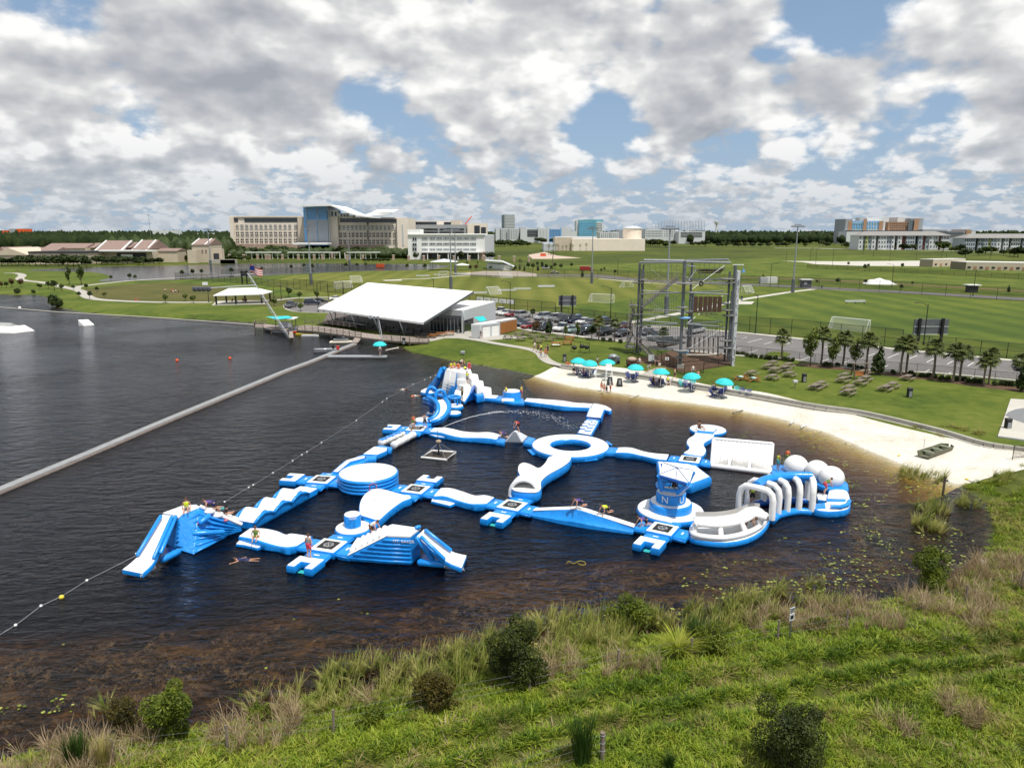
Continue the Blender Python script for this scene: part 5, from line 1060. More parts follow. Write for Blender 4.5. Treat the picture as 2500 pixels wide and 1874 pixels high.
pad(t,wl(body,.95),.95,-.05,sm=3,gap=.06,r=.3)
A=P(7,362,545,.3);B=P(7,655,560,.3);wv_=B-A;bk=Vector((-wv_. y,wv_. x,0)). normalized()*2.2;mb=MB();vs=[];ns=12;nk=7
for k in range(nk):
 u=k/(nk-1);sc_=math. sqrt(max(.02,1-(u*.86)**2.2))
 for i in range(ns+1):
  th=math. pi*i/ns;x=.5-.5*math. cos(th)*(.6+.4*sc_);z=.25+(1.45*sc_+(1-sc_)*.7)*math. sin(th)**.8
  q=A+wv_*x+bk*u;vs. append((q. x,q. y,z))
fs=[(k*(ns+1)+i,(k+1)*(ns+1)+i,(k+1)*(ns+1)+i+1,k*(ns+1)+i+1)for k in range(nk-1)for i in range(ns)]
o=mb. add(vs,fs). build('tunnel_hood',M['vw'],t,smooth=True);so=o. modifiers. new('thick','SOLIDIFY');so. thickness=.12
MB(). tube([Vector(v)for v in vs[:ns+1]],.17,10). build('mouth_rim',M['vw'],t,smooth='auto')
pad(t,wl(Q(7,[(352,560),(365,500),(690,500),(685,545),(600,598),(470,582)]),.32),.32,name='mouth_base',tn='mouth_pad',gap=.06)
mb=MB();cbk=A+wv_*.5+bk*.55;mb. add([(A+wv_*(.5-.42*math. cos(math. pi*i/10))+bk*.45+Vector((0,0,.02+1.0*math. sin(math. pi*i/10))))for i in range(11)],[tuple(range(11))]). build('inner_curtain',M['vinyl_int'],t)
def prof_poly(k,pts):return[P(k,x,y,z)for x,y,z in pts]
def slide(t,k,Lp,Rp,th=.32,name='slide'):
 Lw,Rw=prof_poly(k,Lp),prof_poly(k,Rp);Lw,Rw=cat(Lw,5,False),cat(Rw,5,False);mb=MB();tp=MB();vs=[];tv=[]
 for a,b in zip(Lw,Rw):
  dn=Vector((0,0,-min(th,max(.12,min(a. z,b. z)+.05))))
  vs+=[a,b,b+dn,a+dn];tv+=[a. lerp(b,.04)+Vector((0,0,.02)),a. lerp(b,.96)+Vector((0,0,.02))]
 m=len(Lw);fs=[(i*4+j,i*4+(j+1)%4,i*4+4+(j+1)%4,i*4+4+j)for i in range(m-1)for j in range(4)]+[(3,2,1,0),(4*m-4,4*m-3,4*m-2,4*m-1)]
 mb. add(vs,fs). build(name+'_body',M['vb'],t,bevel=.06)
 tp. add(tv,[(2*i,2*i+1,2*i+3,2*i+2)for i in range(m-1)]). build(name+'_lane',M['vw'],t,smooth='auto')
def hull(t,k,pts,faces,name,m,bevel=.08):
 return MB(). add(prof_poly(k,pts),faces). build(name,m,t,bevel=bevel,seg=3)
t=inflat('climbing_slide_tower',P(5,900,700,0),'tall blue climbing wall tower with a white slide, nearest the left of the course')
T1,T2,T3=P(5,785,445,2.2),P(5,1045,290,2.35),P(5,1560,510,.5)
B1,B2,B3=P(5,738,810,.0),P(5,970,880,.0),P(5,1370,650,.0)
K1_,K2_,K3_=P(5,590,372,2.3),P(5,830,275,2.35),P(5,1005,262,2.35);K4_=P(5,1490,440,.5)
dn=lambda p:Vector((p. x,p. y,-.03))
vs=[T1,T2,T3,B1,B2,B3,K1_,K2_,K3_,K4_,dn(K1_),dn(K2_),dn(K3_),dn(K4_),dn(T3)]
MB(). add(vs,[(0,3,4,1),(1,4,5,2),(0,6,10,3),(6,7,11,10),(7,8,12,11),(8,9,13,12),(1,2,9,8),(2,5,14),(2,14,13,9),(0,1,8,7,6),(3,10,11,12,13,14,5,4)]). build('tower_body',M['vb'],t,bevel=.1,seg=3)
pad(t,[p+Vector((0,0,0))for p in(K1_,K2_,K3_,T2,P(5,830,380,2.3),T1,P(5,730,395,2.3))],2.42,2.2,top=False,body=M['vw'],name='platform_pad',r=.08)
def wp(u,v,out=0.0):
 q=T2. lerp(T3,u). lerp(B2. lerp(B3,u),v);n=(T3-T2). cross(B2-T2). normalized();n=n if n. y<0 else-n
 return q+n*out
for i in range(7):
 v=.14+i*.135
 MB(). tube([wp(.01,v,.0),wp(.45,v,.02),wp(.96,v,.0)],[.07,.09,.05],8). build('wall_rib',M['vb'],t,smooth=True)
q=(B1. lerp(T1,1));
for i in range(6):
 v=.16+i*.14;a,b=T1. lerp(B1,v),T2. lerp(B2,v);MB(). tube([a. lerp(b,.03),a. lerp(b,.97)],.1,8). build('wall_rib',M['vb'],t,smooth=True)
def roll(k,a,b,r,m='vb',nm='grab_roll'):
 A,B=P(k,*a),P(k,*b);e=(B-A). normalized();MB(). tube([A,A+e*r*.6,B-e*r*.6,B],[r*.55,r,r,r*.55],12). build(nm,M[m],t,smooth='auto')
roll(5,(840,405,2.0),(1060,360,2.0),.24);roll(5,(1040,490,1.65),(1170,385,1.95),.2);roll(5,(935,615,1.1),(1350,590,.75),.18)
M['redhold']=mat('red_hold',(.45,.12,.18),.5,var=.1)
for u,v in((.02,.36),(.62,.12)):
 q=wp(u,v,.16);MB(). ball(q,.16,10,6,.6). build('hand_hold',M['redhold'],t,smooth=True)
for i,(x,y,z)in enumerate(((1165,335,1.95),(1265,382,1.55),(1372,408,1.15),(1450,440,.8))):
 A=P(5,x,y,z);MB(). ball(A,.42,16,9,.55). build('step_pillow',M['vw'],t,smooth=True)
MB(). tube([T2+Vector((0,0,.08)),T3+Vector((0,0,.06))],.14,10). build('ridge_tube',M['vw'],t,smooth='auto')
slide(t,5,[(575,385,2.35),(420,640,1.5),(275,890,.8),(85,1055,.42)],[(745,400,2.35),(610,680,1.5),(490,960,.7),(345,1108,.35)])
roll(5,(572,390,2.5),(272,885,.95),.13,nm='slide_rail');roll(5,(705,400,2.5),(475,925,.85),.13,nm='slide_rail');roll(5,(755,392,2.4),(560,860,1.0),.14,nm='slide_rail')
roll(5,(565,945,.3),(800,825,.3),.24,nm='base_tube')
MB(). add([P(5,560,920,.12),P(5,740,830,.12),P(5,700,760,.12),P(5,600,800,.12)],[(0,1,2,3)]). build('base_floor',M['vd'],t)
a,b=P(5,360,1095,.25),P(5,440,1045,.25);textdir(t,'MT. BAKER',a. lerp(b,.5)+Vector((.12,-.1,0)),.3,b-a,(0,0,1),M['vw'])
t=inflat('mountain_slide',P(6,1150,560,0),'blue stepped mountain with white treads and a slide to the right, frontmost float')
Fa,Fb,Fc,Fd=P(6,800,585,.35),P(6,1215,378,2.0),P(6,1452,388,2.0),P(6,1500,680,.0)
Ba,Bb,Bc=P(6,905,425,.4),P(6,1262,262,2.0),P(6,1560,305,2.0)
vs=[Fa,Fb,Fc,Fd,dn(Fa),dn(Fb),dn(Fc),Ba,Bb,Bc,dn(Ba),dn(Bb),dn(Bc),P(6,1530,395,2.0),dn(P(6,1530,395,2.0))]
Fd2=dn(Fc)
vs=[Fa,Fb,Fc,dn(Fa),dn(Fb),dn(Fc),Ba,Bb,Bc,dn(Ba),dn(Bb),dn(Bc)]
MB(). add(vs,[(0,3,4,1),(1,4,5,2),(2,5,11,8),(8,11,10,7),(7,10,9,6),(6,9,3,0),(0,1,7,6),(1,2,8,7),(3,9,10,11,5,4)]). build('mountain_body',M['vb'],t,bevel=.12,seg=3)
for i in range(6):
 z=.22+i*.3;u0=max(0,(z-.35)/1.65)+.06;A=Fa. lerp(Fb,min(1,u0));A=Vector((A. x,A. y,z));B=Vector((Fc. x,Fc. y,z));sd_=Vector(((Fb-Fa). y,-(Fb-Fa). x,0)). normalized()*.0
 MB(). tube([A,Vector((Fb. x,Fb. y,z))if u0<.95 else A. lerp(B,.5),B],.1,8). build('wall_rib',M['vb'],t,smooth=True)
pad(t,[Fb,Fc,Bc,Bb],2.14,1.9,top=False,body=M['vw'],name='platform_pad',r=.1)
MB(). add([Fa+Vector((0,0,.1)),Fb+Vector((0,0,.1)),Bb+Vector((0,0,.1)),Ba+Vector((0,0,.1)),Fa,Fb,Bb,Ba],[(0,1,2,3),(7,6,5,4),(4,5,1,0),(5,6,2,1),(6,7,3,2),(7,4,0,3)]). build('ramp_pad',M['vw'],t,bevel=.05)
for i in range(6):
 u=.08+i*.15;A=Fa. lerp(Fb,u). lerp(Ba. lerp(Bb,u),.06);B=Fa. lerp(Fb,u). lerp(Ba. lerp(Bb,u),.94);up_=Vector((0,0,.14))
 MB(). tube([A+up_,A. lerp(B,.1)+up_,A. lerp(B,.9)+up_,B+up_],[.1,.2,.2,.1],10). build('tread',M['vw'],t,smooth='auto')
slide(t,6,[(1512,388,2.05),(1665,510,1.3),(1830,645,.65),(1985,712,.35)],[(1600,303,2.05),(1740,415,1.3),(1885,530,.65),(2040,572,.35)])
roll(6,(1560,375,2.2),(1815,622,.85),.13,nm='slide_rail');roll(6,(1602,306,2.2),(1882,528,.85),.13,nm='slide_rail');roll(6,(1515,385,2.1),(1700,640,.35),.16,nm='slide_rail');roll(6,(1505,292,2.25),(1560,275,2.25),.14,nm='top_roll')
roll(6,(1530,645,.25),(1830,668,.25),.25,nm='base_tube')
MB(). add([P(6,1560,620,.12),P(6,1700,635,.12),P(6,1700,590,.12),P(6,1590,560,.12)],[(0,1,2,3)]). build('base_floor',M['vd'],t)
q=Fb. lerp(Fc,.72)+Vector((0,-.14,-.25));textdir(t,'MT. BAKER',q,.30,Fc-Fb,(0,0,1),M['vw'])
a,b=P(6,1865,692,.22),P(6,1960,706,.22);textdir(t,'MT. BAKER',a. lerp(b,.5)+Vector((0,-.1,0)),.3,b-a,(0,0,1),M['vw'])
pad(t,wl(Q(6,[(700,560),(820,450),(905,455),(880,520),(830,580)]),.42),.42,top=False,name='connector')
t=inflat('stair_tower',P(1,1300,640,0),'highest white and blue stepped slide tower, at the back of the course')
def block(k,pts,z,nm='stair_block',m='vw',z0=-.03):return slabmesh(ccw([P(k,x,y,z)for x,y in pts]),z0,z,.16). build(nm,M[m],t,smooth='auto')
block(1,[(1035,250),(1090,208),(1250,215),(1405,232),(1425,290),(1330,300),(1205,292)],3.6,'top_platform')
block(1,[(1300,335),(1390,305),(1515,322),(1528,378),(1420,398)],2.85);block(1,[(1400,425),(1490,402),(1597,422),(1605,482),(1500,505)],2.05)
block(1,[(1480,520),(1590,498),(1716,522),(1722,580),(1600,600)],1.25)
block(1,[(1200,400),(1215,360),(1310,370),(1320,410)],2.7);block(1,[(1180,470),(1200,452),(1400,448),(1435,480),(1300,500)],2.0)
roll(1,(1255,350,2.85),(1252,285,3.3),.3,nm='back_cushion');roll(1,(1325,425,2.2),(1400,430,2.2),.42,nm='back_cushion')
slide(t,1,[(1025,262,3.6),(990,430,2.2),(955,610,.6)],[(1205,300,3.6),(1180,470,2.1),(1158,640,.5)]);MB(). tube(prof_poly(1,[(1105,290,3.7),(1085,450,2.25),(1062,620,.7)]),.07,6). build('lane_divider',M['vw'],t,smooth=True)
slide(t,1,[(1190,478,2.0),(1170,560,1.2),(1150,650,.5)],[(1440,480,2.0),(1400,620,1.1),(1320,748,.4)],name='lower_slide')
hull(t,1,[(1445,485,2.0),(1490,495,1.9),(1505,680,.1),(1330,762,.1),(1400,640,.9)],[(0,1,2,3,4)],'side_panel',M['vd'],0)
block(1,[(1440,600),(1480,580),(1605,592),(1608,640),(1500,655)],.95,'blue_block','vb')
MB(). tube(prof_poly(1,[(985,240,3.6),(930,360,2.6),(870,450,1.6),(800,525,.7)]),.36,12). build('side_slide',M['vb'],t,smooth='auto')
MB(). tube(prof_poly(1,[(1000,265,3.4),(950,400,2.2),(900,500,1.2),(850,590,.4)]),.28,12). build('side_slide',M['vd'],t,smooth='auto')
pad(t,wl(Q(1,[(652,590),(700,550),(785,527),(860,560),(870,600),(760,612)]),.4),.4,name='landing_body',tn='landing_pad',gap=.04,sm=2)
MB(). ball(P(1,1010,245,3.75),.32,12,8). build('corner_knob',M['vb'],t,smooth=True)
t=inflat('curved_slide',P(1,950,850,0),'curved white slide between fat blue tubes with two blue loops')
slide(t,1,[(905,720,2.2),(940,810,1.75),(925,900,1.2),(870,975,.8),(790,1025,.5)],[(1020,700,2.2),(1062,800,1.8),(1035,910,1.25),(950,1000,.8),(830,1050,.5)])
for pts,r in(([(750,668,2.1),(850,705,2.2),(915,780,1.9),(920,860,1.5),(885,940,1.0),(830,990,.7),(775,1010,.5)],.26),([(930,640,2.35),(1020,690,2.3),(1072,770,1.95),(1068,870,1.4),(1010,960,1.0),(920,1020,.7),(820,1045,.5)],.24),([(1085,790,1.5),(1080,890,.95),(1020,985,.5),(930,1045,.3),(820,1078,.2)],.28),([(715,700,1.7),(800,720,1.9),(880,770,1.6),(900,860,1.2)],.27)):
 MB(). tube(cat(prof_poly(1,pts),4,False),r,12). build('slide_tube',M['vb'],t,smooth='auto')
MB(). tube(cat(prof_poly(1,[(712,755,1.2),(800,775,1.5),(880,830,1.2),(905,900,.8)]),4,False),.27,12). build('slide_tube',M['vd'],t,smooth='auto')
for pts in([(755,670,2.15),(752,600,2.75),(780,545,3.2),(825,525,3.35),(870,545,3.2),(895,590,2.8)],[(885,735,2.0),(882,650,2.7),(905,590,3.15),(950,566,3.3),(995,585,3.15),(1025,640,2.7),(1035,700,2.2)]):
 MB(). tube(cat(prof_poly(1,pts),4,False),.2,12). build('loop',M['vb'],t,smooth='auto')
q=P(1,820,905,.3);MB(). tube([(q. x,q. y,.3),(q. x,q. y,1.5)],.28,12). build('support_post',M['vd'],t,smooth='auto')
disc(t,P(1,820,905,.3),rad(1,755,885,905,.3)*1.3,.3,30)
for k,x,y,r_ in((1,1150,900,1.05),):
 disc(t,P(k,x,y,.4),rad(1,1000,1240,900,.4),.4,36)
c=P(1,1175,795,.5);t=inflat('ring_lookout',c,'blue waist high guard ring on a white disc beside the curved slide');disc(t,c,rad(1,1050,1302,795,.5),.5,36)
c2=P(1,1160,672,1.45);rr=rad(1,1055,1270,672,1.45)-.15;MB(). tube([Vector((c2. x+rr*math. cos(a),c2. y+rr*math. sin(a),1.45))for a in np. linspace(0,2*math. pi,30)[:-1]],.17,10,closed=True). build('guard_ring',M['vb'],t,smooth='auto')
for i in range(5):
 a=i*2*math. pi/5+.3;MB(). tube([(c2. x+rr*math. cos(a),c2. y+rr*math. sin(a),.45),(c2. x+rr*math. cos(a),c2. y+rr*math. sin(a),1.4)],.12,8). build('guard_post',M['vb'],t,smooth='auto')
c=P(1,700,1005,.4);t=inflat('landing_disc',c,'white disc at the lower end of the curved slide');disc(t,c,rad(1,562,852,1005,.4),.4,40)
pad(t,wl(Q(1,[(585,1075),(600,1050),(820,1062),(818,1090)]),.48),.48,top=False,name='connector')
c=(P(4,1775,265,.1)+P(4,2175,205,.1))/2;t=root('fountain_frame',(c. x,c. y,0),'square white pipe frame with black mesh floating under a water jet','fountain')
fq=[P(4,1775,268,.1),P(4,1895,190,.1),P(4,2175,207,.1),P(4,2065,298,.1)]
MB(). tube(fq,.11,8,closed=True). build('pipe_frame',M['wpaint'],t,smooth='auto')
MB(). add([p. lerp(c,.06)-Vector((0,0,.05))for p in fq],[(0,1,2,3)]). build('mesh_panel',mat('brown_mesh',(.05,.04,.035),.9,var=.3,vs=9),t)
q=Vector((c. x,c. y,.1));
for p in fq:MB(). tube([p,q+Vector((0,0,1.2))],.02,4). build('guy_rope',M['steel'],t)
MB(). tube([q,q+Vector((0,0,1.0))],.09,8). build('pump_column',M['dark'],t,smooth=True)
for i in range(5):a=i*1.3;MB(). tube([q+Vector((0,0,.15)),q+Vector((.7*math. cos(a),.7*math. sin(a),.1))],.06,6). build('pump_hose',M['black'],t)
mb=MB();mb. ball(q+Vector((0,0,1.35)),.3,10,6,.6);mb. build('float_collar',mat('brown_foam',(.32,.25,.17),.8),t,smooth=True)
noz=at_y(*K(1,905,1165),c. y);MB(). tube([q+Vector((0,0,1.3)),noz],.035,6). build('riser_pipe',mat('blue_pipe',(.03,.09,.16),.5),t,smooth=True)
jw=bpy. data. materials. new('spray_water');jw. use_nodes=True;jb=jw. node_tree. nodes['Principled BSDF'];jb. inputs['Base Color']. default_value=(.85,.87,.9,1);jb. inputs['Roughness']. default_value=.3;jb. inputs['Alpha']. default_value=.55
jt=P(2,1230,680,0);mb=MB();rnd=random. Random(3)
for i in range(420):
 u=(i/420)**.9;q=noz. lerp(jt,u);h=noz. z*(1-u)+4*1.9*u*(1-u);r=.022+.02*u;sp=.02+.42*u**2.2
 q=Vector((q. x+rnd. gauss(0,sp),q. y+rnd. gauss(0,sp),h+rnd. gauss(0,sp*.9)))
 if u<.45:q2=noz. lerp(jt,u+.004);h2=noz. z*(1-u-.004)+7.6*(u+.004)*(1-u-.004);mb. tube([q,(q2. x,q2. y,h2)],r,4)
 else:mb. ball(q,r*rnd. uniform(.6,1.3),4,3)
o=mb. build('water_jet',jw,None,smooth=True);tag(o,'thin arc of spraying water over the course toward the white ring','water jet');o['kind']='stuff'
# ------------ park ground: roads, paths, wall, lawn furniture
ASPH=[(1190,754),(1300,764),(1450,782),(1560,797),(1640,801),(1795,813),(1886,822),(2140,850),(2495,885),(2620,897),(2620,940),(2480,925),(2282,908),(2110,900),(1936,876),(1796,864),(1600,850),(1523,832),(1456,826),(1300,806),(1260,800),(1205,790)]
sheet('car_park',ASPH,M['asph'],.03)
ribbon('kerb',[(1190,752),(1300,763),(1450,781),(1560,796),(1640,799),(1795,811.5),(1886,820.5),(2140,848),(2495,883),(2620,895)],1.7,M['conc2'],.12,thick=.12)
ribbon('kerb',[(1262,800),(1300,808),(1380,817),(1456,827.5),(1523,834)],1.5,M['conc2'],.12,thick=.12);ribbon('kerb',[(1600,852),(1700,859),(1796,868),(1936,878),(2110,903),(2282,911),(2480,929)],.9,M['conc2'],.12,thick=.12)
def stripe(k,a,b):A,B=GK(k,*a),GK(k,*b);o=MB(). beam(A+Vector((0,0,.036)),B+Vector((0,0,.036)),.12,.008). build('parking_line',M['paint']);o['kind']='structure'
for k,*r in[('k',105,432,270,388),('k',280,468,495,412),('k',520,495,640,460),('k',835,500,955,460),('l',75,510,145,485),('l',265,530,370,485),('l',475,535,550,505),('l',640,570,735,522),('l',840,588,900,555),('l',1035,608,1100,568),('l',1255,612,1320,572),('k',290,620,425,582),('k',1060,735,1230,680),('k',1400,750,1520,708),('k',1715,775,1800,740),('l',180,640,270,600),('l',610,672,670,640),('l',800,705,880,665),('j',1640,1195,1780,1155),('k',1430,540,1570,500),('l',1060,728,1120,700),('k',110,572,180,555)]:stripe(k,r[:2],r[2:])
sheet('grass_island',Q('k',[(520,655),(640,610),(820,612),(925,640),(850,690),(700,690)]),M['lawn'],.10)
sheet('car_park',[(696,750),(697,744),(715,740),(804,737),(900,737),(960,745),(960,765),(820,764),(740,761),(705,756)],M['asph'],.03,smooth=2)
ribbon('kerb',[(830,764),(740,762.5),(705,757.5),(694,750),(697,743),(715,739)],.5,M['conc2'],.1,thick=.1)
sheet('terrace',[(1040,835),(1040,812),(1130,806),(1160,812),(1245,818),(1290,822),(1262,826),(1175,832),(1118,826),(1085,826),(1060,832)],M['conc'],.035)
ribbon('footpath',[(1120,824),(1165,830),(1220,840),(1290,852),(1318,862),(1330,876),(1350,887),(1380,893)],1.9,M['conc'],.05)
sheet('footpath',Q('m',[(990,300),(1060,285),(1130,250),(1200,228),(1300,232),(1230,262),(1200,300),(1180,325)]),M['conc'],.04)
sheet('mulch_bed',Q('j',[(380,1420),(640,1390),(900,1300),(1100,1330),(1570,1310),(1640,1440),(1580,1500),(1280,1560),(960,1600),(700,1520),(420,1480)]),mat('mulch',(.10,.055,.03),.98,var=.35,vs=1.5),.02)
for pts in([('k',950,800),('k',1300,850),('k',1700,880),('k',2150,930),('k',2140,900),('k',1600,820),('k',1100,780)],[('l',80,670),('l',400,720),('l',700,740),('l',1000,790),('l',1250,820),('l',1580,860),('l',1580,820),('l',1200,770),('l',700,700),('l',300,665)]):
 sheet('mulch_bed',[K(*p)for p in pts],mat('mulch',(.10,.055,.03)),.02)
sheet('court_slab',[(2467,975.5),(2640,985),(2640,1095),(2435.6,1066.7)],M['conc2'],.15);ribbon('court_edge',[(2435.6,1067),(2640,1096)],.15,M['grey'],.13,thick=.15)
sheet('court_marking',Q('l',[(1395,1090),(1430,1060),(1490,1035),(1579,1020),(1700,1030),(1700,1180),(1579,1167),(1500,1140),(1430,1110)]),mat('court_grey',(.18,.185,.19),.85),.165)
wallpx=[(1371,888),(1462,901),(1578,916),(1654,930),(1780,949.6),(1878,966),(1992,986),(2100,1001),(2226,1029),(2315,1051.5),(2404,1077),(2500,1092),(2620,1112)]
ww=cat([at_z(x,y,.95)for x,y in wallpx],4,False);t=root('retaining_wall',ww[10],'low two step concrete retaining wall between beach sand and lawn','wall')
for i in range(len(ww)-1):
 a,b=ww[i],ww[i+1];e=(b-a). normalized()*.015;MB(). beam(a+e-Vector((0,0,.45)),b-e-Vector((0,0,.45)),.42,.9). build('wall_block',M['conc'],t)
 s=Vector(((b-a). y,-(b-a). x,0)). normalized()*.42;MB(). beam(a+e+s-Vector((0,0,.66)),b-e+s-Vector((0,0,.66)),.4,.5). build('step_block',M['conc'],t)
# ------------ fences
meshm=mat('chain_link',(.02,.022,.022),.8,alpha=.3,var=0)
def fence(label,px,h,step=3.0,pick=False,m='black',mesh=True,z=.6,midrail=True):
 w=[at_z(x,y,z)for x,y in px];t=root('fence',w[0],label,'fence');tot=[]
 for a,b in zip(w,w[1:]):
  n=max(1,round((b-a). length/step))
  for i in range(n):tot. append(a. lerp(b,i/n))
 tot. append(w[-1]);pr=.045 if h>1.8 else.03
 pm_=MB(). tube([(0,0,-.1),(0,0,h)],pr*1.3,5). build('post',M[m]);me=pm_. data;bpy. data. objects. remove(pm_)
 for p in tot:o=bpy. data. objects. new('post',me);C. objects. link(o);o. parent=t;o. location=p-w[0]
 for zz in([h-.03,.1]+([h*.5]if midrail and not pick else[])):MB(). tube([p+Vector((0,0,zz))for p in tot],pr*.8,4). build('rail',M[m],t)
 if pick:
  mb=MB()
  for a,b in zip(tot,tot[1:]):
   k=max(1,int((b-a). length/.14))
   for i in range(1,k):q=a. lerp(b,i/k);mb. box(q+Vector((0,0,h/2)),(.02,.02,h-.1))
  o=mb. build('pickets',M[m],t);o['kind']='stuff'
 elif mesh:
  mb=MB();vs=[]
  for p in tot:vs+=[p+Vector((0,0,.05)),p+Vector((0,0,h-.05))]
  mb. add(vs,[(2*i,2*i+2,2*i+3,2*i+1)for i in range(len(tot)-1)]). build('wire_mesh',meshm,t)
 return t
fence('tall black chain link fence with banners behind the grey clubhouse annex',[(1100,736),(1180,750),(1256,760),(1356,770)],3.4,4.4)
fence('lower black chain link fence behind the parked cars',[(1357,770),(1450,779),(1530,789),(1600,797),(1750,808)],2.2,3.6)
fence('tall black chain link fence in front of the right hand goal',[(1790,810),(1829,813),(1931,820),(2000,828),(2158,845),(2201,850)],3.5,4.3)
fence('lower black chain link fence below the grey scoreboard on the right',[(2202,850),(2330,861),(2457,874),(2620,890)],2.7,4.0)
fence('tall black chain link fence left of the white clubhouse roof',[(717,706),(800,713),(880,721),(960,728)],3.8,4.4)
fence('black chain link fence crossing behind the white shelter',[(428,679),(520,686),(625,695),(717,703)],2.6,4.5)
fence('thin chain link fence along the pond edge',[(540,668),(700,664),(860,658),(1040,657)],2.2,8);fence('tall chain link fence along the far parking road',[(1150,678),(1300,677),(1500,681),(1640,689),(1808,697),(2050,707),(2250,719),(2500,736)],4.0,7)
fence('dark fence running over the bright green rise',[(1970,655),(2150,664),(2300,671),(2520,683)],2.4,6);fence('black picket fence along the car park beside the palms',[(1797,862),(1951,880),(2110,900),(2282,914),(2480,934),(2560,942)],1.45,2.6,True)
fence('short black picket fence at the right end of the beach',[(2472,1119),(2560,1111)],1.3,2.0,True);fence('low black rail fence between lawn and parked cars',[(1200,795),(1300,811),(1456,829)],1.1,2.6,False,mesh=False,midrail=False)
for i,(x0,x1)in enumerate(((1185,1270),(1282,1368),(1383,1470),(1488,1578),(1591,1687))):
 a,b=GK('h',x0,300+i*6),GK('h',x1,306+i*6);Y_=a. y;za,zb=ztop(Y_,K('h',0,136+i*9)[1]),ztop(Y_,K('h',0,190+i*9)[1])
 t=root('banner',a,('%s of five white banners on the tall fence'%['leftmost','second','middle','fourth','rightmost'][i]),'banner','white banners on the fence');c=(a+b)/2+Vector((0,-.12,0));w=(b-a). length;ang=math. atan2(b. y-a. y,b. x-a. x)
 MB(). box((c. x,c. y,(za+zb)/2),(w,.04,za-zb),ang). build('cloth',M['wpaint'],t);mb=MB();z=(za+zb)/2;
 for j in range(3):mb. box((c. x-(.3-j*.25)*w*math. cos(ang),c. y-.03,z+(.14-.12*j)*(za-zb)),(w*(.22+.16*j),.03,.16),ang+.0)
 mb. add([(c. x-w*.3,c. y-.045,z+.3*(za-zb)),(c. x+w*.3,c. y-.045,z+.3*(za-zb)),(c. x,c. y-.045,z-.25*(za-zb))],[(0,1,2)]);mb. build('printed_emblem',M['vg'],t)
# ------------ masts, lamps, boards, goals, benches
def floodlight(label,base,top,Y_=None):
 b=at_z(*base,.6);zt=ztop(b. y,top[1]);t=root('floodlight_mast',b,label,'light mast','floodlight masts of the fields')
 MB(). tube([(b. x,b. y,0),(b. x,b. y,zt*.22),(b. x,b. y,zt*.221),(b. x,b. y,zt)],[.42,.38,.3,.16],10). build('pole',M['steel'],t,smooth='auto')
 MB(). tube([(b. x,b. y,.4),(b. x,b. y,5.2)],.62,10). build('pole_sleeve',M['steel2'],t,smooth='auto');MB(). box((b. x,b. y,zt),(4.4,.25,.25)). build('crossbar',M['steel2'],t);MB(). box((b. x,b. y,zt+.5),(2.4,.2,.2)). build('crossbar',M['steel2'],t)
 for i in range(7):MB(). lathe([(.1,.28),(.42,0),(.44,-.12)],(b. x-2.1+i*.7,b. y-.25,zt-.2),8). build('lamp_head',M['steel2'],t)
for a,b,lb in(((760,695),(753,557),'floodlight mast behind the tall fence left of the white clubhouse'),((1101,706),(1096,560.6),'floodlight mast rising behind the white clubhouse roof'),((1112,671),(1109,560.6),'floodlight mast at the field corner before the white clinic'),((1444.7,692),(1447,557.6),'floodlight mast in the middle field above the scoreboard'),((1626.7,767),(1634.5,557.6),'floodlight mast seen through the rope course tower'),((1935,714),(1947,552),'floodlight mast at the far end of the straight field path'),((854,655),(850,558),'floodlight mast at the pond fence in front of the hospital'),((515,655),(508,560),'faint floodlight mast by the pond left of the hospital'),((371,608),(364.5,525),'tall floodlight mast above the woods on the left'),((349,590),(347.6,553),'small distant floodlight mast beside the tall left one')):floodlight(lb,a,b)
def lamp(base,top,side,label,Ln=1.9):
 b=at_z(*base,.6);zt=ztop(b. y,top[1]);t=root('street_lamp',b,label,'street lamp','black single arm street lamps');MB(). tube([(b. x,b. y,.4),(b. x,b. y,1.0),(b. x,b. y,1.01),(b. x,b. y,zt)],[.2,.18,.11,.07],8). build('pole',M['black'],t,smooth='auto')
 MB(). tube([(b. x,b. y,zt-.3),(b. x+side*Ln*.5,b. y,zt+.25),(b. x+side*Ln,b. y,zt+.35)],.05,6). build('arm',M['black'],t,smooth=True);MB(). box((b. x+side*(Ln+.3),b. y,zt+.33),(.75,.3,.12)). build('lamp_head',M['black'],t,bevel=.03)
for i,(b,tp,s,lb)in enumerate([((777,762),(774,690),1,'street lamp beside the black cars at the clubhouse'),((687,731),(685,692),1,'short lamp by the path right of the white shelter'),((669,728),(668,700),1,'thin lamp post just right of the white shelter'),((802,735),(801,694),-1,'lamp post in front of the tall fence left of the club roof'),((838,722),(838,687),-1,'lamp behind the tall fence near the two goals'),((1059,737),(1057,679),-1,'street lamp behind the top edge of the white club roof'),((1245.7,761),(1245,689),-1,'street lamp in front of the rightmost banner'),((1490.4,777.6),(1493,702),-1,'street lamp left of the rope course tower'),((1844,815),(1850,719),-1,'street lamp just right of the climbing tower'),((1880,699),(1883,644),1,'street lamp by the storage boxes on the far road'),((2254.5,842),(2262.6,743),-1,'street lamp in front of the grey scoreboard on the right'),((2177,701),(2180,646.5),-1,'street lamp at the right end of the white mound'),((2375,723),(2381.6,658.7),1,'street lamp beside the bus shelter at the right'),((1508,669.5),(1507,629),-1,'lamp beyond the far parking road above the rope tower'),((510,738),(509,704),1,'dark lamp post left of the white shelter')]):lamp(b,tp,s,lb)
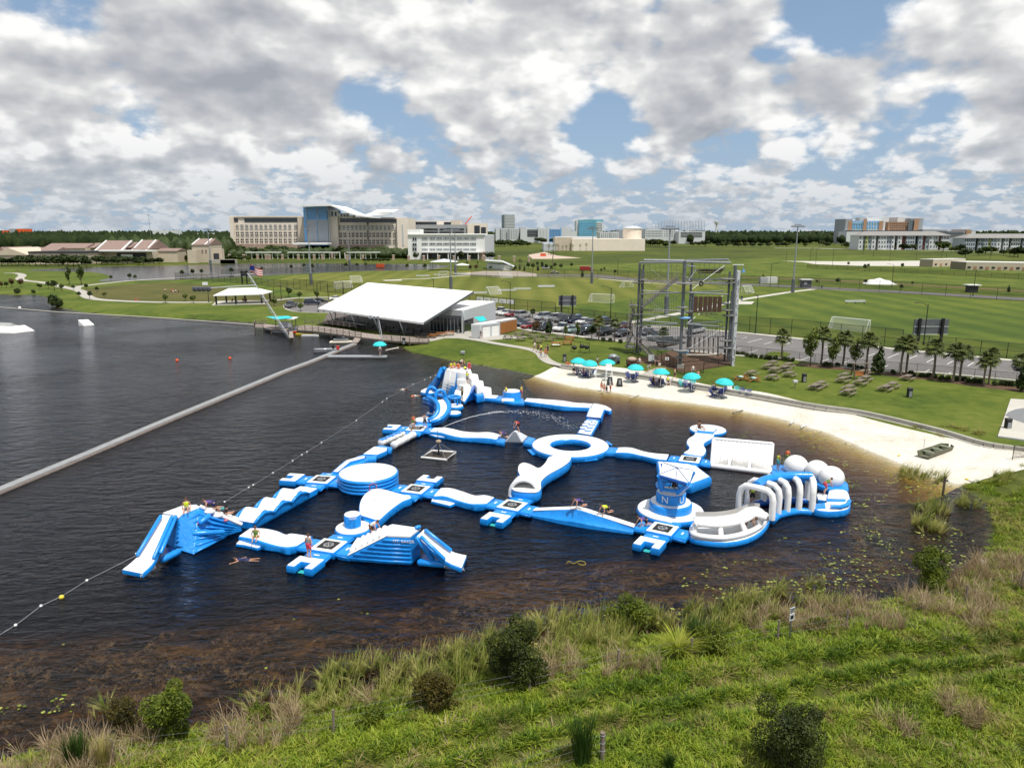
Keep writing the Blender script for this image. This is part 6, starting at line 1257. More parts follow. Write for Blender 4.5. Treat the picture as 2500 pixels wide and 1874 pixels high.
for i,(x,y0,y1)in enumerate([(x_,b_,t_)for x_,b_,t_ in((1919,638,606),(1978,637,607),(1991,646,607),(2032,649,606),(2107,620,606),(2132,625,607),(2172,638,606),(2236,636,606),(2297,632,608),(2310,630,611),(2417,632,606))]):lamp((x,y0),(x,y1),1,'thin distant lamp post on the far green meadow',1.2)
def scoreboard(label,x0,x1,y0,y1,base_y,posts,m='steel2',lines=2):
 b=at_z((x0+x1)/2,base_y,.6);Y_=b. y;X0,X1=at_y(x0,y0,Y_). x,at_y(x1,y0,Y_). x;z0,z1=ztop(Y_,y1),ztop(Y_,y0);t=root('scoreboard',b,label,'scoreboard','scoreboards seen from behind')
 for i in range(lines):h=(z1-z0)/lines;MB(). box(((X0+X1)/2,Y_,z0+h*(i+.5)),(X1-X0,.35,h-.08)). build('back_panel',M[m],t);MB(). box(((X0+X1)/2,Y_-.2,z0+h*i+.05),(X1-X0,.1,.1)). build('frame_strip',M['lgrey'],t)
 for p in posts:X=at_y(p,y0,Y_). x;MB(). box((X,Y_-.45,z1/2+.1),(.42,.42,z1+.2)). build('post',M['black'],t)
scoreboard('grey scoreboard on two black posts behind the parked cars',1364,1407,721.5,746,768,(1371,1398));scoreboard('wide grey scoreboard behind the palm trees on the right',2233,2316.6,778.5,816,838,(2244,2300));scoreboard('dark scoreboard beside the flag mast left',587,605,661,675,693,(590,602),'dark',1)
netm=mat('goal_net',(.7,.7,.7),.9,alpha=.16,var=0)
def goal(label,k,Lp,Rp,back,h=2.44):
 a,b=GK(k,*Lp),GK(k,*Rp);a2=GK(k,Lp[0]+back[0],Lp[1]+back[1]);bk=a2-a;bk=bk. normalized()*min(bk. length,2.6);t=root('soccer_goal',a,label,'soccer goal','white soccer goals');up_=Vector((0,0,h));r=.07
 MB(). tube([a,a+up_],r,6). build('post',M['wpaint'],t);MB(). tube([b,b+up_],r,6). build('post',M['wpaint'],t);MB(). tube([a+up_,b+up_],r,6). build('crossbar',M['wpaint'],t)
 MB(). tube([a,a+bk,b+bk,b],r*.6,5). build('ground_frame',M['wpaint'],t)
 for p in(a,b):MB(). tube([p+up_,p+up_+bk*.3,p+bk],r*.55,5). build('stay',M['wpaint'],t)
 MB(). add([a+up_+bk*.3,b+up_+bk*.3,b+bk,a+bk,a,b,a+up_,b+up_],[(0,1,2,3),(6,0,3,4),(7,1,2,5),(6,7,1,0)]). build('net',netm,t)
goal('goal behind the banners with its net trailing right','c',(1440,1198),(1580,1188),(65,8));goal('large goal in the field left of the rope tower','d',(640,1045),(880,1058),(-42,0));goal('nearest goal behind the tall fence right of the climbing tower','k',(1550,240),(2105,300),(-65,12))
goal('nearer of two goals behind the tall fence left of the club roof','b',(1525,1238),(1750,1222),(40,10));goal('farther of two goals behind the tall fence left of the club roof','b',(1740,1150),(1885,1150),(40,8));goal('goal in the far field left of the tall masts','c',(865,985),(975,976),(-10,-8))
goal('goal in the far field near the paved plaza','c',(1582,993),(1720,994),(50,3));goal('goal just left of the rope tower top','d',(988,893),(1088,885),(-50,0));goal('goal right of the rope tower beside the field path','e',(332,1190),(440,1178),(85,10))
bench0=root('team_bench',(0,0,0),'x','bench','aluminium team benches');MB(). box((0,0,.46),(6.4,.5,.06)). build('seat',M['lgrey'],bench0);MB(). box((0,.35,.82),(6.4,.05,.3)). build('backrest',M['lgrey'],bench0)
for s in(-2.8,0,2.8):MB(). box((s,.05,.23),(.06,.6,.44)). build('leg',M['steel2'],bench0)
for k,x,y,lb in(('c',665,988,'team bench left on the long field path'),('c',882,975,'team bench by the distant goal before the clinic'),('c',1120,962,'team bench on the far field path right of the masts'),('c',1338,1203,'long team bench at the corner of the club roof'),('c',1700,1170,'team bench right of the goal behind the banners'),('c',1886,1152,'team bench in the field above the parked cars'),('c',2180,1118,'team bench above the grey scoreboard on its left'),('e',1873,1330,'lone team bench in the dark green field right of the rope tower'),('d',150,898,'distant team bench above the grey scoreboard')):
 q=GK(k,x,y);place(bench0,(q. x,q. y,.6),.12,lb)
# ------------ vehicles
def car_proto(kind):
 D=dict(sedan=(4.7,1.8,1.42),suv=(4.9,1.95,1.8),pickup=(5.6,2.0,1.85),truck=(7.5,2.3,2.9))[kind];Ln,Wd,Ht=D;t=root('car',(0,0,0),'x','car','parked cars');h=Ln/2
 lo={'sedan':[(-h,.45),(-h,.85),(-h*.72,.98),(h*.35,.95),(h*.93,.78),(h,.5),(h*.95,.3),(-h*.95,.3)],'suv':[(-h,.5),(-h*.98,1.08),(h*.38,1.08),(h*.92,.98),(h,.6),(h*.95,.35),(-h*.95,.35)],'pickup':[(-h,.6),(-h,1.12),(h*.4,1.12),(h*.95,1.05),(h,.6),(h*.95,.4),(-h*.95,.4)],'truck':[(-h,.5),(-h,2.7),(h*.4,2.7),(h*.42,1.3),(h*.95,1.2),(h,.6),(h*.95,.45),(-h*.95,.45)]}[kind]
 cab={'sedan':[(-h*.68,.93),(-h*.42,1.38),(h*.08,1.42),(h*.42,.93)],'suv':[(-h*.95,1.05),(-h*.86,1.74),(h*.12,1.8),(h*.42,1.05)],'pickup':[(-h*.18,1.1),(-h*.1,1.82),(h*.25,1.85),(h*.48,1.1)],'truck':[(h*.38,1.2),(h*.42,2.1),(h*.66,2.1),(h*.82,1.2)]}[kind]
 def ext(pr,w,ins=0):
  n=len(pr);zt=max(p[1]for p in pr);vs=[]
  for s in(-1,1):
   for x,z in pr:vs. append((x,s*(w-(ins if z>zt-.15 else 0)),z))
  return vs,[tuple(range(n)),tuple(reversed(range(n,2*n)))]+[(i,n+i,n+(i+1)%n,(i+1)%n)for i in range(n)]
 mb=MB();mb. add(*ext(lo,Wd/2));b=mb. build('body',M['wpaint'],t,bevel=.09)
 MB(). add(*ext(cab,Wd/2-.08,.16)). build('windows',M['glassd'],t,bevel=.04);tx=[c for c in cab if c[1]>cab[0][1]+.3]
 MB(). box(((tx[0][0]+tx[-1][0])/2,0,max(c[1]for c in tx)+.0),(abs(tx[-1][0]-tx[0][0])+.08,Wd-.42,.07)). build('roof',M['wpaint'],t,bevel=.03)
 for sx in(-.62,.62):
  for sy in(-1,1):
   w=MB(). tube([(h*sx,sy*(Wd/2-.24),.34),(h*sx,sy*(Wd/2+.01),.34)],.34,14). build('wheel',M['black'],t,smooth='auto');MB(). tube([(h*sx,sy*(Wd/2-.1),.34),(h*sx,sy*(Wd/2+.02),.34)],.19,10). build('rim',M['steel'],w)
 for sy in(-1,1):MB(). box((h*.97,sy*Wd*.36,.68),(.1,.34,.14)). build('headlight',M['lgrey'],t);MB(). box((-h*.985,sy*Wd*.4,.85),(.08,.2,.22)). build('tail_light',M['red'],t)
 if kind=='pickup':MB(). box((-h*.58,0,1.1),(h*.72,Wd-.3,.06)). build('bed_floor',M['black'],t)
 return t
CARS={k:car_proto(k)for k in('sedan','suv','pickup','truck')}
pa,pb=GK('k',280,468),GK('k',495,412);PARK=math. atan2(pb. y-pa. y,pb. x-pa. x)
paints=dict(white=(.75,.75,.74),silver=(.42,.43,.44),grey=(.13,.135,.14),black=(.012,.012,.014),red=(.30,.012,.012),navy=(.015,.025,.06),mint=(.28,.42,.38),maroon=(.10,.02,.02))
for n_,c_ in paints. items():
 m_=mat('car_'+n_,c_,.25,.3 if n_!='white' else 0,var=.04,spec=.6);m_. node_tree. nodes['Principled BSDF']. inputs['Coat Weight']. default_value=.8
def car(kind,k,x,y,col,ang,label):
 q=GK(k,x,y);o=place(CARS[kind],(q. x,q. y,.63),ang,label)
 for ch in o. children:
  if ch. name. startswith(('body','roof')):ch. material_slots[0]. link='OBJECT';ch. material_slots[0]. material=_mc['car_'+col]
A0=PARK;A1=PARK+math. pi
for kind,k,x,y,col,ang,lb in[('suv','i',205,345,'silver',A1,'silver hatchback in the back row beside the large pale wagon'),('suv','i',440,365,'silver',A0+2.9,'large silver wagon in the back row below the scoreboard'),('suv','i',600,392,'grey',A1+.15,'dark grey car in the back row under the scoreboard left post'),('suv','i',730,405,'black',A1,'black car in the back row between scoreboard posts'),('suv','i',860,405,'navy',A1,'dark blue car in the back row behind the white sedan'),('sedan','i',1060,430,'white',A1,'white coupe in the back row of the car park'),('sedan','i',1190,455,'grey',A1,'dark grey sedan just right of the white coupe'),('suv','i',1510,440,'black',A0,'black car in the back row between the two near palms'),('sedan','i',1900,520,'maroon',A1,'maroon car by the foot of the rope tower stairs'),('suv','i',215,550,'navy',A1,'dark blue car in the front row beside the reddish tree'),('sedan','i',290,575,'black',A1,'black car in the front row behind the conical tree'),('pickup','i',640,580,'white',A1,'white pickup truck with black grille in the front row'),('sedan','i',830,610,'mint',A1,'pale mint sedan in the front row behind a small tree'),('suv','i',1080,650,'black',A1,'black car in the front row behind the large tree'),('suv','i',1420,590,'grey',A0,'dark grey car behind the nearest palm trunk'),('pickup','i',1540,660,'black',A1,'black pickup in the front row between two palms'),('sedan','i',1860,690,'black',A1,'black sedan parked beside the stair tower'),('pickup','h',1500,370,'white',A0,'white pickup behind the grey clubhouse annex'),('sedan','h',1575,385,'white',A1,'white sedan behind the clubhouse annex'),('sedan','h',1665,400,'red',A1,'red car between the white sedan and the silver wagon'),('suv','h',1805,415,'silver',A0,'silver wagon with a spare tyre beside the parking island'),('sedan','h',1830,530,'navy',A1,'dark sedan behind the cedar fence panels'),('sedan','h',1895,562,'red',A1,'red sedan in the front row near the container'),('suv','h',2060,585,'black',A1,'black car right of the red sedan'),('sedan','h',1780,500,'black',A1,'black sedan behind the end of the grey container'),('pickup','j',1130,1105,'silver',A0,'silver pickup seen through the rope tower'),('suv','j',640,1190,'grey',A1,'grey car seen between the lower ropes of the tower'),('pickup','j',780,1260,'black',A1,'black truck behind the rope tower base'),('sedan','j',520,1130,'black',A1,'black sedan behind the left tower column'),('sedan','l',1560,640,'black',A1+.2,'black car at the far right behind the dark tree'),('pickup','b',940,1495,'grey',-1.65,'grey pickup facing the lake at the clubhouse drive'),('suv','b',1235,1460,'navy',.15,'dark blue wagon beside the clubhouse lamp post'),('sedan','b',1340,1430,'black',.15,'black sedan partly behind the dark blue wagon'),('sedan','b',1560,1400,'white',.4,'pale car at the edge of the white club roof'),('sedan','d',240,745,'grey',.1,'dark sedan on the far road'),('truck','d',585,718,'red',0,'red and white truck on the far road'),('suv','d',150,695,'silver',0,'pale car behind the far roadside trees')]:car(kind,k,x,y,col,ang,lb)
# ------------ clubhouse
zf,zb=4.3,8.6;FL,FR=at_z(777,752.6,zf),at_z(1034,787,zf);BL,BR=at_z(898.4,689.5,zb),at_z(1156,711,zb)
t=root('clubhouse',(FL. x,FL. y,.6),'clubhouse with a huge tilted white membrane roof on leaning steel posts','clubhouse')
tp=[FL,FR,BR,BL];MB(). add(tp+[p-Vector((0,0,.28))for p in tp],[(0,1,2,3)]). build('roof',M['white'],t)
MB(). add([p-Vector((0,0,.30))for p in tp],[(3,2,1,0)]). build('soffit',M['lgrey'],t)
for i in range(1,12):u=i/12;MB(). beam(FL. lerp(FR,u)+Vector((0,0,.02)),BL. lerp(BR,u)+Vector((0,0,.02)),.07,.05). build('roof_seam',M['wpaint'],t)
for a,b,m in((FL,FR,'wpaint'),(FR,BR,'steel2'),(BR,BL,'wpaint'),(BL,FL,'wpaint')):MB(). beam(a-Vector((0,0,.2)),b-Vector((0,0,.2)),.22,.4). build('fascia',M[m],t)
for i in range(9):u=(i+.5)/9;MB(). beam(FL. lerp(FR,u)-Vector((0,0,.5)),BL. lerp(BR,u)-Vector((0,0,.5)),.2,.35). build('rafter',M['steel2'],t)
for u in(.12,.35,.57,.80):
 a=FL. lerp(FR,u);b=a+Vector((.9,.7,0));b. z=.6;MB(). tube([b,a-Vector((0,0,.3))],.14,8). build('leaning_post',M['steel'],t,smooth=True);c_=a. lerp(BL. lerp(BR,u),.12);MB(). tube([b,c_-Vector((0,0,.4))],.11,8). build('brace',M['steel2'],t,smooth=True)
 a2=BL. lerp(BR,u);MB(). tube([(a2. x,a2. y-1,.6),(a2. x,a2. y-1,a2. z-.4)],.15,8). build('back_post',M['steel2'],t)
for px_,u in(((1132,814),.45),):q=at_z(*px_,.6);z=FR. lerp(BR,.42). z;MB(). tube([q,Vector((q. x,q. y,z-.3))],.14,8). build('side_post',M['steel'],t,smooth=True)
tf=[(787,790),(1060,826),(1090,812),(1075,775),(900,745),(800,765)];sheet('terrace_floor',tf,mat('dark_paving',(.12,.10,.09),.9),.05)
A,B,Cc=GK('h',985,622),GK('h',1432,462),GK('h',560,598);hz=ztop(A. y,K('h',0,322)[1]);Dd=B+(Cc-A)
bt=root('clubhouse_annex',A,'grey clad clubhouse annex with a flat white roof and glazed front','building')
for(p,q,nm)in((A,B,'side_wall'),(B,Dd,'rear_wall'),(Dd,Cc,'end_wall')):
 n=12
 for i in range(n):z0=.6+(hz-.6)*i/n;z1=.6+(hz-.6)*(i+.94)/n;MB(). beam(Vector((p. x,p. y,(z0+z1)/2)),Vector((q. x,q. y,(z0+z1)/2)),.2,z1-z0). build('cladding_panel',M['lgrey'],bt)
MB(). prism([(p. x,p. y)for p in(A. lerp(Dd,.02),B. lerp(Cc,.02),Dd. lerp(A,.02),Cc. lerp(B,.02))],.6,hz-.2). build('core_wall',M['grey'],bt)
MB(). prism([(p. x,p. y)for p in(A,B,Dd,Cc)],hz-.15,hz). build('roof',M['white'],bt)
e=(Cc-A);nrm_=Vector((e. y,-e. x,0)). normalized();nrm_=nrm_ if nrm_. y<0 else-nrm_
MB(). beam(A+nrm_*.12+Vector((0,0,hz-1.1)),Cc+nrm_*.12+Vector((0,0,hz-1.1)),.2,1.2). build('header_panel',M['grey'],bt)
for i in range(9):p,q=A+e*(i/9+.008),A+e*((i+1)/9-.008);MB(). beam(p+nrm_*.1+Vector((0,0,1.5)),q+nrm_*.1+Vector((0,0,1.5)),.06,2.9). build('glass_pane',M['glassd'],bt);MB(). beam(p+nrm_*.16,p+nrm_*.16+Vector((0,0,3)),.09). build('window_frame',M['steel'],bt)
s_=(B-A). normalized();sn=Vector((s_. y,-s_. x,0));
for i in range(3):p=A+s_*(.9+i*1.9);MB(). beam(p+sn*.14+Vector((0,0,1.35)),p+s_*1.75+sn*.14+Vector((0,0,1.35)),.06,2.4). build('glass_pane',M['glassd'],bt)
aw=root('awning',GK('h',1220,560),'turquoise shade sail tied to the grey annex wall','awning');ap=[at_y(*K('h',x,y),GK('h',1200,600). y-dy)for x,y,dy in((1145,408,0),(1275,393,1),(1320,450,3),(1230,470,3))];MB(). add(ap+[p-Vector((0,0,.05))for p in ap],[(0,1,2,3),(7,6,5,4)]). build('sail',M['teal'],aw)
P0,P1,P2,P3_=GK('h',1110,692),GK('h',1225,694),GK('h',1500,655),GK('h',1722,600);ct=root('storage_container',P1,'grey steel container with two roller doors and cedar slat screens','container');hc=ztop(P1. y,K('h',0,515)[1]);d1=P0-P1
MB(). prism([(p. x,p. y)for p in(P0,P1,P2,P2+d1)],.6,hc). build('container_body',M['lgrey'],ct);MB(). prism([(p. x,p. y)for p in(P0+d1*.03,P1-d1*.03,P3_-d1*.03,P3_+d1*1.03)],hc+.02,hc+.14). build('roof',M['wpaint'],ct)
for i in range(12):p=P1. lerp(P0,(i+.5)/12);MB(). box((p. x,p. y-.06,(hc+.6)/2),(.12,.1,hc-.8)). build('corrugation',M['lgrey'],ct)
L12=P2-P1;nn=Vector((L12. y,-L12. x,0)). normalized();an=math. atan2(L12. y,L12. x)
for u in(.3,.74):c=P1. lerp(P2,u)+nn*.06;MB(). box((c. x,c. y,1.75),(L12. length*.34,.1,2.2),an). build('roller_door',M['wpaint'],ct);MB(). box((c. x+nn. x*.03,c. y+nn. y*.03,2.95),(L12. length*.38,.14,.16),an). build('door_box',M['steel'],ct)
L23=P3_-P2;an2=math. atan2(L23. y,L23. x)
for i in range(22):c=P2. lerp(P3_,(i+.5)/22);MB(). box((c. x,c. y,.6+(hc-.9)/2+.2),(L23. length/22*.9,.06,hc-1.0),an2). build('cedar_slat',M['wood2'],ct)
for i in range(5):c=P2. lerp(P3_,i/4);MB(). box((c. x-nn. x*.06,c. y-nn. y*.06,(hc+.6)/2),(.14,.14,hc-.6),an2). build('screen_post',M['steel'],ct)
tb0=root('bar_table',(0,0,0),'x','table','dark tables under the clubhouse roof');MB(). box((0,0,.75),(1.2,.8,.05)). build('tabletop',M['steel2'],tb0);MB(). tube([(0,0,0),(0,0,.74)],.05,6). build('leg',M['black'],tb0)
for sx in(-1,1):MB(). box((sx*.8,0,.45),(.4,.42,.05)). build('seat',M['black'],tb0);MB(). box((sx*.98,0,.7),(.04,.42,.5)). build('backrest',M['black'],tb0);MB(). box((sx*.8,0,.22),(.3,.3,.42)). build('chair_leg',M['black'],tb0)
for i in range(16):
 u,v=(i%8)/8+.06,.14+.16*(i//8);q=FL. lerp(FR,u). lerp(BL. lerp(BR,u),v);place(tb0,(q. x,q. y,.65),random. uniform(-.3,.3),'dark table with two chairs in the shade under the clubhouse roof')
t2=root('bar_counter',GK('g',1500,700),'long pale bar counter in the shade under the clubhouse roof','counter');MB(). beam(GK('g',1380,700,1.6),GK('g',1600,735,1.6),.5,.12). build('countertop',M['lgrey'],t2);MB(). beam(GK('g',1380,700,1.05),GK('g',1600,735,1.05),.4,1.0). build('counter_front',M['dark'],t2)
# ------------ boardwalk, docks, water sports gear
def railing(t,pts,post=2.0,h=1.05,z0=.0,nr=3):
 tot=[]
 for a,b in zip(pts,pts[1:]):
  n=max(1,round((b-a). length/post));tot+=[a. lerp(b,i/n)for i in range(n)]
 tot. append(pts[-1])
 for p in tot:MB(). box(p+Vector((0,0,h/2+z0)),(.14,.14,h)). build('railing_post',M['wood'],t)
 for j in range(nr):
  for a,b in zip(pts,pts[1:]):MB(). beam(a+Vector((0,0,z0+h-.05-j*.34)),b+Vector((0,0,z0+h-.05-j*.34)),.05 if j else.12,.12 if j else.05). build('rail',M['wood'],t)
def planked(t,quadA,quadB,w=.9):
 """quadA, quadB: two edge polylines; boards laid across"""
 for(a0,a1),(b0,b1)in zip(zip(quadA,quadA[1:]),zip(quadB,quadB[1:])):
  n=max(1,int((a1-a0). length/w))
  for i in range(n):
   u0,u1=i/n,(i+.95)/n;vs=[a0. lerp(a1,u0),a0. lerp(a1,u1),b0. lerp(b1,u1),b0. lerp(b1,u0)]
   MB(). add(vs+[v-Vector((0,0,.12))for v in vs],[(0,1,2,3),(7,6,5,4),(0,4,5,1),(1,5,6,2),(2,6,7,3),(3,7,4,0)]). build('deck_board',M['deckw'],t)
zd=1.05;t=root('boardwalk',GK('g',1200,850,0),'long wooden boardwalk with railings in front of the clubhouse','boardwalk')
fe=[at_z(*K('g',x,y),zd)for x,y in((700,800),(900,812),(1150,846),(1400,880),(1560,900),(1850,935),(2212,962))]+[at_z(*K('h',530,742),zd)]
be=[at_z(*K('g',x,y),zd)for x,y in((690,755),(830,735),(1100,762),(1380,800),(1500,830),(1800,868),(2212,895))]+[at_z(*K('h',560,700),zd)]
planked(t,fe,be,1.1);railing(t,fe[:5]+[]);railing(t,fe[5:]);railing(t,[at_z(*K('g',x,y),zd)for x,y in((800,725),(1100,728),(1480,775))])
for p in fe:MB(). tube([(p. x,p. y+.3,-1.2),(p. x,p. y+.3,zd-.1)],.13,7). build('pile',M['wood'],t)
for p,q in zip(fe,fe[1:]):MB(). beam(p+Vector((0,.1,-.25)),q+Vector((0,.1,-.25)),.12,.25). build('edge_beam',M['wood'],t)
t=root('fishing_dock',GK('g',180,740,0),'small wooden dock with slatted railings left of the boat hut','dock');zz=.9
a=[at_z(*K('g',x,y),zz)for x,y in((118,762),(235,768),(340,792),(560,800))];b=[at_z(*K('g',x,y),zz)for x,y in((130,722),(270,724),(390,740),(640,760))];planked(t,a,b,.9);railing(t,a[:2]);railing(t,b[:2]);railing(t,[a[0],b[0]],nr=5);
for p in a:MB(). tube([(p. x,p. y+.2,-1.2),(p. x,p. y+.2,zz)],.13,7). build('pile',M['wood'],t)
t=root('pier',GK('g',615,870,0),'short narrow wooden pier at the foot of the white lattice mast','pier');planked(t,[at_z(*K('g',x,y),.8)for x,y in((588,905),(585,820))],[at_z(*K('g',x,y),.8)for x,y in((645,905),(635,820))],.6)
for x,y in((592,905),(640,905)):p=at_z(*K('g',x,y),.7);MB(). tube([(p. x,p. y,-1),(p. x,p. y,.7)],.12,7). build('pile',M['wood'],t)
t=root('gangway',GK('g',1500,925,.6),'brown ramp from the boardwalk down to the floating walkway','gangway');planked(t,[at_z(*K('g',1422,968),.35),at_z(*K('g',1492,882),1.0)],[at_z(*K('g',1515,970),.35),at_z(*K('g',1577,886),1.0)],.7)
wk=cat([at_z(x,y,.24)for x,y in((866,838),(835,850),(763,880),(700,903),(640,928),(428,1015),(214,1105),(0,1193),(-120,1243))],7,False);t=root('floating_walkway',wk[0],'long grey floating walkway running diagonally across the lake','walkway')
acc=[wk[0]];
for p in wk[1:]:
 while(p-acc[-1]). length>3.0:acc. append(acc[-1]+(p-acc[-1]). normalized()*3.0)
for a,b in zip(acc,acc[1:]):
 e=(b-a). normalized()*.03;MB(). beam(a+e,b-e,.9,.1). build('pontoon_deck',mat('grey_decking',(.27,.275,.28),.8,var=.2,vs=1.5),t);MB(). beam(a+e-Vector((0,0,.16)),b-e-Vector((0,0,.16)),1.1,.2). build('pontoon_float',M['deckw'],t)
t=root('side_pontoon',GK('g',1450,1155,.2),'narrow grey side pontoon branching right from the floating walkway','pontoon')
A,B=at_z(*K('g',1115,1158),.28),at_z(*K('g',1905,1160),.28)
for i in range(9):MB(). beam(A. lerp(B,i/9),A. lerp(B,(i+.96)/9),1.1,.25). build('pontoon_section',M['grey'],t)
fl=root('floating_line',at_z(300,768,.1),'thin pale floating line along the far lake bank','floating line');MB(). tube(cat([at_z(x,y,.08)for x,y in((-60,746),(0,750),(150,762),(330,772),(500,784),(625,793))],4,False),.13,6). build('float_pipe',M['conc2'],fl,smooth=True)
q=GK('g',520,790,.9);t=root('boat_hut',q,'small dock hut with white roof and turquoise awning','hut');ww_=3.6;zt_=ztop(q. y,K('g',0,655)[1])
for sx in(-1,1):
 for sy in(0,1):MB(). box((q. x+sx*ww_/2,q. y+sy*2.6,(zt_+.9)/2),(.14,.14,zt_-.9)). build('post',M['wood'],t)
MB(). box((q. x,q. y+1.3,zt_),(ww_+1,3.6,.16)). build('roof',M['wpaint'],t);MB(). box((q. x-.4,q. y+1.6,1.6),(ww_*.6,.9,1.4)). build('machinery',M['lgrey'],t,bevel=.1);MB(). box((q. x+1.2,q. y+.3,1.7),(.9,.1,.9)). build('notice_board',M['wpaint'],t)
sp=[at_z(*K('g',x,y),zt_+.2)for x,y in((268,625),(575,612),(640,640),(420,660))];MB(). add(sp,[(0,1,2,3)]). build('awning',M['teal'],t)
def lattice(t,a,b,w=.8,n=14,r=.07):
 a,b=Vector(a),Vector(b);d=(b-a). normalized();s1=d. cross(Vector((0,1,0))). normalized();s2=d. cross(s1);off=[s1*w*.58,(s1*-.5+s2*.87)*w*.58,(s1*-.5-s2*.87)*w*.58]
 for o in off:MB(). tube([a+o*.3,a. lerp(b,.1)+o,a. lerp(b,.9)+o,b+o*.3],r,5). build('mast_chord',M['lgrey'],t,smooth=True)
 for i in range(n):
  for j in range(3):MB(). tube([a. lerp(b,.1+.8*i/n)+off[j],a. lerp(b,.1+.8*(i+1)/n)+off[(j+1)%3]],r*.5,4). build('lattice_bar',M['lgrey'],t)
mb0=at_z(*K('g',600,930),.3);mt=at_y(604,667,mb0. y+1);t=root('cable_mast',mb0,'tall leaning white lattice mast with a flag at the top by the dock','mast');lattice(t,mb0,mt,.5,14,.04)
fb=mt+Vector((.3,0,.2));fl_=root('flag',fb,'striped red white and blue flag flying from the lattice mast top','flag')
n=8
for s in range(7):
 vs=[]
 for i in range(n+1):u=i/n;x=.3+2.4*u;z=-.9*u+.12*math. sin(u*7)+1.4-s*.2;vs+=[(fb. x+x,fb. y+.2*math. sin(u*8),fb. z+z),(fb. x+x,fb. y+.2*math. sin(u*8),fb. z+z-.2)]
 o=MB(). add(vs,[(2*i,2*i+2,2*i+3,2*i+1)for i in range(n)]). build('stripe',M['red']if s%2==0 else M['wpaint'],fl_)
MB(). box((fb. x+.75,fb. y-.06,fb. z+.85),(.95,.05,.85)). build('canton',M['navy'],fl_);MB(). tube([fb-Vector((0,0,.5)),fb+Vector((.2,0,1.7))],.04,5). build('flag_pole',M['steel'],fl_)
m2=at_z(*K('g',1850,975),.6);m2t=at_y(*K('g',1785,640),m2. y);t=root('cable_mast',m2,'thin lattice mast with pulley gear in front of the club roof','mast');lattice(t,m2,m2t,.35,10,.035)
pg=root('cable_pulley',m2t,'white cable pulley carriage hanging before the front edge of the club roof','pulley');MB(). box(m2t+Vector((-.7,0,.1)),(2.2,.5,.25)). build('carriage',M['lgrey'],pg,bevel=.05)
for i in range(3):MB(). tube([m2t+Vector((-1.4+i*.7,-.3,.1)),m2t+Vector((-1.4+i*.7,.3,.1))],.28,10). build('pulley_wheel',M['steel'],pg)
dp=at_y(493,704,mb0. y);t=root('cable_drive',(dp. x,dp. y,dp. z),'dark cable drive unit with a small white box hanging over the field','machine');MB(). box(dp,(3.6,.8,.7)). build('drive_frame',M['steel2'],t,bevel=.08);MB(). box(dp+Vector((.7,0,.95)),(.9,.5,.55)). build('control_box',M['wpaint'],t)
for i in range(4):MB(). tube([dp+Vector((-1.4+i*.9,-.5,-.3)),dp+Vector((-1.4+i*.9,.5,-.3))],.3,10). build('pulley_wheel',M['dark'],t)
cb=root('tow_cable',dp,'pale tow cables strung from the drive unit to the masts','cable');MB(). tube([dp+Vector((1.8,0,.1)),at_y(625,696,mb0. y)],.09,5). build('cable',M['lgrey'],cb);MB(). tube([mt,m2t],.025,4). build('cable',M['steel2'],cb);MB(). tube([mt,at_y(250,700,190)],.02,4). build('cable',M['steel2'],cb)
def hull_boat(t,c,Ln,Wd,Hh,ang,m,inner=None,nose=.35,name='hull'):
 mb=MB();co,si=math. cos(ang),math. sin(ang);rings=[];N=10
 for i in range(N+1):
  u=i/N;x=(u-.5)*Ln;w=Wd/2*(1 if u<1-nose else math. sqrt(max(.02,1-((u-1+nose)/nose)**2)));zz_=Hh*(1+.25*max(0,u-.6))
  for y,z in((-w,zz_),(-w*.75,0),(w*.75,0),(w,zz_),(w*.88,zz_),(w*.65,.12*Hh),(-w*.65,.12*Hh),(-w*.88,zz_)):rings. append((c[0]+x*co-y*si,c[1]+x*si+y*co,c[2]+z))
 fs=[(i*8+j,(i+1)*8+j,(i+1)*8+(j+1)%8,i*8+(j+1)%8)for i in range(N)for j in range(8)]+[tuple(range(8)),tuple(reversed(range(N*8,N*8+8)))]
 mb. add(rings,fs). build(name,m,t,smooth='auto');return co,si
c=GK('l',735,1450,.2);q1,q2=GK('l',610,1480,.3),GK('l',860,1400,.3);ang=math. atan2(q2. y-q1. y,q2. x-q1. x);M['jon']=mat('olive_boat_paint',(.115,.12,.075),.55,var=.15)
t=root('jon_boat',c,'flat olive jon boat pulled up on the sand','boat');Lb=(q2-q1). length
hull_boat(t,(c. x,c. y,.28),Lb,1.35,.5,ang,M['jon'],nose=.12)
for u in(-.3,.02,.34):x=u*Lb;MB(). box((c. x+x*math. cos(ang),c. y+x*math. sin(ang),.66),(.45,1.1,.07),ang). build('seat',mat('pale_olive',(.19,.21,.14),.6),t)
MB(). tube([c+Vector((-.8,.9,.3)),c+Vector((-.8,.9,1.3))],.02,5). build('pole',M['wood'],t)
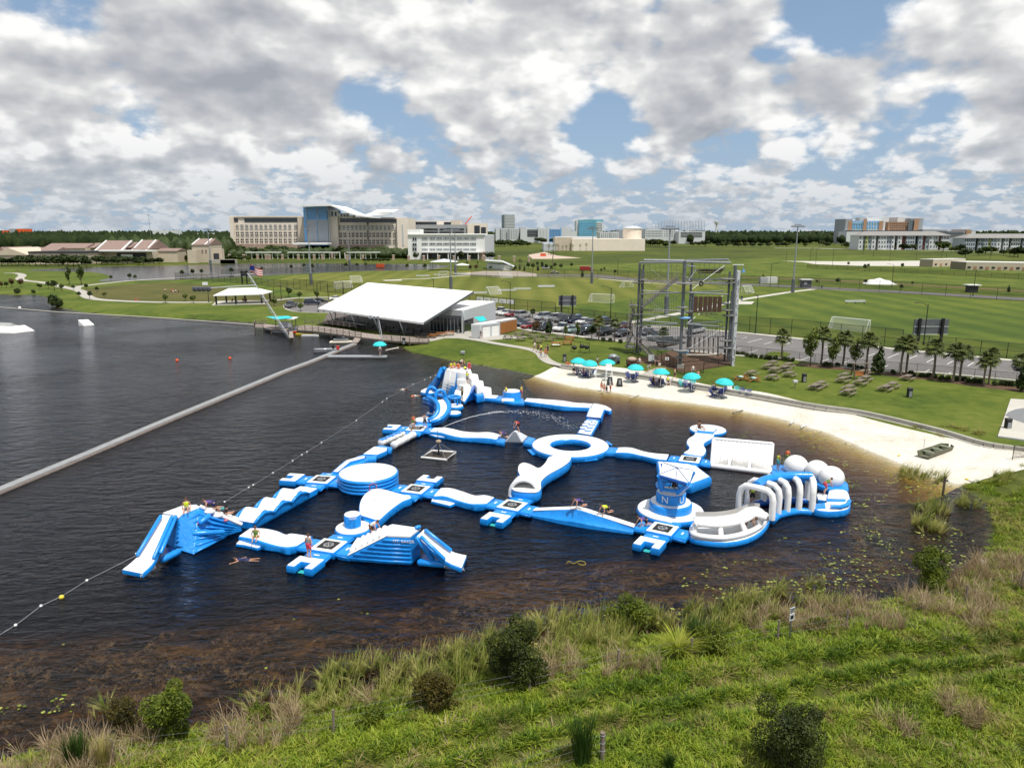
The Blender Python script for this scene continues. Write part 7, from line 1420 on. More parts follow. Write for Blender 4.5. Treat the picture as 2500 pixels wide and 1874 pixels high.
for k,x,y,Ln,W_,m,a_,lb,nm in[('g',835,862,5.0,1.0,'yellow',.1,'long yellow banana boat moored behind the pier','banana_boat'),('g',870,880,3.6,.7,'wpaint',.08,'white board floating in front of the yellow boat','paddleboard'),('g',775,818,4.2,.8,'skyb',.1,'blue tube boat behind the yellow banana boat','tube_boat'),('g',790,775,4.0,.75,'hz_w',.08,'pale green board stacked at the back of the moored boats','paddleboard'),('g',665,832,1.2,.9,'orange',.2,'short orange boat end beside the pier','orange_boat'),('g',360,800,3.6,1.3,'lgrey',-.5,'grey boat with a covered bow beside the small dock','grey_boat'),('g',480,825,3.4,1.6,'hz_w',-.1,'pale flat float in front of the dock hut','flat_float')]:
 p=at_z(*K(k,x,y),.15);t=root(nm,p,lb,'boat','small boats moored by the dock');hull_boat(t,(p. x,p. y,-.02),Ln,W_,.38,a_,M[m],nose=.3);MB(). box((p. x,p. y,.3),(Ln*.6,W_*.4,.1),a_). build('deck_pad',M[m]if m!='yellow' else M['wood'],t,bevel=.03)
p=at_z(*K('g',1285,965),.1);t=root('jet_ski_float',p,'cream drive on float carrying the grey jet ski','float');MB(). box((p. x,p. y,.12),(4.4,1.9,.3),.12). build('float_body',mat('cream_plastic',(.55,.50,.40),.6),t,bevel=.1)
t=root('jet_ski',(p. x,p. y,.3),'grey jet ski parked on the cream float','jet ski');hull_boat(t,(p. x,p. y,.28),3.0,1.05,.45,.12,M['steel'],nose=.5);MB(). box((p. x-.35,p. y,.88),(1.3,.4,.28),.12). build('seat',M['black'],t,bevel=.08);MB(). box((p. x+.5,p. y+.05,.95),(.5,.6,.35),.12). build('console',M['steel2'],t,bevel=.1);MB(). tube([(p. x+.4,p. y-.4,1.2),(p. x+.4,p. y+.4,1.22)],.03,5). build('handlebar',M['black'],t)
p=at_z(*K('g',1075,1090),.1);t=root('motor_boat',p,'grey motor boat moored beside the floating walkway','boat');hull_boat(t,(p. x,p. y,-.05),4.2,1.6,.6,.15+math. pi,M['grey'],nose=.3);MB(). box((p. x,p. y,.5),(.4,1.2,.1),.15). build('seat',M['wpaint'],t);MB(). box((p. x+1.5,p. y,.9),(.4,.4,.7)). build('outboard_motor',M['black'],t,bevel=.08);MB(). box((p. x+2.3,p. y+.2,.75),(.5,.5,.7)). build('fuel_box',M['red'],t,bevel=.06)
def ramp(label,pts_top,zs_,name='ski_ramp'):
 w=[at_z(x,y,z)for(x,y),z in zip(pts_top,zs_)];t=root(name,w[0],label,'ski ramp','white ski ramps on the lake');n=len(w);MB(). add(w+[Vector((p. x,p. y,-.1))for p in w],[tuple(range(n)),tuple(reversed(range(n,2*n)))]+[(i,n+i,n+(i+1)%n,(i+1)%n)for i in range(n)]). build('ramp_deck',M['wpaint'],t);return t
ramp('lone small white ski ramp on the open lake',[K('n',632,268),K('n',712,263),K('n',762,305),K('n',680,313)],[1.3,1.3,.12,.12])
ramp('low front part of the white ski ramp group at the left edge',[K('n',0,318),K('n',75,322),K('n',200,308),K('n',278,352),K('n',115,372),K('n',-40,365)],[1.2,1.2,1.1,.12,.12,.3]);ramp('taller rear part of the white ski ramp group at the left edge',[K('n',-30,288),K('n',90,292),K('n',150,312),K('n',-30,312)],[1.7,1.6,.6,.8])
def buoy(px,z,r,m,lb,grp):
 p=at_z(*px,z);t=root('buoy',p,lb,'buoy',grp);MB(). ball((p. x,p. y,.05),r,12,8). build('ball',M[m],t,smooth=True);MB(). tube([(p. x,p. y,r*.8),(p. x,p. y,r*1.35)],r*.2,6). build('eyelet',M['steel2'],t)
buoy((432,877),.2,.26,'orange','orange red marker buoy on the open lake, left of two','orange marker buoys');buoy((561,872),.2,.26,'orange','orange red marker buoy on the open lake, right of two','orange marker buoys');buoy((48,750),.2,.4,'wpaint','white buoy near the floating line at upper left','white buoys');buoy(K('o',1800,1200),.1,.26,'wpaint','white ball stranded in the reeds at the right shore','white buoys');buoy((150,1455),.1,.15,'yellow','yellow float on the lower left buoy line','floats of the buoy line')
lp=[K(1,880,337),K(1,805,372),K(1,718,407),K(1,543,477),K(1,150,688),K(1,85,740),(870,1026),K(4,600,95),K(4,430,203),K(4,370,238),K(4,262,307),K(4,30,450),K(5,1700,15),K(5,1645,45),K(5,1350,222)]
for i,p in enumerate(lp):buoy(p,.05,.075,'wpaint','small white float on the thin line left of the inflatable course','floats of the buoy line')
for p in(K(5,265,860),K(5,165,1100),(212,1416),(100,1478),(38,1525)):buoy(p,.05,.085,'wpaint','small white float on the line off the left climbing tower','floats of the buoy line')
rp=root('float_line',at_z(900,1010,0),'thin pale rope joining the small white floats','rope');MB(). tube([at_z(*p,.03)for p in lp],.009,4). build('rope',M['lgrey'],rp);MB(). tube([at_z(*p,.03)for p in(K(5,265,880),(212,1416),(150,1455),(100,1478),(38,1525),(-20,1560))],.009,4). build('rope',M['lgrey'],rp)
for k,a,b,m,lb in(('l',(370,1475),(510,1425),'wpaint','white pole with a yellow end on the wet sand by the boat'),('m',(940,520),(1030,492),'conc2','pale pole lying in the tea coloured shallows'),(3,(1485,130),(1550,97),'hz_w','pale pole in the shallows, left one of two'),(3,(1585,165),(1668,138),'hz_w','greenish pole in the shallows, right one of two'),('o',(1655,472),(1740,500),'wpaint','white plank lying by the right shore'),('m',(1935,668),(2030,640),'steel2','dark stick lying at the waterline')):
 A,B=L(*K(k,*a),.06),L(*K(k,*b),.06);t=root('pole',A,lb,'pole','loose poles on the shore');MB(). tube([A,B],.06,6). build('shaft',M[m],t);MB(). tube([A-(B-A). normalized()*.1,A+(B-A). normalized()*.25],.085,6). build('end_grip',M['yellow']if m=='wpaint' else M[m],t)
p=at_z(*K('o',1447,600),0);pt=at_y(*K('o',1472,440),p. y);t=root('piling',p,'dark leaning piling standing in the weedy shallows','piling');MB(). tube([p-Vector((0,0,1)),pt],[.11,.09],8). build('shaft',M['bark'],t);MB(). box(pt-Vector((-.1,0,.4)),(.35,.1,.12)). build('cleat',M['black'],t)
# ------------ picnic shelter
e0,e1=GK('a',1860,938),GK('b',560,1440);z1=3.6;z2=5.2;t=root('picnic_shelter',e0,'open picnic shelter with a white hipped roof on dark posts','shelter')
c4=[at_z(*K('a',1842,852),z1),at_z(*K('b',562,1312),z1)];dpt=Vector((0,9,0));rr0,rr1=c4[0]. lerp(c4[1],.2)+dpt*.5,c4[0]. lerp(c4[1],.75)+dpt*.5;rr0. z=rr1. z=z2;v=[c4[0],c4[1],c4[1]+dpt,c4[0]+dpt,rr0,rr1]
MB(). add(v+[p-Vector((0,0,.25))for p in v[:4]],[(0,1,5,4),(1,2,5),(2,3,4,5),(3,0,4),(0,6,7,1),(1,7,8,2),(2,8,9,3),(3,9,6,0),(9,8,7,6)]). build('roof',M['wpaint'],t)
for u in(.03,.42,.95):
 for s in(.08,.92):q=c4[0]. lerp(c4[1],u)+dpt*s;MB(). box((q. x,q. y,z1/2+.2),(.4,.4,z1-.4)). build('post',M['black'],t)
sl=[GK('a',1830,942),GK('b',595,1452),GK('b',560,1408),GK('a',1870,905)];MB(). prism([(p. x,p. y)for p in sl],.62,.74). build('floor_slab',M['conc2'],t)
# ------------ picnic tables, bins, swing, pods
def picnic(m):
 t=root('picnic_table',(0,0,0),'x','picnic table','wooden picnic tables on the lawn')
 for i in range(5):MB(). box((0,-.32+i*.16,.76),(1.9,.145,.045)). build('top_plank',M[m],t)
 for s in(-1,1):
  for j in range(2):MB(). box((0,s*(.66+j*.15),.45),(1.9,.14,.045)). build('bench_plank',M[m],t)
  for x in(-.72,.72):MB(). beam((x,s*.62,0),(x,s*.2,.74),.09,.045). build('leg',M[m],t)
 for x in(-.72,.72):MB(). beam((x,-.78,.42),(x,.78,.42),.05,.09). build('cross_beam',M[m],t)
 return t
PT=picnic('wood');PT2=picnic('wood2')
tk=GK('k',1200,1180);tk2=GK('k',1430,1100);TA=math. atan2(tk2. y-tk. y,tk2. x-tk. x)
for k,x,y,lb in[('k',655,815,'picnic table pushed against another, farthest of the left lawn group'),('k',585,870,'picnic table of the left lawn group, one row in from the farthest'),('k',690,925,'picnic table in the middle of the left lawn group'),('k',835,895,'picnic table end to end with the middle one of the left group'),('k',885,850,'picnic table at the upper right of the left lawn group'),('k',335,970,'picnic table behind the two wooden loungers'),('k',645,1030,'lone picnic table below the left lawn group'),('k',905,985,'picnic table left of the trash can on the lawn'),('k',1290,1180,'front table of the long pair in the centre of the lawn'),('k',1375,1135,'rear table of the long pair in the centre of the lawn'),('k',1740,1005,'picnic table beside the left side of the log swing'),('k',1700,1070,'picnic table in front of the log swing, to its left'),('k',1960,1110,'picnic table in front of the log swing, to its right'),('k',1800,1195,'rear table of the pair nearest the beach'),('k',1780,1260,'front table of the pair nearest the beach'),('k',2045,1050,'picnic table touching the right side of the log swing'),('k',2010,960,'picnic table behind the right side of the log swing'),('l',240,848,'front table of the pair right of the log swing'),('l',310,818,'rear table of the pair right of the log swing'),('l',455,745,'lone picnic table below the two close palms')]:
 q=GK(k,x,y);place(PT,(q. x,q. y,.62),TA,lb)
for k,x,y,lb in[('h',1605,705,None),('h',1745,670,None),('h',1778,730,None),('h',1852,655,None),('h',1950,700,None),('h',2010,755,None),('h',2105,680,None),('h',2165,735,None),('i',580,745,None)]:
 q=GK(k,x,y);place(PT,(q. x,q. y,.62),-.35,lb or 'grey picnic table on the lawn between the container and the car park')
for k,x,y,lb in[('i',770,775,'orange brown picnic table, rear one near the black pod swings'),('i',730,865,'orange brown picnic table beside the black pod swings'),('i',490,900,'orange brown picnic table with white towels on top'),('h',575,690,'red brown hexagonal terrace table, left of three'),('h',700,668,'red brown terrace table, middle of three'),('h',820,655,'red brown terrace table, right of three')]:
 q=GK(k,x,y);place(PT2,(q. x,q. y,.62),.1,lb,'orange brown picnic tables')
q=GK('i',455,868,1.4);t=root('towels',q,'white towels heaped on the orange brown picnic table','towel');MB(). box((q. x,q. y,1.46),(.9,.5,.12),.1). build('folded_towel',M['wpaint'],t,bevel=.04);MB(). box((q. x+.7,q. y,1.44),(.5,.5,.08),.4). build('spread_towel',M['wpaint'],t,bevel=.02)
can0=root('trash_can',(0,0,0),'x','trash can','grey and black trash cans');MB(). box((0,0,.5),(.55,.5,1.0)). build('bin_body',M['black'],can0,bevel=.03);MB(). box((0,-.27,.45),(.38,.03,.75)). build('door_panel',M['steel'],can0);MB(). box((0,0,1.12),(.6,.55,.25)). build('hood',M['dark'],can0,bevel=.06)
for k,x,y,lb in[('i',665,1210,'trash can beside the curved footpath above the beach'),('k',1120,1060,'trash can in the middle of the picnic lawn'),('l',472,905,'trash can alone on the right lawn'),('l',1418,1215,'trash can on the pale court slab'),('h',200,775,'trash can in front of the boardwalk railing'),('h',1145,690,'trash can at the end of the grey container'),('h',938,628,'trash can by the glazed annex front'),('e',1420,1135,'black bin by the far field fence'),('e',335,1288,'black bin on the bench slab right of the tower')]:
 q=GK(k,x,y);place(can0,(q. x,q. y,.62),0,lb)
q=GK('k',985,1150);t=root('grill',q,'small grey grill on a post on the lawn','grill');MB(). tube([q,q+Vector((0,0,.8))],.05,6). build('post',M['steel2'],t);MB(). box(q+Vector((0,0,.95)),(.6,.45,.35)). build('firebox',M['lgrey'],t,bevel=.05)
a,b=GK('k',1850,1010),GK('k',2050,1010);t=root('log_swing',a,'rough log A frame swing among the picnic tables','swing');zt_=2.3;dx=(b-a)
for p in(a,b):
 for s in(-.7,.7):MB(). tube([p+Vector((0,s,0)),p+Vector((0,0,zt_))],.1,7). build('log_leg',M['bark'],t)
MB(). tube([a+Vector((-.3,0,zt_)),b+Vector((.3,0,zt_))],.1,7). build('log_beam',M['wood'],t);c=(a+b)/2;MB(). box((c. x,c. y,1.15),(1.5,.5,.08)). build('seat',M['wood2'],t);MB(). box((c. x,c. y+.25,1.45),(1.5,.06,.5)). build('backrest',M['wood2'],t)
for s in(-.6,.6):MB(). tube([(c. x+s,c. y,1.15),(c. x+s,c. y,.6+zt_)],.015,4). build('chain',M['steel2'],t)
a,b=GK('i',800,1000),GK('i',1180,1045);t=root('pod_swings',a,'frame with three black hanging pods on the lawn','swing')
for p in(a,a. lerp(b,.5),b):MB(). tube([p,p+Vector((0,0,1.9))],.04,6). build('upright',M['black'],t)
MB(). tube([a+Vector((0,0,1.9)),b+Vector((0,0,1.9))],.04,6). build('top_bar',M['black'],t)
for u,z in((.18,.75),(.6,1.15),(.86,1.1)):q=a. lerp(b,u);MB(). ball((q. x,q. y,.6+z),.48,12,8,.8). build('pod',M['black'],t,smooth=True)
for i,(x,y,lb)in enumerate(((170,1030,'cedar lounger with a turquoise towel, left of two'),(360,1050,'cedar lounger with a turquoise towel, right of two'))):
 q=GK('k',x,y);t=root('lounger',q,lb,'lounger','cedar loungers above the beach')
 for j in range(6):MB(). box((q. x+(-.75+j*.3),q. y,.98),(.2,.9,.05),.25). build('slat',M['wood2'],t)
 for s in(-1,1):MB(). beam((q. x-1,q. y+s*.45-.2,.62),(q. x+1,q. y+s*.45+.3,1.35),.08,.08). build('side_rail',M['wood2'],t);MB(). beam((q. x+1,q. y+s*.45,.62),(q. x-.7,q. y+s*.45,1.3),.08,.08). build('leg',M['wood2'],t)
 w=root('towel',(q. x,q. y,1.05),'turquoise striped towel spread on the %s cedar lounger'%('left','right')[i],'towel','turquoise towels');MB(). box((q. x,q. y,1.12),(1.0,.8,.1),.3). build('cloth',M['tealp'],w,bevel=.04);MB(). box((q. x+.1,q. y,1.18),(.3,.78,.04),.3). build('stripe',M['wpaint'],w)
# ------------ beach umbrellas and chairs
def umbrella_proto():
 t=root('beach_umbrella',(0,0,0),'x','umbrella','turquoise umbrellas along the beach');r=1.22
 for i in range(8):
  a0,a1=i*math. pi/4,(i+1)*math. pi/4;vs=[];fs=[];N=5
  for j in range(N+1):
   u=j/N;rr_=r*math. sin(u*1.25)/math. sin(1.25);z=2.72-.62*(1-math. cos(u*1.25))/(1-math. cos(1.25))
   for a_,s in((a0,0),((a0+a1)/2,-.05*u),(a1,0)):vs. append((rr_*math. cos(a_)*(1-.04*(s!=0)*u),rr_*math. sin(a_)*(1-.04*(s!=0)*u),z+s*.5))
  for j in range(N):
   for k in(0,1):fs. append((j*3+k,j*3+k+1,j*3+4+k,j*3+3+k))
  vs+=[(r*math. cos(a0),r*math. sin(a0),1.98),(r*math. cos(a1),r*math. sin(a1),1.98)];n=len(vs);fs. append((n-2,n-1,n-3,n-5));MB(). add(vs,fs). build('canopy_panel',M['teal'],t,smooth='auto')
  MB(). tube([(0,0,2.66),(r*.97*math. cos(a0),r*.97*math. sin(a0),2.07)],.012,4). build('rib',M['steel2'],t)
 MB(). tube([(0,0,-.1),(0,0,2.82)],.028,6). build('pole',M['wpaint'],t);MB(). lathe([(.28,0),(.28,.08),(.05,.12)],(0,0,0),12). build('base',M['steel2'],t);return t
UM=umbrella_proto();um_l=['leftmost','second from the left','third from the left','fourth from the left','fifth from the left','sixth from the left','rightmost']
for i,(x,y)in enumerate(((435,300),(548,325),(728,318),(985,370),(1232,418),(1535,462),(1833,522))):
 q=L(*K('m',x,y));o=place(UM,q,.3*i,'turquoise beach umbrella, %s of the seven in the row'%um_l[i]);o. rotation_euler=(.06*math. sin(i*2.3),.05*math. cos(i*1.7),.3*i)
q=GK('g',1815,1150,.4);place(UM,(q. x,q. y,.2),0,'turquoise umbrella alone on the side pontoon below the boardwalk','turquoise umbrella on the pontoon')
def adirondack(m,nm):
 t=root('beach_chair',(0,0,0),'x','chair','adirondack chairs on the sand')
 for i in range(5):MB(). beam((-.24+i*.12,.1,.32),(-.30+i*.15,.62,1.08-.06*abs(i-2)),.1,.025). build('back_slat',M[m],t)
 for i in range(4):MB(). box((0,-.32+i*.13,.38-i*.02),(.55,.11,.025)). build('seat_slat',M[m],t)
 for s in(-1,1):MB(). box((s*.36,-.08,.58),(.14,.75,.03)). build('armrest',M[m],t);MB(). box((s*.3,-.36,.28),(.05,.09,.58)). build('leg',M[m],t);MB(). beam((s*.3,-.3,.3),(s*.3,.5,.06),.03,.12). build('leg',M[m],t)
 return t
CHR={'navy':adirondack('navy','n'),'teal':adirondack('tealp','t'),'white':adirondack('wpaint','w')}
for x,y,m,rz,lb in[(440,298,'navy',.3,'navy chair in the shade of the leftmost umbrella'),(495,312,'navy',1.2,'navy chair between the two left umbrellas, to the left'),(515,322,'navy',-.5,'navy chair just in front of another near the second umbrella'),(570,305,'navy',-1.2,'navy chair right of the second umbrella pole'),(600,318,'white',-.6,'white chair at the right of the second umbrella'),(930,335,'navy',.4,'navy chair left of the fourth umbrella pole'),(975,360,'navy',0,'navy chair in front of the fourth umbrella pole'),(985,340,'navy',-.8,'navy chair right behind the fourth umbrella pole'),(1165,400,'navy',.8,'navy chair left of the fifth umbrella'),(1190,385,'navy',1.5,'navy chair half hidden at the fifth umbrella'),(1225,405,'navy',-.4,'navy chair at the fifth umbrella pole'),(1245,385,'navy',-1.4,'navy chair right of the fifth umbrella pole'),(1300,395,'white',.2,'white chair by the wall right of the fifth umbrella'),(1440,412,'teal',.2,'turquoise chair left of the sixth umbrella'),(1485,420,'navy',.1,'navy chair beside the turquoise one at the sixth umbrella'),(1545,400,'teal',-.4,'turquoise chair under the sixth umbrella'),(1535,447,'navy',.2,'navy chair with a dark towel in the sixth umbrella shade'),(1755,462,'navy',2.6,'navy chair at the upper left of the rightmost umbrella'),(1742,507,'navy',.9,'navy chair at the lower left of the rightmost umbrella'),(1830,480,'navy',-1.2,'navy chair at the pole of the rightmost umbrella'),(1815,503,'navy',-.6,'navy chair in front of the rightmost umbrella pole'),(1890,468,'white',-.5,'white chair right of the rightmost umbrella pole'),(1965,482,'teal',-.3,'turquoise chair, first of three in a row by the wall'),(2022,497,'navy',-.3,'navy chair, middle of three in a row by the wall'),(2083,513,'navy',-.3,'navy chair, last of three in a row by the wall')]:
 q=L(*K('m',x,y));place(CHR[m],q,rz,lb)
q=L(*K('m',735,355));t=root('lifeguard_chair',q,'tall white lifeguard chair beside the third umbrella','lifeguard chair')
for sx in(-.4,.4):
 for sy in(-.4,.4):MB(). beam(q+Vector((sx*1.3,sy*1.3,0)),q+Vector((sx,sy,1.7)),.08). build('leg',M['wpaint'],t)
for z in(.4,.8,1.2):MB(). box(q+Vector((0,-.46,z)),(.95,.06,.08)). build('rung',M['wpaint'],t)
MB(). box(q+Vector((0,0,1.7)),(.9,.85,.07)). build('seat',M['wpaint'],t);MB(). box(q+Vector((0,.4,2.1)),(.9,.05,.8)). build('backrest',M['wpaint'],t)
for x,y,lb in((745,392,'black A frame sign on the sand, left of two'),(838,405,'black A frame sign with pale lettering, right of two')):
 q=L(*K('m',x,y));t=root('sandwich_board',q,lb,'sign','black sandwich boards')
 for s in(-1,1):MB(). add([q+Vector((-.42,s*.42,0)),q+Vector((.42,s*.42,0)),q+Vector((.3,s*.05,1.15)),q+Vector((-.3,s*.05,1.15)),q+Vector((-.42,s*.42-.03,0)),q+Vector((.42,s*.42-.03,0)),q+Vector((.3,s*.05-.03,1.15)),q+Vector((-.3,s*.05-.03,1.15))],[(0,1,2,3),(7,6,5,4),(4,5,1,0),(5,6,2,1),(6,7,3,2),(7,4,0,3)]). build('board',M['black'],t)
 for i in range(3):MB(). box(q+Vector((0,-.33+.0+i*.07,.45+i*.22)),(.3,.03,.09)). build('print_block',M['lgrey'],t)
q=at_z(*K('g',1970,1050),.5);t=root('launch_ramp',q,'pale board ramp beside the pontoon umbrella','ramp');MB(). beam(at_z(*K('g',1890,1075),.4),at_z(*K('g',2065,1040),.9),.9,.1). build('ramp_board',M['conc2'],t);MB(). beam(at_z(*K('g',1890,1085),.3),at_z(*K('g',2065,1050),.6),.7,.1). build('ramp_support',M['wood'],t)
q=at_z(*K('h',995,905),.6);t=root('drain_box',q,'small grey box on the lawn below the footpath','box');MB(). box(q+Vector((0,0,.2)),(.7,.5,.4)). build('lid_box',M['steel'],t,bevel=.04);MB(). box(q+Vector((0,0,.43)),(.74,.54,.05)). build('lid',M['lgrey'],t)
for k,l_,sz in(('k',[(140,655,50),(205,660,55),(275,682,58),(330,690,45),(405,700,48),(475,708,60),(540,720,60),(600,725,50),(680,735,85),(820,740,60),(885,752,65),(945,752,45)],'leaf2'),('k',[(1435,820,80),(1520,830,75),(1630,830,50),(1805,845,55),(1895,870,80),(2175,900,60),(2000,880,50)],'leaf1'),('l',[(320,682,42),(480,690,30),(515,705,42),(590,715,50),(650,712,52),(720,718,35),(775,738,42),(835,745,46),(925,748,46),(990,750,40),(1045,768,50),(1105,770,56),(1160,775,45),(1300,795,50),(1350,790,45),(1400,795,55),(1450,800,55)],'leaf1')):
 for x,y,h in l_:tree_at('bush',k,x,y,h,'round clipped shrub in the row beside the picket fence','shrubs beside the picket fence')
for k,x,y,h,kd,lb in[('i',75,625,270,'rr','reddish tree at the left of the front car row'),('i',340,655,400,'c1','dark conical tree in front of the silver wagon'),('i',690,700,260,'tl','light green thin tree in front of the white pickup'),('i',935,725,350,'t1','full green tree in front of the white coupe'),('i',1230,745,320,'r1','dark tree next to the nearest car park palm'),('h',1935,420,140,'r1','round tree on the parking island by the silver wagon'),('k',1215,825,600,'tl','tallest light green tree among the palms'),('k',1545,850,480,'tl','thin light green tree between two tall palms'),('k',1890,855,450,'tl','thin pale tree left of the rightmost lawn palm'),('l',172,690,330,'c1','dark conical tree between the palms on the right'),('l',1548,850,310,'c1','dense dark tree at the right picture edge'),('i',1600,800,90,'bush','clipped shrub between the two car park palms'),('i',1470,790,90,'bush','clipped shrub right of the nearest car park palm'),('i',1830,830,90,'bush','clipped shrub at the foot of the stairs')]:tree_at(kd,k,x,y,h,lb)
for i,(k,x,y,h,lb)in enumerate([('i',1370,780,500,'palm in front of the car park left of the rope tower'),('i',1705,800,440,'shorter palm beside the rope tower stairs'),('j',715,1300,270,'small palm seen through the rope tower'),('k',785,735,445,'full crowned palm by itself right of the climbing tower'),('k',1375,800,510,'palm just right of the tallest green tree'),('k',1700,830,540,'tallest palm of the lawn row'),('k',2055,880,540,'palm at the end of the lawn tree row'),('l',390,700,345,'thin palm, left one of the close pair'),('l',440,688,375,'taller palm, right one of the close pair'),('l',695,720,360,'lone palm in front of the grey scoreboard'),('l',890,765,345,'palm leaning at the left of the middle pair'),('l',960,755,355,'palm at the right of the middle pair'),('l',1190,800,315,'left palm of the last pair on the right'),('l',1235,785,320,'right palm of the last pair on the right'),('l',1530,800,320,'palm behind the dense dark tree at the right edge'),('j',540,1090,100,'low palm seen left of the tower mid column')]):
 q=L(*K(k,x,y));Hh=ztop(q. y,K(k,x,y-h)[1])-q. z;place(PALM[i%3],q,i*1.3,lb,'sabal palms of the park',Hh/6.4)
# ------------ high ropes tower
LF,MF,RF,MK=GK('j',405,1350),GK('j',930,1545),GK('j',1558,1465),GK('j',1030,1335);HT=16.4
t=root('ropes_tower',MF,'grey steel high ropes course tower with platforms, stairs and hanging obstacles','ropes course')
def pp(A,B,x,y,off=0.0):
 n=(B-A). cross(Vector((0,0,1))). normalized();dr=raydir(*K('j',x,y));o=Vector((0,0,CH));q=o+dr*((A-o). dot(n)/dr. dot(n));return q+n*off
PL={1:(LF,MF),2:(MF,RF),3:(LF,MK),4:(MK,RF)}
def J(p,x,y):return pp(*PL[p],x,y)
for A,r,h,d in((LF,.2,HT,(-.3,0)),(LF,.16,HT-.3,(.5,.6)),(LF,.14,HT-1,(.1,-.3)),(MF,.25,HT+.9,(0,0)),(MK,.2,HT,(0,0)),(MK,.22,11,(.5,.2)),(RF,.26,HT,(0,0)),(RF,.18,HT-1,(-.7,.5)),(RF,.16,HT-2,(.6,.4)),(RF,.16,HT-4,(-.4,-.3))):
 MB(). tube([A+Vector((d[0],d[1],-.2)),A+Vector((d[0],d[1],h-.6))],r,10). build('column',M['steel2'],t,smooth='auto')
MB(). box(MF+Vector((0,0,.3)),(1.1,1.1,.7)). build('footing',M['conc'],t)
for p,a,b,r in((1,(430,213),(985,203),.17),(3,(475,180),(990,186),.17),(2,(1000,200),(1575,215),.17),(4,(1010,186),(1545,174),.17),(1,(440,610),(955,592),.11),(3,(450,568),(945,594),.11),(2,(1000,590),(1540,613),.11),(4,(1015,592),(1485,572),.11),(1,(430,1013),(905,990),.11),(3,(470,950),(900,980),.1),(2,(985,985),(1480,1025),.11),(4,(1010,985),(1465,960),.11),(1,(340,858),(905,890),.1),(4,(1020,432),(1540,420),.12),(2,(1000,470),(1540,465),.09),(2,(1040,440),(1140,300),.07),(2,(1000,250),(1130,262),.1),(4,(1120,320),(1500,285),.08),(3,(460,800),(1000,820),.08),(4,(1020,830),(1520,800),.08),(4,(1020,1140),(1520,1150),.08),(1,(500,1290),(900,1310),.12),(2,(960,1300),(1500,1290),.08),(3,(430,1150),(1000,1140),.1),(1,(430,1170),(940,1230),.06)):
 MB(). tube([J(p,*a),J(p,*b)],r,8). build('beam',M['steel'],t,smooth='auto')
dk=mat('deck_grating',(.23,.225,.22),.8,var=.15)
for x,y,r,base,m in((405,458,1.05,LF,dk),(460,425,.9,LF,dk),(985,468,1.35,MF,dk),(1010,398,.8,MK,dk),(1545,457,1.2,RF,dk),(1530,412,1.2,RF,dk),(380,860,1.05,LF,dk),(455,800,.7,LF,dk),(1000,830,1.25,MK,dk),(992,905,.95,MF,M['skyb']),(960,772,.9,MF,dk),(1545,873,1.05,RF,dk),(1520,805,1.0,RF,dk),(1500,720,.8,RF,dk),(430,1170,.95,LF,dk),(960,1150,.9,MK,dk),(950,1218,.9,MK,dk),(945,1315,1.2,MF,dk),(965,1333,1.0,MF,M['skyb']),(1510,1190,1.0,RF,dk),(1510,1283,1.1,RF,dk),(930,1400,.8,MF,dk)):
 q=at_y(*K('j',x,y),base. y);MB(). lathe([(r*.85,-.2),(r,-.08),(r,0),(.01,.01)],q,14). build('platform',m,t)
def stair(a0,a1,b0,b1,n,rail=True,nm='step'):
 for i in range(n):u=(i+.5)/n;MB(). beam(a0. lerp(a1,u),b0. lerp(b1,u),.26,.05). build(nm,M['deckw'],t)
 for p,q in((a0,a1),(b0,b1)):
  MB(). beam(p,q,.08,.22). build('stringer',M['steel2'],t)
  if rail:
   for h in(.55,1.05):MB(). tube([p+Vector((0,0,h)),q+Vector((0,0,h))],.035,5). build('handrail',M['deckw'],t)
s0,s1=J(3,430,775),J(3,895,395);w=Vector((.25,-1.0,0));stair(s0,s1,s0+w,s1+w,30)
s0,s1=at_y(*K('j',375,1225),LF. y-.5),at_y(*K('j',610,1465),MF. y+1.5);w=Vector((.9,.6,0));stair(s0,s1,s0+w,s1+w,18)
for i in range(4):
 ya,yb=1270-i*130,1270-(i+1)*130;xa=262+i*14;s0,s1=at_y(*K('j',xa if i%2==0 else xa+62,ya),LF. y-.6),at_y(*K('j',xa+62 if i%2==0 else xa,yb),LF. y-.6);w=Vector((.15,.9,0));s0=s0+w*(i%2);s1=s1+w*(i%2);stair(s0,s1,s0+w,s1+w,10)
 q=at_y(*K('j',xa+50,yb),LF. y+.2);MB(). box(q,(1.7,1.8,.08)). build('landing',dk,t)
for x0,x1,yb in((245,300,1415),(350,378,1410),(300,330,1380)):a,b=at_y(*K('j',x0,yb),LF. y-.5),at_y(*K('j',x1,700),LF. y-.5);MB(). tube([a,b],.07,6). build('stair_post',M['deckw'],t)
q=at_y(*K('j',300,1272),LF. y-.4);MB(). box(q,(1.6,2.0,.25)). build('landing',dk,t)
brown=mat('brown_slats',(.075,.04,.028),.85,var=.25,vs=3)
for i in range(6):
 x=1082+i*60;a,b=pp(MF,RF,x,640,.6),pp(MF,RF,x+32,832,.6);MB(). box(((a. x+b. x)/2,(a. y+b. y)/2,(a. z+b. z)/2),(abs(b. x-a. x),.12,a. z-b. z)). build('hanging_slat',brown,t)
for i in range(5):y=300+i*11;MB(). beam(J(4,1130+i*12,y+(i%2)*6),J(4,1480-i*10,y),.3,.12). build('boat_plank',brown,t)
for a,b in(((1080,835),(1415,868)),((1190,870),(1320,890))):MB(). tube([J(2,*a),J(2,*b)],.07,5). build('plank',M['wood'],t)
MB(). tube([J(2,1200+22*math. cos(a),478+26*math. sin(a))for a in np. linspace(0,6.283,13)[:-1]],.13,6,closed=True). build('tyre',M['black'],t,smooth=True)
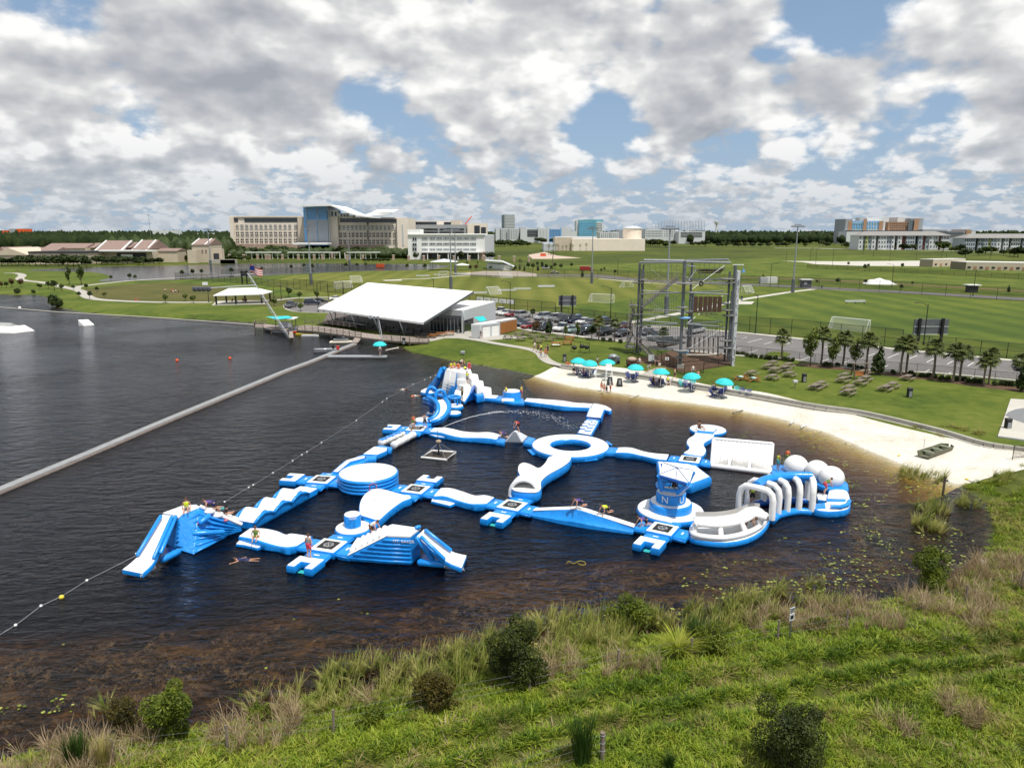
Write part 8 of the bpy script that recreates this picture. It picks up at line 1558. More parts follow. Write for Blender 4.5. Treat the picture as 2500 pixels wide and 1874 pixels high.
for i in range(7):x=1062+i*59;MB(). tube([J(4,x,1150+(i%3)*6),J(4,x-4,1400)],.13,7). build('log_post',M['wood'],t)
for p,x0,x1,y0,y1,n in((1,530,880,640,835,13),(3,525,715,300,455,6),(1,500,900,1000,1240,15),(2,1010,1500,990,1290,17),(4,1100,1480,985,1140,9),(2,1050,1500,220,440,8),(3,480,960,190,420,8),(4,1060,1500,600,820,7)):
 for i in range(n):
  x=x0+(x1-x0)*i/(n-1);MB(). tube([J(p,x,y0),J(p,x+4,y1)],.028,3). build('rope',M['steel2'],t)
  if i%2==0:q=J(p,x+4,y1);MB(). box(q,(.6,.25,.07)). build('foothold',M['deckw'],t)
for p,a,b in((1,(470,215),(930,590)),(1,(960,215),(460,560)),(2,(1010,215),(1500,560)),(2,(1540,215),(1090,545)),(1,(460,620),(920,980)),(1,(930,620),(450,980)),(2,(1010,610),(1480,980)),(2,(1490,620),(1030,975)),(1,(460,1020),(900,1290)),(2,(1500,1030),(1040,1300)),(2,(1000,1000),(1060,1100)),(4,(1400,345),(1500,540)),(4,(1120,500),(1200,345))):MB(). tube([J(p,*a),J(p,*b)],.03,4). build('brace_cable',M['steel'],t)
MB(). tube([J(3,500,815),J(3,700,835),J(3,950,832)],.06,5). build('rope_bridge',M['wood'],t);MB(). tube([J(1,540,1265),J(1,640,1275),J(1,860,1240)],.09,5). build('rope_bridge',M['wood'],t);MB(). tube([J(2,985,1375),J(2,1250,1380),J(2,1560,1360)],.12,6). build('white_log',M['conc2'],t)
q0=GK('j',1604,1522);zt_=ztop(q0. y,K('j',0,315)[1]);xt=at_y(*K('j',1668,315),q0. y). x
cw=root('climbing_wall_panel',q0,'tall narrow grey climbing wall panel at the right of the ropes tower','climbing wall');dx=xt-q0. x
for i in range(8):
 u0,u1=i/8,(i+.985)/8;vs=[]
 for u in(u0,u1):
  for a,b in((-.2,0),(.24,0),(.42,1.3),(0,1.3)):vs. append((q0. x+dx*u*0+a,q0. y+b,.6+(zt_-.6)*u))
 MB(). add(vs,[(3,2,1,0),(4,5,6,7),(0,1,5,4),(1,2,6,5),(2,3,7,6),(3,0,4,7)]). build('wall_panel',M['lgrey'],cw)
rg_=random. Random(5)
for i in range(34):MB(). box((q0. x+rg_. uniform(-.15,.2),q0. y-.06,1+(zt_-2)*rg_. random()),(.09,.12,.09)). build('climbing_hold',M['dark'],cw)
a=at_y(*K('j',1600,240),RF. y);b=at_y(*K('j',1740,240),RF. y);MB(). tube([a,b,b-Vector((0,0,.8))],.07,6). build('davit_arm',M['steel'],t);MB(). box(b-Vector((0,0,1.0)),(.4,.4,.5)). build('auto_belay',M['skyb'],t)
fence('black fence with gate around the foot of the ropes tower',[K('j',885,1600),K('j',990,1640),K('j',1228,1612),K('j',1235,1560),K('j',1420,1535),K('j',1580,1512)],1.5,2.2,True);fence('black rail fence behind the foot of the ropes tower',[K('j',640,1440),K('j',760,1480),K('j',890,1560)],1.6,1.8,True)
q=GK('j',765,1545);t=root('notice_sign',q,'small white sign with a dark centre before the ropes tower stairs','sign');MB(). tube([q,q+Vector((0,0,1.3))],.03,5). build('post',M['black'],t);MB(). box(q+Vector((0,0,1.5)),(.55,.05,.45)). build('sign_board',M['wpaint'],t);MB(). box(q+Vector((0,-.04,1.5)),(.25,.02,.2)). build('printed_block',M['dark'],t)
q=GK('j',565,1510);t=root('notice_board',q,'grey board at the bottom of the ropes tower stairs','sign');MB(). box(q+Vector((0,0,1.2)),(.9,.08,1.0)). build('board',M['lgrey'],t);MB(). box(q+Vector((0,.1,.5)),(.1,.1,1.0)). build('post',M['steel2'],t)
for x,y,lb in((95,1490,'covered barbecue cart beside the ropes tower, silver hood'),(330,1530,'orange and grey gear cart in front of the ropes tower stairs')):
 q=GK('j',x,y);t=root('gear_cart',q,lb,'cart');MB(). box(q+Vector((0,0,.75)),(1.9,1.0,.9)). build('cart_body',M['steel2']if x<200 else brown,t,bevel=.08);MB(). ball(q+Vector((-.1,0,1.25)),.75,12,6,.5). build('hood',M['steel']if x<200 else M['pink'],t,smooth=True)
 for s in(-.7,.7):MB(). tube([q+Vector((s,-.5,.3)),q+Vector((s,-.4,.3))],.28,10). build('wheel',M['black'],t)
# ------------ people
BASE=dict(pel=(0,0,.95),bel=(0,0,1.12),che=(0,0,1.33),nek=(0,0,1.49),hd0=(0,-.01,1.58),hd1=(0,-.01,1.70),shl=(.18,0,1.42),ell=(.25,.02,1.15),wrl=(.27,-.06,.90),shr=(-.18,0,1.42),elr=(-.25,.02,1.15),wrr=(-.27,-.06,.90),hpl=(.1,0,.90),knl=(.11,-.02,.5),anl=(.11,.02,.09),tol=(.12,-.15,.03),hpr=(-.1,0,.90),knr=(-.11,-.02,.5),anr=(-.11,.02,.09),tor=(-.12,-.15,.03))
POSES={'stand':{},'walk':dict(knl=(.1,-.16,.52),anl=(.1,-.2,.1),tol=(.1,-.37,.06),knr=(-.1,.05,.5),anr=(-.1,.3,.16),tor=(-.1,.2,.03),wrl=(.26,.2,.98),wrr=(-.26,-.25,1.0),ell=(.24,.14,1.16),elr=(-.24,-.06,1.16)),'arms':dict(ell=(.33,-.1,1.3),wrl=(.3,-.36,1.4),elr=(-.33,-.1,1.3),wrr=(-.3,-.36,1.35),knl=(.13,-.1,.5),anl=(.16,0,.09),tol=(.17,-.16,.03)),'sit':dict(pel=(0,0,.12),bel=(0,-.02,.3),che=(0,-.04,.52),nek=(0,-.06,.68),hd0=(0,-.08,.77),hd1=(0,-.08,.89),shl=(.18,-.04,.61),ell=(.27,.02,.36),wrl=(.25,-.2,.2),shr=(-.18,-.04,.61),elr=(-.27,.06,.36),wrr=(-.3,.12,.08),hpl=(.1,-.02,.1),knl=(.13,-.42,.36),anl=(.12,-.7,.06),tol=(.12,-.84,.05),hpr=(-.1,-.02,.1),knr=(-.14,-.44,.3),anr=(-.13,-.76,.05),tor=(-.14,-.9,.06)),'chair':dict(pel=(0,.1,.5),bel=(0,.14,.66),che=(0,.2,.9),nek=(0,.22,1.06),hd0=(0,.2,1.15),hd1=(0,.2,1.27),shl=(.18,.2,.98),ell=(.28,.08,.74),wrl=(.26,-.16,.7),shr=(-.18,.2,.98),elr=(-.28,.08,.74),wrr=(-.26,-.16,.7),hpl=(.1,.06,.48),knl=(.13,-.38,.52),anl=(.13,-.5,.1),tol=(.13,-.66,.05),hpr=(-.1,.06,.48),knr=(-.13,-.38,.52),anr=(-.13,-.52,.1),tor=(-.13,-.68,.05)),'crawl':dict(pel=(0,.3,.5),bel=(0,.12,.52),che=(0,-.12,.56),nek=(0,-.28,.6),hd0=(0,-.36,.66),hd1=(0,-.44,.74),shl=(.18,-.18,.55),ell=(.22,-.2,.28),wrl=(.2,-.28,.04),shr=(-.18,-.18,.55),elr=(-.22,-.3,.3),wrr=(-.2,-.45,.05),hpl=(.1,.32,.46),knl=(.13,.22,.07),anl=(.12,.62,.06),tol=(.12,.76,.03),hpr=(-.1,.32,.46),knr=(-.13,.36,.07),anr=(-.12,.76,.06),tor=(-.12,.9,.03)),'bend':dict(pel=(0,.12,.82),bel=(0,.0,.94),che=(0,-.2,1.06),nek=(0,-.34,1.12),hd0=(0,-.42,1.17),hd1=(0,-.5,1.25),shl=(.18,-.26,1.07),ell=(.24,-.4,.86),wrl=(.2,-.52,.66),shr=(-.18,-.26,1.07),elr=(-.24,-.36,.84),wrr=(-.2,-.44,.62),hpl=(.1,.12,.78),knl=(.12,-.12,.48),anl=(.12,.1,.09),tol=(.12,-.08,.03),hpr=(-.1,.12,.78),knr=(-.12,-.05,.46),anr=(-.12,.25,.09),tor=(-.12,.08,.03)),'swim':dict(pel=(0,.3,-.02),bel=(0,.12,.0),che=(0,-.1,.02),nek=(0,-.25,.06),hd0=(0,-.33,.1),hd1=(0,-.42,.17),shl=(.18,-.14,.02),ell=(.36,-.3,.05),wrl=(.4,-.54,.0),shr=(-.18,-.14,.02),elr=(-.34,.0,-.02),wrr=(-.45,.2,-.03),hpl=(.1,.35,-.04),knl=(.14,.72,-.03),anl=(.18,1.1,-.06),tol=(.19,1.25,-.08),hpr=(-.1,.35,-.04),knr=(-.14,.74,-.05),anr=(-.16,1.12,-.03),tor=(-.17,1.26,-.05))}
EDG=[('pel','bel'),('bel','che'),('che','nek'),('nek','hd0'),('hd0','hd1'),('che','shl'),('shl','ell'),('ell','wrl'),('che','shr'),('shr','elr'),('elr','wrr'),('pel','hpl'),('hpl','knl'),('knl','anl'),('anl','tol'),('pel','hpr'),('hpr','knr'),('knr','anr'),('anr','tor')]
RAD=dict(pel=.125,bel=.115,che=.135,nek=.052,hd0=.075,hd1=.088,sh=.055,el=.042,wr=.028,hp=.09,kn=.058,an=.038,to=.032)
for n_,c_ in dict(fair=(.52,.28,.19),tan=(.34,.17,.10),brown=(.12,.06,.04)). items():mat('skin_'+n_,c_,.6,var=.05)
for n_,c_ in dict(lime=(.55,.66,.04),purple=(.10,.06,.22),orange=(.62,.14,.05),black=(.015,.015,.018),white=(.7,.7,.68),red=(.5,.03,.03),green=(.12,.2,.04),navy=(.015,.025,.09),pink=(.55,.05,.10),grey=(.25,.25,.26),brown=(.10,.05,.03),aqua=(.1,.4,.42)). items():mat('cloth_'+n_,c_,.85,var=.12,vs=8)
def make_pose(nm):
 j=dict(BASE);j. update(POSES[nm]);j={k:Vector(v)for k,v in j. items()};ks=list(j);me=bpy. data. meshes. new('person');me. from_pydata([j[k]for k in ks],[(ks. index(a),ks. index(b))for a,b in EDG],[])
 o=bpy. data. objects. new('person',me);C. objects. link(o);sk=o. modifiers. new('s','SKIN');sk. use_smooth_shade=True
 for k,v in zip(ks,me. skin_vertices[0]. data):r=RAD. get(k,RAD. get(k[:2],.05));v. radius=(r,r*(.78 if k in('pel','bel','che')else 1));v. use_root=k=='pel'
 o. modifiers. new('d','SUBSURF'). render_levels=1;o. modifiers['d']. levels=1
 dg=bpy. context. evaluated_depsgraph_get();me2=bpy. data. meshes. new_from_object(o. evaluated_get(dg));bpy. data. objects. remove(o)
 mb=MB();mb. v=[tuple(v. co)for v in me2. vertices];mb. f=[list(p. vertices)for p in me2. polygons];mb. m=[0]*len(mb. f)
 for s in 'lr':
  w,e=j['wr'+s],j['el'+s];d=(w-e). normalized();sd_=d. cross(Vector((0,1,.3))). normalized()
  for i,ln in enumerate((.075,.085,.08,.065)):b=w+d*.06+sd_*((i-1.5)*.02);mb. tube([w+sd_*((i-1.5)*.012),b,b+d*ln*.6,b+d*ln+Vector((0,-.01,-.02))],[.016,.012,.009,.006],5)
  mb. tube([w,w+d*.03+sd_*.04,w+d*.07+sd_*.055],[.014,.011,.008],5)
 hd,dn_=j['hd0']. lerp(j['hd1'],.45),(j['hd1']-j['hd0']). normalized();fw=Vector((0,-1,.0));fw=(fw-dn_*fw. dot(dn_)). normalized();sd_=fw. cross(dn_)
 mb. ball(hd+fw*.095-dn_*.005,.018,6,4)
 for s in(-1,1):mb. ball(hd+sd_*.09*s,.022,6,4)
 o=mb. build('person',_mc['skin_fair'],smooth=True);tag(o,'x','person');WL[o. name]=Vector()
 MB(). ball(hd+dn_*.035-fw*.02,.108,12,7,.95). build('hair',_mc['cloth_brown'],o,smooth=True)
 b,c_,p=j['bel'],j['che'],j['pel'];u=(c_-b). normalized();lat=Vector((1,0,0));fr_=u. cross(lat). normalized();mv=MB();vs=[]
 for q,rx,ry in((b-u*.06,.15,.115),(b+u*.08,.165,.125),(c_,.175,.13),(c_+u*.09,.15,.11),(c_+u*.12,.09,.07)):
  for i in range(12):a=i*math. pi/6;vs. append(q+lat*math. cos(a)*rx+fr_*math. sin(a)*ry)
 mv. add(vs,[(k*12+i,k*12+(i+1)%12,(k+1)*12+(i+1)%12,(k+1)*12+i)for k in range(4)for i in range(12)]). build('vest',_mc['cloth_lime'],o,smooth=True)
 ms=MB();ms. tube([b-u*.02,p,j['hpl']. lerp(j['hpr'],.5)-(c_-p). normalized()*.03],[.145,.16,.12],12)
 for s in 'lr':ms. tube([j['hp'+s],j['hp'+s]. lerp(j['kn'+s],.62)],[.105,.09],9)
 ms. build('shorts',_mc['cloth_black'],o,smooth=True)
 for s,nm_ in((1,'eye'),(-1,'eye')):MB(). ball(hd+fw*.082+sd_*.032*s+dn_*.02,.011,5,4). build(nm_,M['black'],o)
 MB(). box(hd+fw*.09-dn_*.045,(.04,.02,.01)). build('mouth',M['redhold'],o)
 return o
PO={k:make_pose(k)for k in POSES}
def person(pose,q,rz,top,bot,label,skin='fair',hair='brown',s=1.0,group=None):
 o=place(PO[pose],q,R(rz),label,group,s)
 def setm(ob,m):ob. material_slots[0]. link='OBJECT';ob. material_slots[0]. material=_mc[m]
 setm(o,'skin_'+skin)
 for ch in list(o. children):
  if ch. name. startswith('vest'):
   if top is None:bpy. data. objects. remove(ch)
   else:setm(ch,'cloth_'+top)
  elif ch. name. startswith('shorts'):setm(ch,'cloth_'+bot)
  elif ch. name. startswith('hair'):setm(ch,'cloth_'+hair)
for pose,k,x,y,z,rz,top,bot,lb,*ex in[('sit',5,885,320,2.45,20,'lime','grey','swimmer in a lime vest sitting at the top of the left climbing tower'),('crawl',5,1170,310,2.1,-75,'purple','navy','swimmer in a purple vest climbing over the left tower top'),('crawl',5,1320,385,1.45,-60,'aqua','black','swimmer in orange and aqua on the back steps of the left tower'),('sit',5,1735,665,.55,10,'green','green','swimmer in a green vest sitting on the runway edge'),('swim',5,1545,940,-.06,-80,'navy','navy','swimmer in dark clothes floating left of the fork crossing'),('stand',6,405,600,.53,160,'grey','pink','standing man in a grey vest and pink shorts on the fork crossing'),('bend',6,1060,385,1.0,75,'white','brown','climber in white on the treads of the frontmost slide'),('crawl',7,1065,668,1.42,-65,'purple','navy','swimmer in a purple vest crawling at the ridge peak'),('crawl',7,1345,735,1.05,-60,'lime','black','swimmer in a lime vest crawling down the ridge'),('crawl',7,1735,862,.5,-70,'purple','black','swimmer in a purple vest kneeling where the ridge meets the crossing'),('sit',1,1115,232,3.65,10,'lime','orange','swimmer with a pale cap sitting at the left of the stair tower top'),('sit',1,1165,225,3.65,-20,'lime','orange','swimmer in lime sitting second on the stair tower top'),('sit',1,1220,240,3.65,15,'orange','red','swimmer in orange sitting in the middle of the stair tower top'),('bend',1,1262,235,3.65,60,'white','black','swimmer in white kneeling up on the stair tower top','fair'),('stand',1,1388,315,3.0,200,'red','pink','swimmer in a dark red vest standing on the top step'),('bend',1,1330,345,2.8,200,'lime','black','swimmer in lime climbing beside the highest white step'),('stand',1,1355,470,2.05,180,'lime','grey','swimmer in lime standing on the middle blue step'),('arms',1,1282,715,.55,-60,'green','black','swimmer with raised arms landing on the white lower slide','tan'),('stand',1,552,1155,.55,0,'orange','green','man in an orange vest standing on the upper left crossing','tan'),('arms',1,722,1140,.55,20,'grey','black','person in dark clothes balancing on the upper left crossing'),('bend',1,515,1220,.55,120,'grey','grey','person crouching at the start of the log rollers'),('stand',1,1938,690,.5,60,'lime','black','swimmer in lime at the left side of the small drum'),('stand',1,2170,680,.5,-60,'lime','pink','swimmer in lime at the right side of the small drum'),('swim',1,415,560,-.07,60,None,'white','swimmer splashing in open water left of the tower','tan'),('swim',1,545,655,-.07,-60,'orange','white','swimmer in an orange vest swimming toward the tower'),('bend',1,2120,1190,1.35,-60,'red','black','person with a red vest climbing over the iceberg float'),('crawl',1,1890,1275,.52,-80,'purple','navy','swimmer in purple kneeling before the iceberg float'),('sit',3,635,175,.66,40,'brown','brown','dark haired swimmer sitting on the oval end disc','tan','black'),('stand',3,1368,565,.45,110,'lime','aqua','swimmer in a lime vest beside the white climbing wall','tan'),('stand',3,1450,520,.45,150,'orange','green','swimmer in an orange vest by the first white ball','tan'),('stand',3,1128,885,.45,180,'lime','black','swimmer in lime inside the first white arch','tan','black'),('bend',3,1812,775,.5,100,'green','pink','swimmer in pink shorts climbing onto the end platform'),('crawl',3,1110,1090,.55,70,'brown','brown','swimmer crawling inside the white window tunnel','tan'),('sit',3,400,720,2.05,10,'brown','black','person lying in the shade under the kite canopy','brown')]:
 person(pose,P(k,x,y,z),rz,top,bot,lb,*ex)
for pose,k,x,y,rz,top,bot,lb,*ex in[('stand','m',396,298,20,'white','black','person in white standing beside the leftmost umbrella'),('stand','m',665,450,200,None,'orange','left one of four children wading at the waterline','tan','brown',.8),('stand','m',690,465,190,None,'orange','second wading child at the waterline','tan','brown',.75),('stand','m',713,480,170,'black','black','third wading child in black, furthest into the water','tan','black',.7),('arms','m',750,465,120,'white','red','wading person in red shorts and a white hat','tan','white',.85),('walk','m',625,218,90,'white','brown','man in a white shirt walking on the lawn above the umbrellas','brown','black'),('sit','m',328,212,20,'orange','orange','person sitting on the wall end, left of two','tan'),('sit','m',352,218,10,'orange','brown','person sitting on the wall end, right of two','tan'),('walk','m',1370,342,60,None,'black','woman in a bikini walking above the sixth umbrella'),('stand','m',1545,305,0,'white','grey','person in white behind the sixth umbrella'),('stand','m',1592,360,-30,None,'white','person in pale clothes right of the sixth umbrella'),('bend','m',1115,270,90,'grey','grey','person in grey bending on the path to the ropes tower'),('stand','m',1195,250,0,'black','black','left person of a group at the ropes tower stairs','tan'),('stand','m',1222,248,40,'black','white','right person of a group at the ropes tower stairs'),('stand','m',1030,225,-30,'white','grey','person in white among the gear carts'),('chair','m',500,310,60,'purple','pink','person in purple sitting by the second umbrella'),('chair','m',1170,398,20,'black','brown','person in black sitting under the fifth umbrella','tan'),('chair','m',1228,400,-20,'brown','black','person sitting at the right under the fifth umbrella','tan'),('chair','m',1305,392,0,'lime','navy','person with a lime towel sitting by the wall'),('chair','m',1755,462,100,'white','navy','person sitting under the rightmost umbrella'),('walk','h',1965,865,30,'white','grey','person in white leading the group on the curved footpath'),('walk','h',2010,885,30,'brown','brown','person in brown second on the curved footpath','brown','black'),('walk','h',2050,900,20,'lime','black','person in a lime vest on the curved footpath'),('walk','h',2048,965,20,'orange','aqua','child in orange lowest on the curved footpath','tan','brown',.8),('walk','h',2112,948,10,None,'orange','bare chested boy on the curved footpath','tan'),('walk','h',2140,912,10,'navy','brown','person in dark blue at the rear of the footpath group','tan'),('stand','h',1240,700,0,'black','grey','person in dark clothes standing at the container corner'),('stand','a',1480,838,0,'red','black','left person of the group on the dry field'),('stand','a',1497,838,0,'red','white','person in red in the group on the dry field'),('stand','a',1520,845,0,'white','black','person in white in the group on the dry field'),('stand','a',1545,845,0,'black','navy','rightmost person of the group on the dry field'),('sit','a',1172,900,0,'red','red','person in red sitting on the dry field, left of two','tan'),('sit','a',1195,900,0,'red','grey','person in red sitting on the dry field, right of two','tan'),('chair','b',152,1430,0,'black','black','dark seated person at the left in the white shelter'),('chair','b',205,1435,90,'black','navy','dark seated person in the middle of the white shelter'),('stand','b',300,1442,0,'brown','brown','person in brown standing in the white shelter'),('chair','b',340,1430,0,'black','black','dark seated person at the right in the white shelter'),('stand','a',152,655,0,'black','black','lone walker at the start of the pale path'),('stand','a',1430,835,0,'white','black','lone person in white on the dry field'),('stand','g',1815,1140,0,'white','navy','attendant in white on the pontoon under the umbrella')]:
 person(pose,L(*K(k,x,y),.02),rz,top,bot,lb,*ex)
# ------------ foreground vegetation
CR. update({'q':(1300,1300,2.765),'p':(600,1400,2.765),'r':(0,1560,3.16),'s':(1850,1450,3.403)})
def tuft(name,n,h,spread,w,bend,m,seed,seg=3):
 rg=random. Random(seed);mb=MB()
 for i in range(n):
  a=rg. uniform(0,6.283);d=Vector((math. cos(a),math. sin(a),0));s=Vector((-d. y,d. x,0));hh=h*rg. uniform(.55,1.1);b=bend*rg. uniform(.4,1.3);p0=d*rg. uniform(0,spread);ww_=w*rg. uniform(.7,1.2);vs=[]
  for j in range(seg):u=j/seg;q=p0+d*(b*hh*u*u)+Vector((0,0,hh*(u-.35*b*u*u)));k=ww_*(1-.5*u);vs+=[q-s*k,q+s*k]
  q=p0+d*(b*hh)+Vector((0,0,hh*(1-.35*b)-.0));vs. append(q);fs=[(2*j,2*j+1,2*j+3,2*j+2)for j in range(seg-1)]+[(2*seg-2,2*seg-1,2*seg)];mb. add(vs,fs)
 o=mb. build(name,m);C. objects. unlink(o);return o
def scatter_gn(name,pts,rot,scl,proto,label,cat_='grass'):
 me=bpy. data. meshes. new(name);me. from_pydata(np. asarray(pts). tolist(),[],[]);n=len(pts)
 at=me. attributes. new('rot','FLOAT_VECTOR','POINT');at. data. foreach_set('vector',np. asarray(rot,np. float32). ravel());at=me. attributes. new('scl','FLOAT','POINT');at. data. foreach_set('value',np. asarray(scl,np. float32))
 o=bpy. data. objects. new(name,me);C. objects. link(o);tag(o,label,cat_,None,'stuff');ng=bpy. data. node_groups. new(name,'GeometryNodeTree');ng. interface. new_socket('Geometry',in_out='INPUT',socket_type='NodeSocketGeometry');ng. interface. new_socket('Geometry',in_out='OUTPUT',socket_type='NodeSocketGeometry')
 N=ng. nodes;gi,go=N. new('NodeGroupInput'),N. new('NodeGroupOutput');ip=N. new('GeometryNodeInstanceOnPoints');oi=N. new('GeometryNodeObjectInfo');oi. inputs['Object']. default_value=proto;oi. inputs['As Instance']. default_value=True
 r=N. new('GeometryNodeInputNamedAttribute');r. data_type='FLOAT_VECTOR';r. inputs['Name']. default_value='rot';s=N. new('GeometryNodeInputNamedAttribute');s. data_type='FLOAT';s. inputs['Name']. default_value='scl'
 l=ng. links. new;l(gi. outputs[0],ip. inputs['Points']);l(oi. outputs['Geometry'],ip. inputs['Instance']);l(r. outputs[0],ip. inputs['Rotation']);l(s. outputs[0],ip. inputs['Scale']);l(ip. outputs[0],go. inputs[0])
 md=o. modifiers. new('scatter','NODES');md. node_group=ng;return o
def vegmat(name,stops,s1=.25,s2=1.6,rnd=.35,trans=.25):
 m=bpy. data. materials. new(name);m. use_nodes=True;nt=m. node_tree;T=NT(nt);b=nt. nodes['Principled BSDF'];pos=T. n('ShaderNodeNewGeometry'). outputs['Position'];oi=T. n('ShaderNodeObjectInfo'). outputs['Random']
 v=T. m('ADD',T. m('ADD',T. m('MULTIPLY',T. noise(pos,s1,3,.6),.5),T. m('MULTIPLY',T. noise(pos,s2,3,.6),.5)),T. m('MULTIPLY',T. m('SUBTRACT',oi,.5),rnd));n=len(stops)
 c=T. ramp(v,[(.28+.44*i/(n-1),s)for i,s in enumerate(stops)]);nt. links. new(c,b. inputs['Base Color']);b. inputs['Roughness']. default_value=.55;b. inputs['Specular IOR Level']. default_value=.25
 tl=T. n('ShaderNodeBsdfTranslucent');nt. links. new(c,tl. inputs[0]);mx_=T. n('ShaderNodeMixShader');mx_. inputs[0]. default_value=trans;nt. links. new(b. outputs[0],mx_. inputs[1]);nt. links. new(tl. outputs[0],mx_. inputs[2]);nt. links. new(mx_. outputs[0],nt. nodes['Material Output']. inputs[0]);return m
VG=vegmat('grass_blades',[(.07,.12,.006),(.14,.215,.012),(.23,.30,.02),(.33,.34,.05)])
VO=vegmat('olive_blades',[(.08,.10,.014),(.17,.18,.03),(.27,.24,.065),(.34,.27,.12)])
VD=vegmat('dry_blades',[(.20,.14,.075),(.33,.245,.14),(.46,.36,.225)],rnd=.5)
VR=vegmat('reed_blades',[(.09,.14,.02),(.21,.25,.04),(.34,.34,.09),(.44,.39,.15)],rnd=.4)
rs=np. random. RandomState(11)
def cand(n,x0=-34,x1=62,y0=20,y1=78):
 X=rs. uniform(x0,x1,n);Y=rs. uniform(y0,y1,n)
 k=np. abs(X)<(Y*.80+6);X,Y=X[k],Y[k];return X,Y,sdf(X,Y,LAKE)
def blob(X,Y,k,x,y,r):
 q=GK(k,x,y,.3);return np. hypot(X-q. x,(Y-q. y)*.8)<r
def put(name,X,Y,proto,label,smin,smax,tilt=.25,dz=-.03,lean=(0,0),fl=None,cat_='grass'):
 Z=hgt(X,Y);Z=np. maximum(Z,-.12)+dz if fl is None else np. full(X. shape,fl);n=len(X);rot=np. stack([rs. normal(0,tilt,n)+lean[0],rs. normal(0,tilt,n)+lean[1],rs. uniform(0,6.283,n)],1)
 if lean!=(0,0):rot[:,2]=rs. normal(0,.8,n)
 return scatter_gn(name,np. stack([X,Y,Z],1),rot,rs. uniform(smin,smax,n),proto,label,cat_)
X,Y,D=cand(150000);mott=vn(X,Y,2.1,8)*.55+vn(X,Y,.7,9)*.45;big=vn(X,Y,6.5,10);Bd=sdf(X,Y,BEACH)
sandy=(Bd<3.5)&(vn(X,Y,1.6,12)>.45)|(Bd<-.2)
tk_=np. minimum(track(X,Y,TRK1),track(X,Y,TRK2));rut=tk_<.45
onl=(D>.3)&~sandy
nearb=Y<66
g=onl&nearb&(mott>.30)&~(rut&(vn(X,Y,.9,3)>.52))&(rs. rand(len(X))<np. clip(1.25-Y/90,.3,1))
put('grass',X[g][::2],Y[g][::2],tuft('tuft',16,.30,.17,.015,.95,VG,1),'bright green long grass covering the near bank',.7,1.5)
put('grass',X[g][1::2],Y[g][1::2],tuft('tuft',13,.22,.2,.018,1.3,VG,2),'low spreading green grass between the long tufts of the bank',.7,1.5)
g2=onl&((mott<=.33)|((big>.6)&(mott<.5))|((D<3.5)&(mott<.55)))&(rs. rand(len(X))<.8)
put('grass',X[g2],Y[g2],tuft('tuft',13,.30,.18,.012,1.0,VO,3),'olive and straw coloured grass patches of the near bank',.6,1.4)
g3=onl&nearb&(((big>.66)&(mott>.5))|rut)&(rs. rand(len(X))<.22)
put('dry_grass',X[g3],Y[g3],tuft('tuft',12,.26,.22,.012,1.4,VD,4),'short dry stems lying in the wheel ruts and bare patches',.6,1.3)
g4=onl&nearb&(D>3)&(tk_>.5)&(tk_<1.15)&(rs. rand(len(X))<.8)
put('grass',X[g4],Y[g4],tuft('tuft',15,.34,.15,.014,.8,vegmat('deep_grass',[(.03,.07,.006),(.06,.12,.01),(.10,.17,.014)]),9),'deep green ridges of grass edging the wheel tracks',.7,1.3)
X,Y,D=cand(60000);m=np. zeros(len(X),bool)
for k,x,y,r in(('r',430,900,2.0),('r',820,930,1.8),('r',1050,760,1.0),('s',830,190,2.2),('s',620,220,1.6),('s',250,260,1.8),('s',120,250,1.3),('o',2000,1290,2.2),('o',1500,1560,2.6),('o',1400,1500,1.8),('q',200,900,1.2),('q',90,790,1.0),('q',600,960,1.2),('q',760,940,.8),('r',1870,720,1.4),('o',1620,1330,1.5),('p',160,1050,1.3),('p',780,860,.8),('s',1150,1230,.7),('s',1650,1130,.8)):m|=blob(X,Y,k,x,y,r)
m&=(D>-.3)&(vn(X,Y,.8,21)>.36)
put('dry_grass',X[m],Y[m],tuft('tall',16,1.25,.12,.011,.45,VD,5,4),'tall pale straw coloured grass clumps along the water edge',.5,1.25,.3)
X,Y,D=cand(90000);px_=X/Y
ra=(D>-2.6)&(D<1.6)&(X>-9.5)&(X<6.5)&(vn(X,Y,1.4,31)>.18);rb=(D>-2.6)&(D<.8)&(X>=4)&(X<20)&(vn(X,Y,1.2,32)>.50)
rc=np. zeros(len(X),bool)
for k,x,y,r in(('o',1200,400,1.3),('o',1400,440,1.2),('o',1350,700,1.2),('o',1330,850,1.1),('o',1650,660,1.0),('r',1920,380,.6),('r',2040,430,.8),('r',2170,400,.9),('r',785,500,.35),('o',1950,480,1)):rc|=blob(X,Y,k,x,y,r)&(vn(X,Y,.6,33)>.45)
rr_=(ra|rb|rc)&(rs. rand(len(X))<.75)
put('reeds',X[rr_],Y[rr_],tuft('reed',15,1.15,.18,.013,.5,VR,6,4),'yellow green reeds bending along the near shore',.55,1.15,.12,lean=(.18,.22))
X,Y,D=cand(70000);lm=(D<-.3)&(D>-11);c1=vn(X,Y,1.7,41)*.6+vn(X,Y,.55,42)*.4;zone_=((X>9)&(D>-6.5)&(c1>.57))|((X<-14)&(D>-4)&(c1>.66))|((X>24)&(c1>.60))|((D>-3.0)&(c1>.55)&(X>2))|(c1>.80)
lm&=zone_&(rs. rand(len(X))<.55)
lp_=MB();n=9;lp_. add([(0,0,.012)]+[(.13*math. cos(i*6.0/n),.13*math. sin(i*6.0/n),.008)for i in range(n+1)],[(0,i+1,i+2)for i in range(n)]);lpo=lp_. build('lily_pad',vegmat('lily_leaf',[(.10,.15,.02),(.22,.28,.04),(.42,.45,.12)],rnd=.5));C. objects. unlink(lpo)
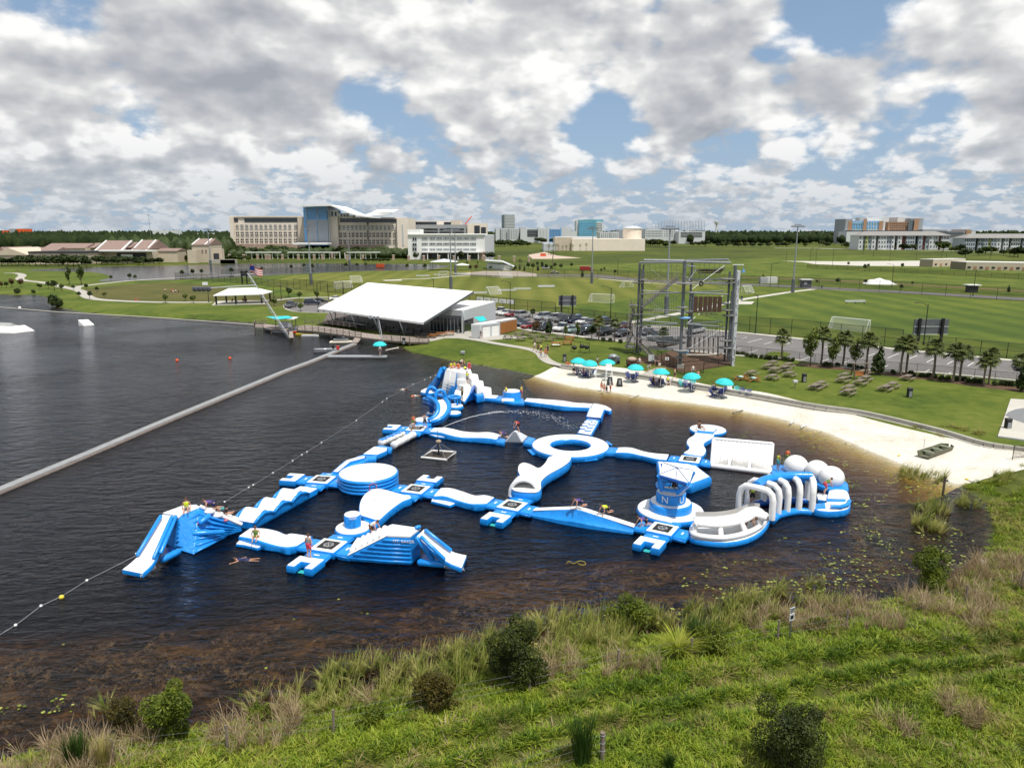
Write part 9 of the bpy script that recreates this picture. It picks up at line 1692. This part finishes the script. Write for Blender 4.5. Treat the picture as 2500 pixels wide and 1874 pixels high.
put('lily_pads',X[lm],Y[lm],lpo,'small yellow green lily pads floating near the bank',.25,.75,.04,fl=.01,cat_='water plants')
X,Y,D=cand(90000,-40,50,24,66);wm_=(D<-1.2)&(D>-8.5)&(vn(X,Y,2.6,51)*.5+vn(X,Y,.9,52)*.5>.44+.2*sst(-6,-9,D))&(X<30)
put('submerged_weed',X[wm_],Y[wm_],tuft('weed',12,.08,.12,.014,1.8,vegmat('brown_weed',[(.03,.014,.006),(.075,.036,.014),(.14,.075,.03),(.20,.13,.05)],rnd=.5),7),'red brown water weed lying just under the surface',.6,1.5,.5,fl=-.16,cat_='water plants')
def bush(k,x,y,wpx,hpx,m,label,n=5200,leaf=.065,kind='round',seed=1):
 q=L(*K(k,x,y));s=CR[k][2];dist=math. hypot(q. y,CH);w=wpx/s/FPX*dist/2*1.15;h=hpx/s/FPX*dist*1.22;n=int(n*1.4);t=root('bush',q,label,'bush');rg=random. Random(seed);bl_=[]
 for i in range(16 if kind=='round' else 8):
  a=rg. uniform(0,6.28);r=rg. uniform(0,.66)*w;z=h*rg. uniform(.12,.76);bl_. append((q. x+r*math. cos(a),q. y+r*math. sin(a)*.8,q. z+z,w*rg. uniform(.22,.40)*(1.15-.5*z/h)))
 v,f=leaf_cloud(bl_,n,leaf,seed,1.1);o=np_mesh('foliage',v-np. array(q),f,M[m]if isinstance(m,str)else m,False,None,t);mb=MB()
 for b in bl_[:7]:mb. tube([q-Vector((0,0,.1)),q. lerp(Vector(b[:3]),.5)+Vector((0,0,.1)),Vector(b[:3])],[.05,.035,.012],5)
 mb. build('stem',M['bark'],t,smooth=True);return t
BU=vegmat('bush_dark',[(.006,.012,.003),(.018,.03,.005),(.05,.065,.008),(.10,.11,.012)],.8,4,0,.15);BY=vegmat('bush_lime',[(.018,.034,.004),(.055,.085,.007),(.13,.16,.012),(.20,.21,.02)],.8,4,0,.2);BR=vegmat('bush_olive',[(.010,.013,.004),(.032,.03,.006),(.085,.068,.01),(.14,.11,.015)],.8,4,0,.15)
bush('p',1800,750,470,420,BU,'largest round dark green bush standing between reeds and the wire fence',9000,.06,seed=1);bush('p',1290,915,290,270,BR,'small olive bush behind a fence post',4200,.055,seed=2);bush('r',1370,745,420,390,BY,'bright green leafy bush at the water edge, lower left',6500,.055,seed=3);bush('r',950,730,330,260,BR,'sparse yellowish brown bush left of the bright green one',2600,.05,seed=4)
bush('o',1330,1410,390,330,BY,'round yellow green bush standing in the shallows on the right',6500,.065,seed=5);bush('q',1720,1620,480,430,BU,'dark bush at the lower right corner of the grass',9500,.05,seed=6);bush('q',1900,1320,150,130,BU,'little dark shrub on top of the lower right bush',1500,.05,seed=7);bush('q',1200,815,300,210,BY,'low green shrub beside the bright grass clump at the fence',3500,.06,seed=8)
bush('p',870,1010,250,110,BY,'low spreading green shrub at the near wire fence',2000,.05,seed=9);bush('r',2020,640,170,120,BY,'little pale green shrub at the water edge',1400,.05,seed=10);bush('s',480,290,150,90,BY,'small green shrub behind the fence beside the sign',1300,.055,seed=11);bush('p',90,990,170,110,BY,'small rounded green shrub between the reeds and fence',1300,.05,seed=12)
bush('q',650,600,340,150,BY,'patch of bright water shrub among the lily pads',2600,.07,seed=13)
def spiky(k,x,y,wpx,hpx,m,label,n,seed,w=.02,bend=.35):
 q=L(*K(k,x,y));s=CR[k][2];dist=math. hypot(q. y,CH);o=tuft('tall_grass',n,hpx/s/FPX*dist*1.15,wpx/s/FPX*dist*.3,w,bend,m,seed,4);C. objects. link(o);o. location=q;tag(o,label,'plant');return o
VT=vegmat('broom_green',[(.012,.03,.006),(.03,.065,.01),(.05,.10,.015)],1,5,0,.15)
spiky('q',335,1545,190,270,VT,'dark green broom shrub left of the thick fence post',420,1,.012,.22);spiky('q',985,830,140,170,VG,'bright arching clump of broad grass at the fence',380,2,.02,.9);spiky('r',560,1010,90,240,VT,'narrow dark green plume of fennel at lower left',260,3,.012,.2);spiky('r',640,1010,100,260,VT,'second dark green plume beside the pale grass at lower left',300,4,.012,.2);spiky('r',800,1010,130,220,VO,'brownish upright weeds right of the dark plumes',300,5,.011,.25)
spiky('q',1100,760,200,190,VT,'feathery green plume behind the fence',360,6,.012,.35);spiky('q',920,1600,90,110,VT,'dark green tuft at the bottom edge of the grass',200,7,.012,.3)
FP=[('r',880,960,820),('r',1755,850,700),('p',593,1080,915),('p',1303,920,790),('p',1915,800,672),('q',572,935,845),('q',1070,850,730),('q',1653,725,615),('q',2112,655,550),('s',1245,180,70),('o',1645,1560,1430),('o',2135,1430,1295)]
qs=[L(*K(k,x,y))for k,x,y,_ in FP];qs=[qs[0]]+qs[1:9]+qs[10:];t=root('wire_fence',qs[4],'weathered wooden posts with three thin wires along the near bank','fence');tops=[1.15]*len(qs)
for i,q in enumerate(qs):MB(). tube([q-Vector((0,0,.2)),q+Vector((.02*(i%3),0,1.2))],[.065,.055],8). build('post',M['wood'],t,smooth='auto')
ext=[L(-60,1905)]+qs+[L(2560,1380)]
for h in(1.1,.75,.4):MB(). tube([p+Vector((0,-.05,h))for p in ext],.0035,3). build('wire',M['steel2'],t)
a,b=L(*K('q',470,1530)),L(1265,1905);t=root('wire_fence',a,'thick grey fence post with wires running to the lower left','fence');MB(). tube([a-Vector((0,0,.2)),a+Vector((0,0,1.25))],.1,10). build('post',M['wood'],t,smooth='auto')
for h in(1.15,.8,.45):MB(). tube([a+Vector((0,0,h)),b+Vector((-.3,-.3,h-.1))],.006,3). build('wire',M['steel'],t);MB(). tube([a+Vector((.11*math. cos(v),.11*math. sin(v),h))for v in np. linspace(0,6.283,9)[:-1]],.012,4,closed=True). build('wire_wrap',M['steel'],t)
q=L(*K('q',1735,718));t=root('warning_sign',q,'small white two part sign on a post by the near fence','sign');MB(). tube([q-Vector((0,0,.2)),q+Vector((0,0,1.7))],.035,6). build('post',M['steel2'],t);MB(). box(q+Vector((0,-.05,1.78)),(.36,.03,.26),.5). build('sign_board',M['lgrey'],t);MB(). box(q+Vector((0,-.05,1.35)),(.36,.03,.4),.5). build('sign_board',M['lgrey'],t)
MB(). box(q+Vector((0,-.075,1.36)),(.22,.02,.2),.5). build('pictogram',M['black'],t)
for i in range(2):MB(). box(q+Vector((0,-.075,1.84-i*.11)),(.3,.02,.05),.5). build('lettering',M['dark'],t)
t=root('rope_loop',at_z(*K('q',290,200),0),'loop of yellow green rope floating before the fork crossing','rope');MB(). tube(cat([at_z(*K('q',x,y),.02)for x,y in((230,205),(250,192),(275,208),(300,196),(320,188),(350,195),(358,212),(330,216),(305,203))],4,False),.012,4). build('rope',M['yellow'],t,smooth=True)
